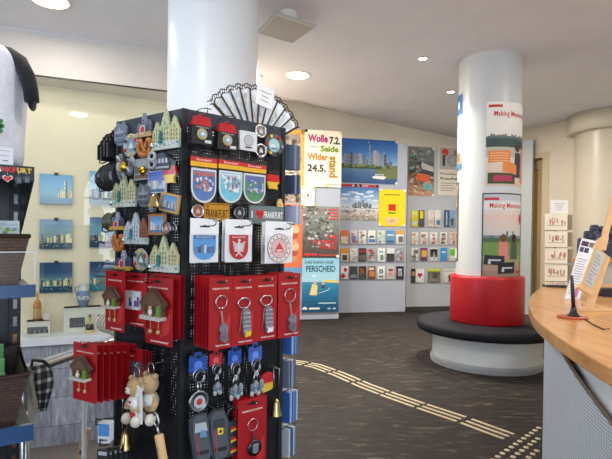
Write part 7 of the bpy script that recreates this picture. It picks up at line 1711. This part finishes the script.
# wooden table easel with a framed notice
ez = on_top(594, 311); t = thing('table_easel', 'pale wooden table easel holding a framed notice on the counter', 'easel', (ez.x, ez.y, TZ + .0005)); PINE = (216, 178, 130)
YE = ez.y
def EP(px, py, dy=0): p = at_y(px, py, YE + dy); return p - t.location
b = MB(); q0, q1 = EP(578, 309.5), EP(625, 311); b.bar((q0.x, 0, .008), (q1.x, 0, .008), .03, .016, PINE); b.build('foot_bar', 'pine', t)
b = MB(); b.bar((q1.x - .08, .0, .008), (q1.x - .08, .22, .008), .03, .016, PINE); b.build('foot_bar', 'pine', t)
def plank(a, c, w, d, name='strut'): b = MB(); b.bar(a, c, w, d, PINE, up=(0, 1, 0)); b.build(name, 'pine', t)
plank(EP(588.5, 309.5), EP(606.5, 256, .03), .034, .016)            # front leg, leaning right
plank(EP(603.5, 241, .04), EP(614.5, 198, .06), .028, .014)            # upper mast
b = MB(); P4 = [EP(592.5, 249, .02), EP(604.5, 250.5, .03), EP(607.5, 237, .05), EP(602, 236.5, .05), EP(597.5, 239.5, .03)]
b.add([p + Vector((0, -.012, 0)) for p in P4] + [p + Vector((0, .006, 0)) for p in P4], [tuple(range(5))[::1], tuple(range(9, 4, -1))] + [(i, i + 5, (i + 1) % 5 + 5, (i + 1) % 5) for i in range(5)], PINE); b.build('head_board', 'pine', t)
plank(EP(577.5, 285.5, -.02), EP(591, 293.5, -.02), .022, .03, 'ledge')
P_ = [EP(580.5, 284, -.01), EP(591, 292.5, -.01), EP(607, 256, .02), EP(595, 245.5, .02)]
b = MB(); nrm = (P_[1] - P_[0]).cross(P_[3] - P_[0]).normalized() * .008
b.add([p for p in P_] + [p + nrm for p in P_], [(0, 1, 2, 3), (7, 6, 5, 4), (0, 4, 5, 1), (1, 5, 6, 2), (2, 6, 7, 3), (3, 7, 4, 0)], (204, 172, 128)); b.build('holder_board', 'pine', t)
nt_ = thing('framed_notice', 'small printed notice in a clear frame held by the wooden easel', 'notice', tuple(t.location + P_[0]))
def Q(u, v, o): return P_[0] + (P_[1] - P_[0]) * u + (P_[3] - P_[0]) * v + (P_[2] - P_[1] - P_[3] + P_[0]) * (u * v) + nrm.normalized() * o - P_[0]
sg = -1
b = MB(); b.add([Q(.16, .08, sg * -.0095), Q(.84, .08, sg * -.0095), Q(.84, .94, sg * -.0095), Q(.16, .94, sg * -.0095)], [(0, 1, 2, 3)], (186, 190, 188)); b.build('sheet', 'paper', nt_)
b = MB()
for i in range(9): b.add([Q(.22, .14 + .085 * i, sg * -.0105), Q(.74 - .1 * (i % 3), .14 + .085 * i, sg * -.0105), Q(.74 - .1 * (i % 3), .17 + .085 * i, sg * -.0105), Q(.22, .17 + .085 * i, sg * -.0105)], [(0, 1, 2, 3)], (150, 152, 154))
b.build('printed_pattern', 'paper', nt_)

# leaflet display leaning on the counter behind the easel: white sheet with headline
YL = on_top(567, 299).y + .02
def leaf_sheet(label, corners, y_, painter):
    t = thing('info_sheet', label, 'leaflet', tuple(at_y(*corners[0], y_)))
    C_ = [at_y(*c, y_ + (.06 if i > 1 else 0)) - t.location for i, c in enumerate(corners)]
    nn = (C_[1] - C_[0]).cross(C_[3] - C_[0]).normalized(); nn = nn if nn.y < 0 else -nn
    R_ = lambda u, v, o=0: C_[0] + (C_[1] - C_[0]) * u + (C_[3] - C_[0]) * v + (C_[2] - C_[1] - C_[3] + C_[0]) * (u * v) + nn * o
    b = MB(); q = [R_(0, 0), R_(1, 0), R_(1, 1), R_(0, 1)]; b.add(q + [p - nn * .003 for p in q], [(0, 1, 2, 3), (7, 6, 5, 4), (0, 4, 5, 1), (1, 5, 6, 2), (2, 6, 7, 3), (3, 7, 4, 0)], (232, 234, 240)); b.build('sheet', 'paper', t)
    b = MB()
    for (u0, v0, u1, v1, c) in painter: b.add([R_(u0, v0, .001), R_(u1, v0, .001), R_(u1, v1, .001), R_(u0, v1, .001)], [(0, 1, 2, 3)], c)
    b.build('printed_pattern', 'paper', t)
pr = [(.06, .88, .5, .96, (90, 60, 80)), (.55, .88, .86, .96, (120, 110, 120)), (.06, .78, .3, .86, (80, 84, 110)), (.34, .78, .62, .86, (70, 74, 96))] + [(.08, .1 + .04 * i, .6 + .06 * (i % 3), .115 + .04 * i, (176, 180, 192)) for i in range(15)] + [(.5, .06, .75, .22, (206, 110, 160))]
leaf_sheet('white printed info sheet leaning behind the wooden easel', [(564.5, 299), (579, 302), (598, 241.5), (582, 238)], YL, pr)

# postcard spinner at the far end of the counter
spc = Vector((at_y(555, 250, 3.72).x, 3.72, 0)); t = thing('postcard_spinner', 'postcard spinner with five tiers of pale sketch cards at the far counter end', 'postcard stand', (spc.x, spc.y, TZ + .0005))
b = MB(); b.lathe([(.001, 0), (.085, 0), (.085, .012), (.02, .02), (.001, .02)], (60, 60, 62), 24); b.build('base', 'black', t); ztop = at_y(557, 214, 3.6).z - TZ
b = MB(); b.tube([(0, 0, .01), (0, 0, ztop)], .008, (70, 68, 66), 10); b.build('pole', 'black', t)
rowz = [(289.5, 281), (281.5, 264.5), (263.5, 248.5), (247, 231.5), (230, 214)]
CA = Face((0, 0), (1, -.06))
for k, (yb_, yt_) in enumerate([(296, 282), (281, 264.5), (263.5, 248.5), (247, 231.5), (230, 214)]):
    p0, p1 = at_y(545.3, yb_, 3.63), at_y(567.3, yt_, 3.63); w, h = p1.x - p0.x, p1.z - p0.z; zc = max(p0.z, TZ + .022); h = p1.z - zc
    c = thing('postcard', 'cream sketch postcard on the spinner front, %s tier from the top' % ['fifth', 'fourth', 'third', 'second', 'first'][k], 'postcard', ((p0.x + p1.x) / 2, 3.63, zc), -.05, 'sketch postcards on the spinner front')
    b = MB(); b.box(-w / 2, w / 2, 0, .006, 0, h, (236, 228, 206)); b.build('card', 'paper', c)
    b = MB(); r = random.Random(k)
    for i in range(14): x = w * (-.36 + .72 * r.random()); zz_ = h * (.3 + .2 * r.random()); b.rect(x, zz_, x + w * .06, zz_ + h * (.1 + .25 * r.random()), -.001 - i * 5e-5, r.choice([(196, 140, 120), (176, 160, 140), (206, 170, 150), (150, 130, 120), (190, 120, 110)]))
    b.rect(-w * .4, h * .26, w * .4, h * .32, -.0016, (200, 186, 160)); b.build('printed_pattern', 'paper', c)
    b = MB(); b.tube([(-w / 2, -.0, 0), (-w / 2, -.014, 0), (w / 2, -.014, 0), (w / 2, .0, 0)], .002, (60, 58, 56), 6); b.v = [p + Vector((c.location.x - t.location.x, c.location.y - t.location.y + .004, zc - t.location.z - .002)) for p in b.v]; b.build('card_pocket', 'black', t)
    for j in range(3):
        c2 = thing('postcard', 'darker edge on postcard, %s row from the front, %s tier of the spinner side' % (['first', 'second', 'third'][j], ['fifth', 'fourth', 'third', 'second', 'first'][k]), 'postcard', (p1.x + .012 + .008 * j, 3.66 + .05 * j, zc + .004), -1.25, 'edge on postcards of the spinner'); b = MB(); b.box(-.05, .05, 0, .004, 0, h * .92, [(150, 136, 116), (110, 96, 84), (170, 158, 140)][j]); b.build('card', 'paper', c2)
pA, pB = at_y(550.5, 213.5, 3.64), at_y(568, 200, 3.64); t2 = thing('spinner_sign', 'white printed sign on top of the postcard spinner', 'sign', ((pA.x + pB.x) / 2, 3.64, pA.z), -.05); w, h = pB.x - pA.x, pB.z - pA.z
b = MB(); b.box(-w / 2, w / 2, 0, .003, 0, h, (236, 234, 228)); b.build('card', 'paper', t2); b = MB(); [b.rect(-w * (.3 - .05 * i), h * (.72 - .16 * i), w * (.3 - .05 * i), h * (.76 - .16 * i), -.001, (176, 172, 168)) for i in range(4)]; b.build('printed_pattern', 'paper', t2)

# back shelf with rows of dark patterned pouches
YB = 4.25; pl, zs_ = at_y(566, 258.5, YB), at_y(580, 258.5, YB).z
bs = thing('back_shelf', 'wooden back shelf behind the counter carrying dark blue pouches', 'shelf', (pl.x + .6, YB + .2, 0))
b = MB(); b.box(pl.x, pl.x + 1.2, YB, YB + .4, zs_ - .035, zs_, (176, 128, 80)); b.build('shelf_board', 'beech', bs, world=True)
b = MB(); b.box(pl.x + .05, pl.x + 1.15, YB + .06, YB + .38, 0, zs_ - .035, (206, 198, 184)); b.build('cabinet', 'satin', bs, world=True)
def pouch(px, py0, py1, yy, k, row):
    p0, p1 = at_y(px - 4.2, py1, yy), at_y(px + 4.2, py0, yy); w, h = p1.x - p0.x, p1.z - max(p0.z, zs_ + .001); z0 = max(p0.z, zs_ + .001)
    t = thing('patterned_pouch', 'dark blue patterned pouch, %s from the left in the %s row on the back shelf' % (['first', 'second', 'third', 'fourth', 'fifth', 'sixth', 'seventh', 'eighth'][k], row), 'pouch', ((p0.x + p1.x) / 2, yy, zs_ + .001), .1 * (k % 2), 'dark pouches in the %s row' % row); h = p1.z - zs_ - .001
    b = MB(); b.prism([(-w * .46, 0), (w * .46, 0), (w / 2, h * .5), (w * .44, h * .93), (w * .3, h), (-w * .3, h), (-w * .44, h * .93), (-w / 2, h * .5)], -.02, .02, [(52, 54, 76), (64, 64, 84), (44, 46, 66)][k % 3]); b.build('body', 'cloth', t)
    b = MB(); r = random.Random(k)
    for i in range(5): x, z = w * (-.34 + .6 * r.random()), h * (.72 + .2 * r.random()); b.rect(x, z, x + w * .1, z + h * .03, -.0206, r.choice([(150, 150, 170), (120, 110, 130), (176, 170, 180)]))
    b.build('pattern', 'cloth', t)
for row, (py0, yy, x0, x1) in zip(('back', 'middle', 'front'), ((225, YB + .31, 594, 632), (231, YB + .2, 588, 632), (238, YB + .09, 582, 632))):
    k = 0; x = x0
    while x < x1: pouch(x, py0 + 1.2 * (k % 2), 256, yy, k, row); x += 8.6; k += 1
# dark cloth bundle and cable on the shelf end near the easel
q = at_z(608, 296, TZ); t = thing('black_device', 'small black device with a cable lying behind the wooden easel', 'device', (q.x, q.y, TZ + .0005)); b = MB(); b.rbox(-.07, .08, -.05, .05, .001, .05, (34, 34, 38), .015); o = b.build('body', 'plastic', t)
b = MB(); b.tube([(-.06, -.04, .03), (-.09, -.06, .05), (-.1, -.07, .03), (-.08, -.08, .006), (.02, -.09, .004)], .003, (30, 30, 32), 8); b.build('cable', 'plastic', t)

# ================================================================== LIGHT
w = bpy.data.worlds.new('sky'); scene.world = w; w.use_nodes = True
bg = w.node_tree.nodes['Background']; bg.inputs['Color'].default_value = (0.62, 0.78, 1.0, 1); bg.inputs['Strength'].default_value = 1.0
def area(name, loc, target, sx, sy, e, col):
    l = bpy.data.lights.new(name, 'AREA'); l.shape = 'RECTANGLE'; l.size = sx; l.size_y = sy; l.energy = e; l.color = col
    o = bpy.data.objects.new(name, l); COL.objects.link(o); o.location = loc
    o.rotation_euler = (Vector(target) - Vector(loc)).to_track_quat('-Z', 'Y').to_euler(); return o
for (cx, r, zs, zb), e in zip(ARCH, (WIN_E * 1.1, WIN_E, WIN_E * .8)):
    area('daylight', (cx, WY - 0.5, (zb + zs + r) / 2), (cx, 5, 1.5), 2 * r, zs + r - zb, e, (0.84, 0.92, 1.0))
area('daylight', (-5.4, 0.5, 1.95), (0, 2.2, 1.9), 4.2, 2.5, SIDE_E, (0.84, 0.92, 1.0))  # lamp for the added side window, brightens ceiling and columns
# strip lamps in the head of the showcase
p, q = L3(0.0, ZG1 - 0.03, -0.12), L3(LWL - 0.5, ZG1 - 0.03, -0.16)
m_ = (p + q) / 2
l = area('showcase_strip', m_, m_ + Vector((0, 0, -1)), (q - p).length, 0.08, NICHE_E, (1.0, 0.93, 0.78))
l.rotation_euler = (0, 0, LW.rz)

scene.view_settings.view_transform = 'Standard'; scene.view_settings.look = 'None'
scene.view_settings.gamma = 1.0; scene.view_settings.use_curve_mapping = False
scene.view_settings.exposure = EXPO
try:
    scene.cycles.use_denoising = True; scene.cycles.max_bounces = 8; scene.cycles.transparent_max_bounces = 24; scene.cycles.sample_clamp_indirect = 6
except Exception: pass
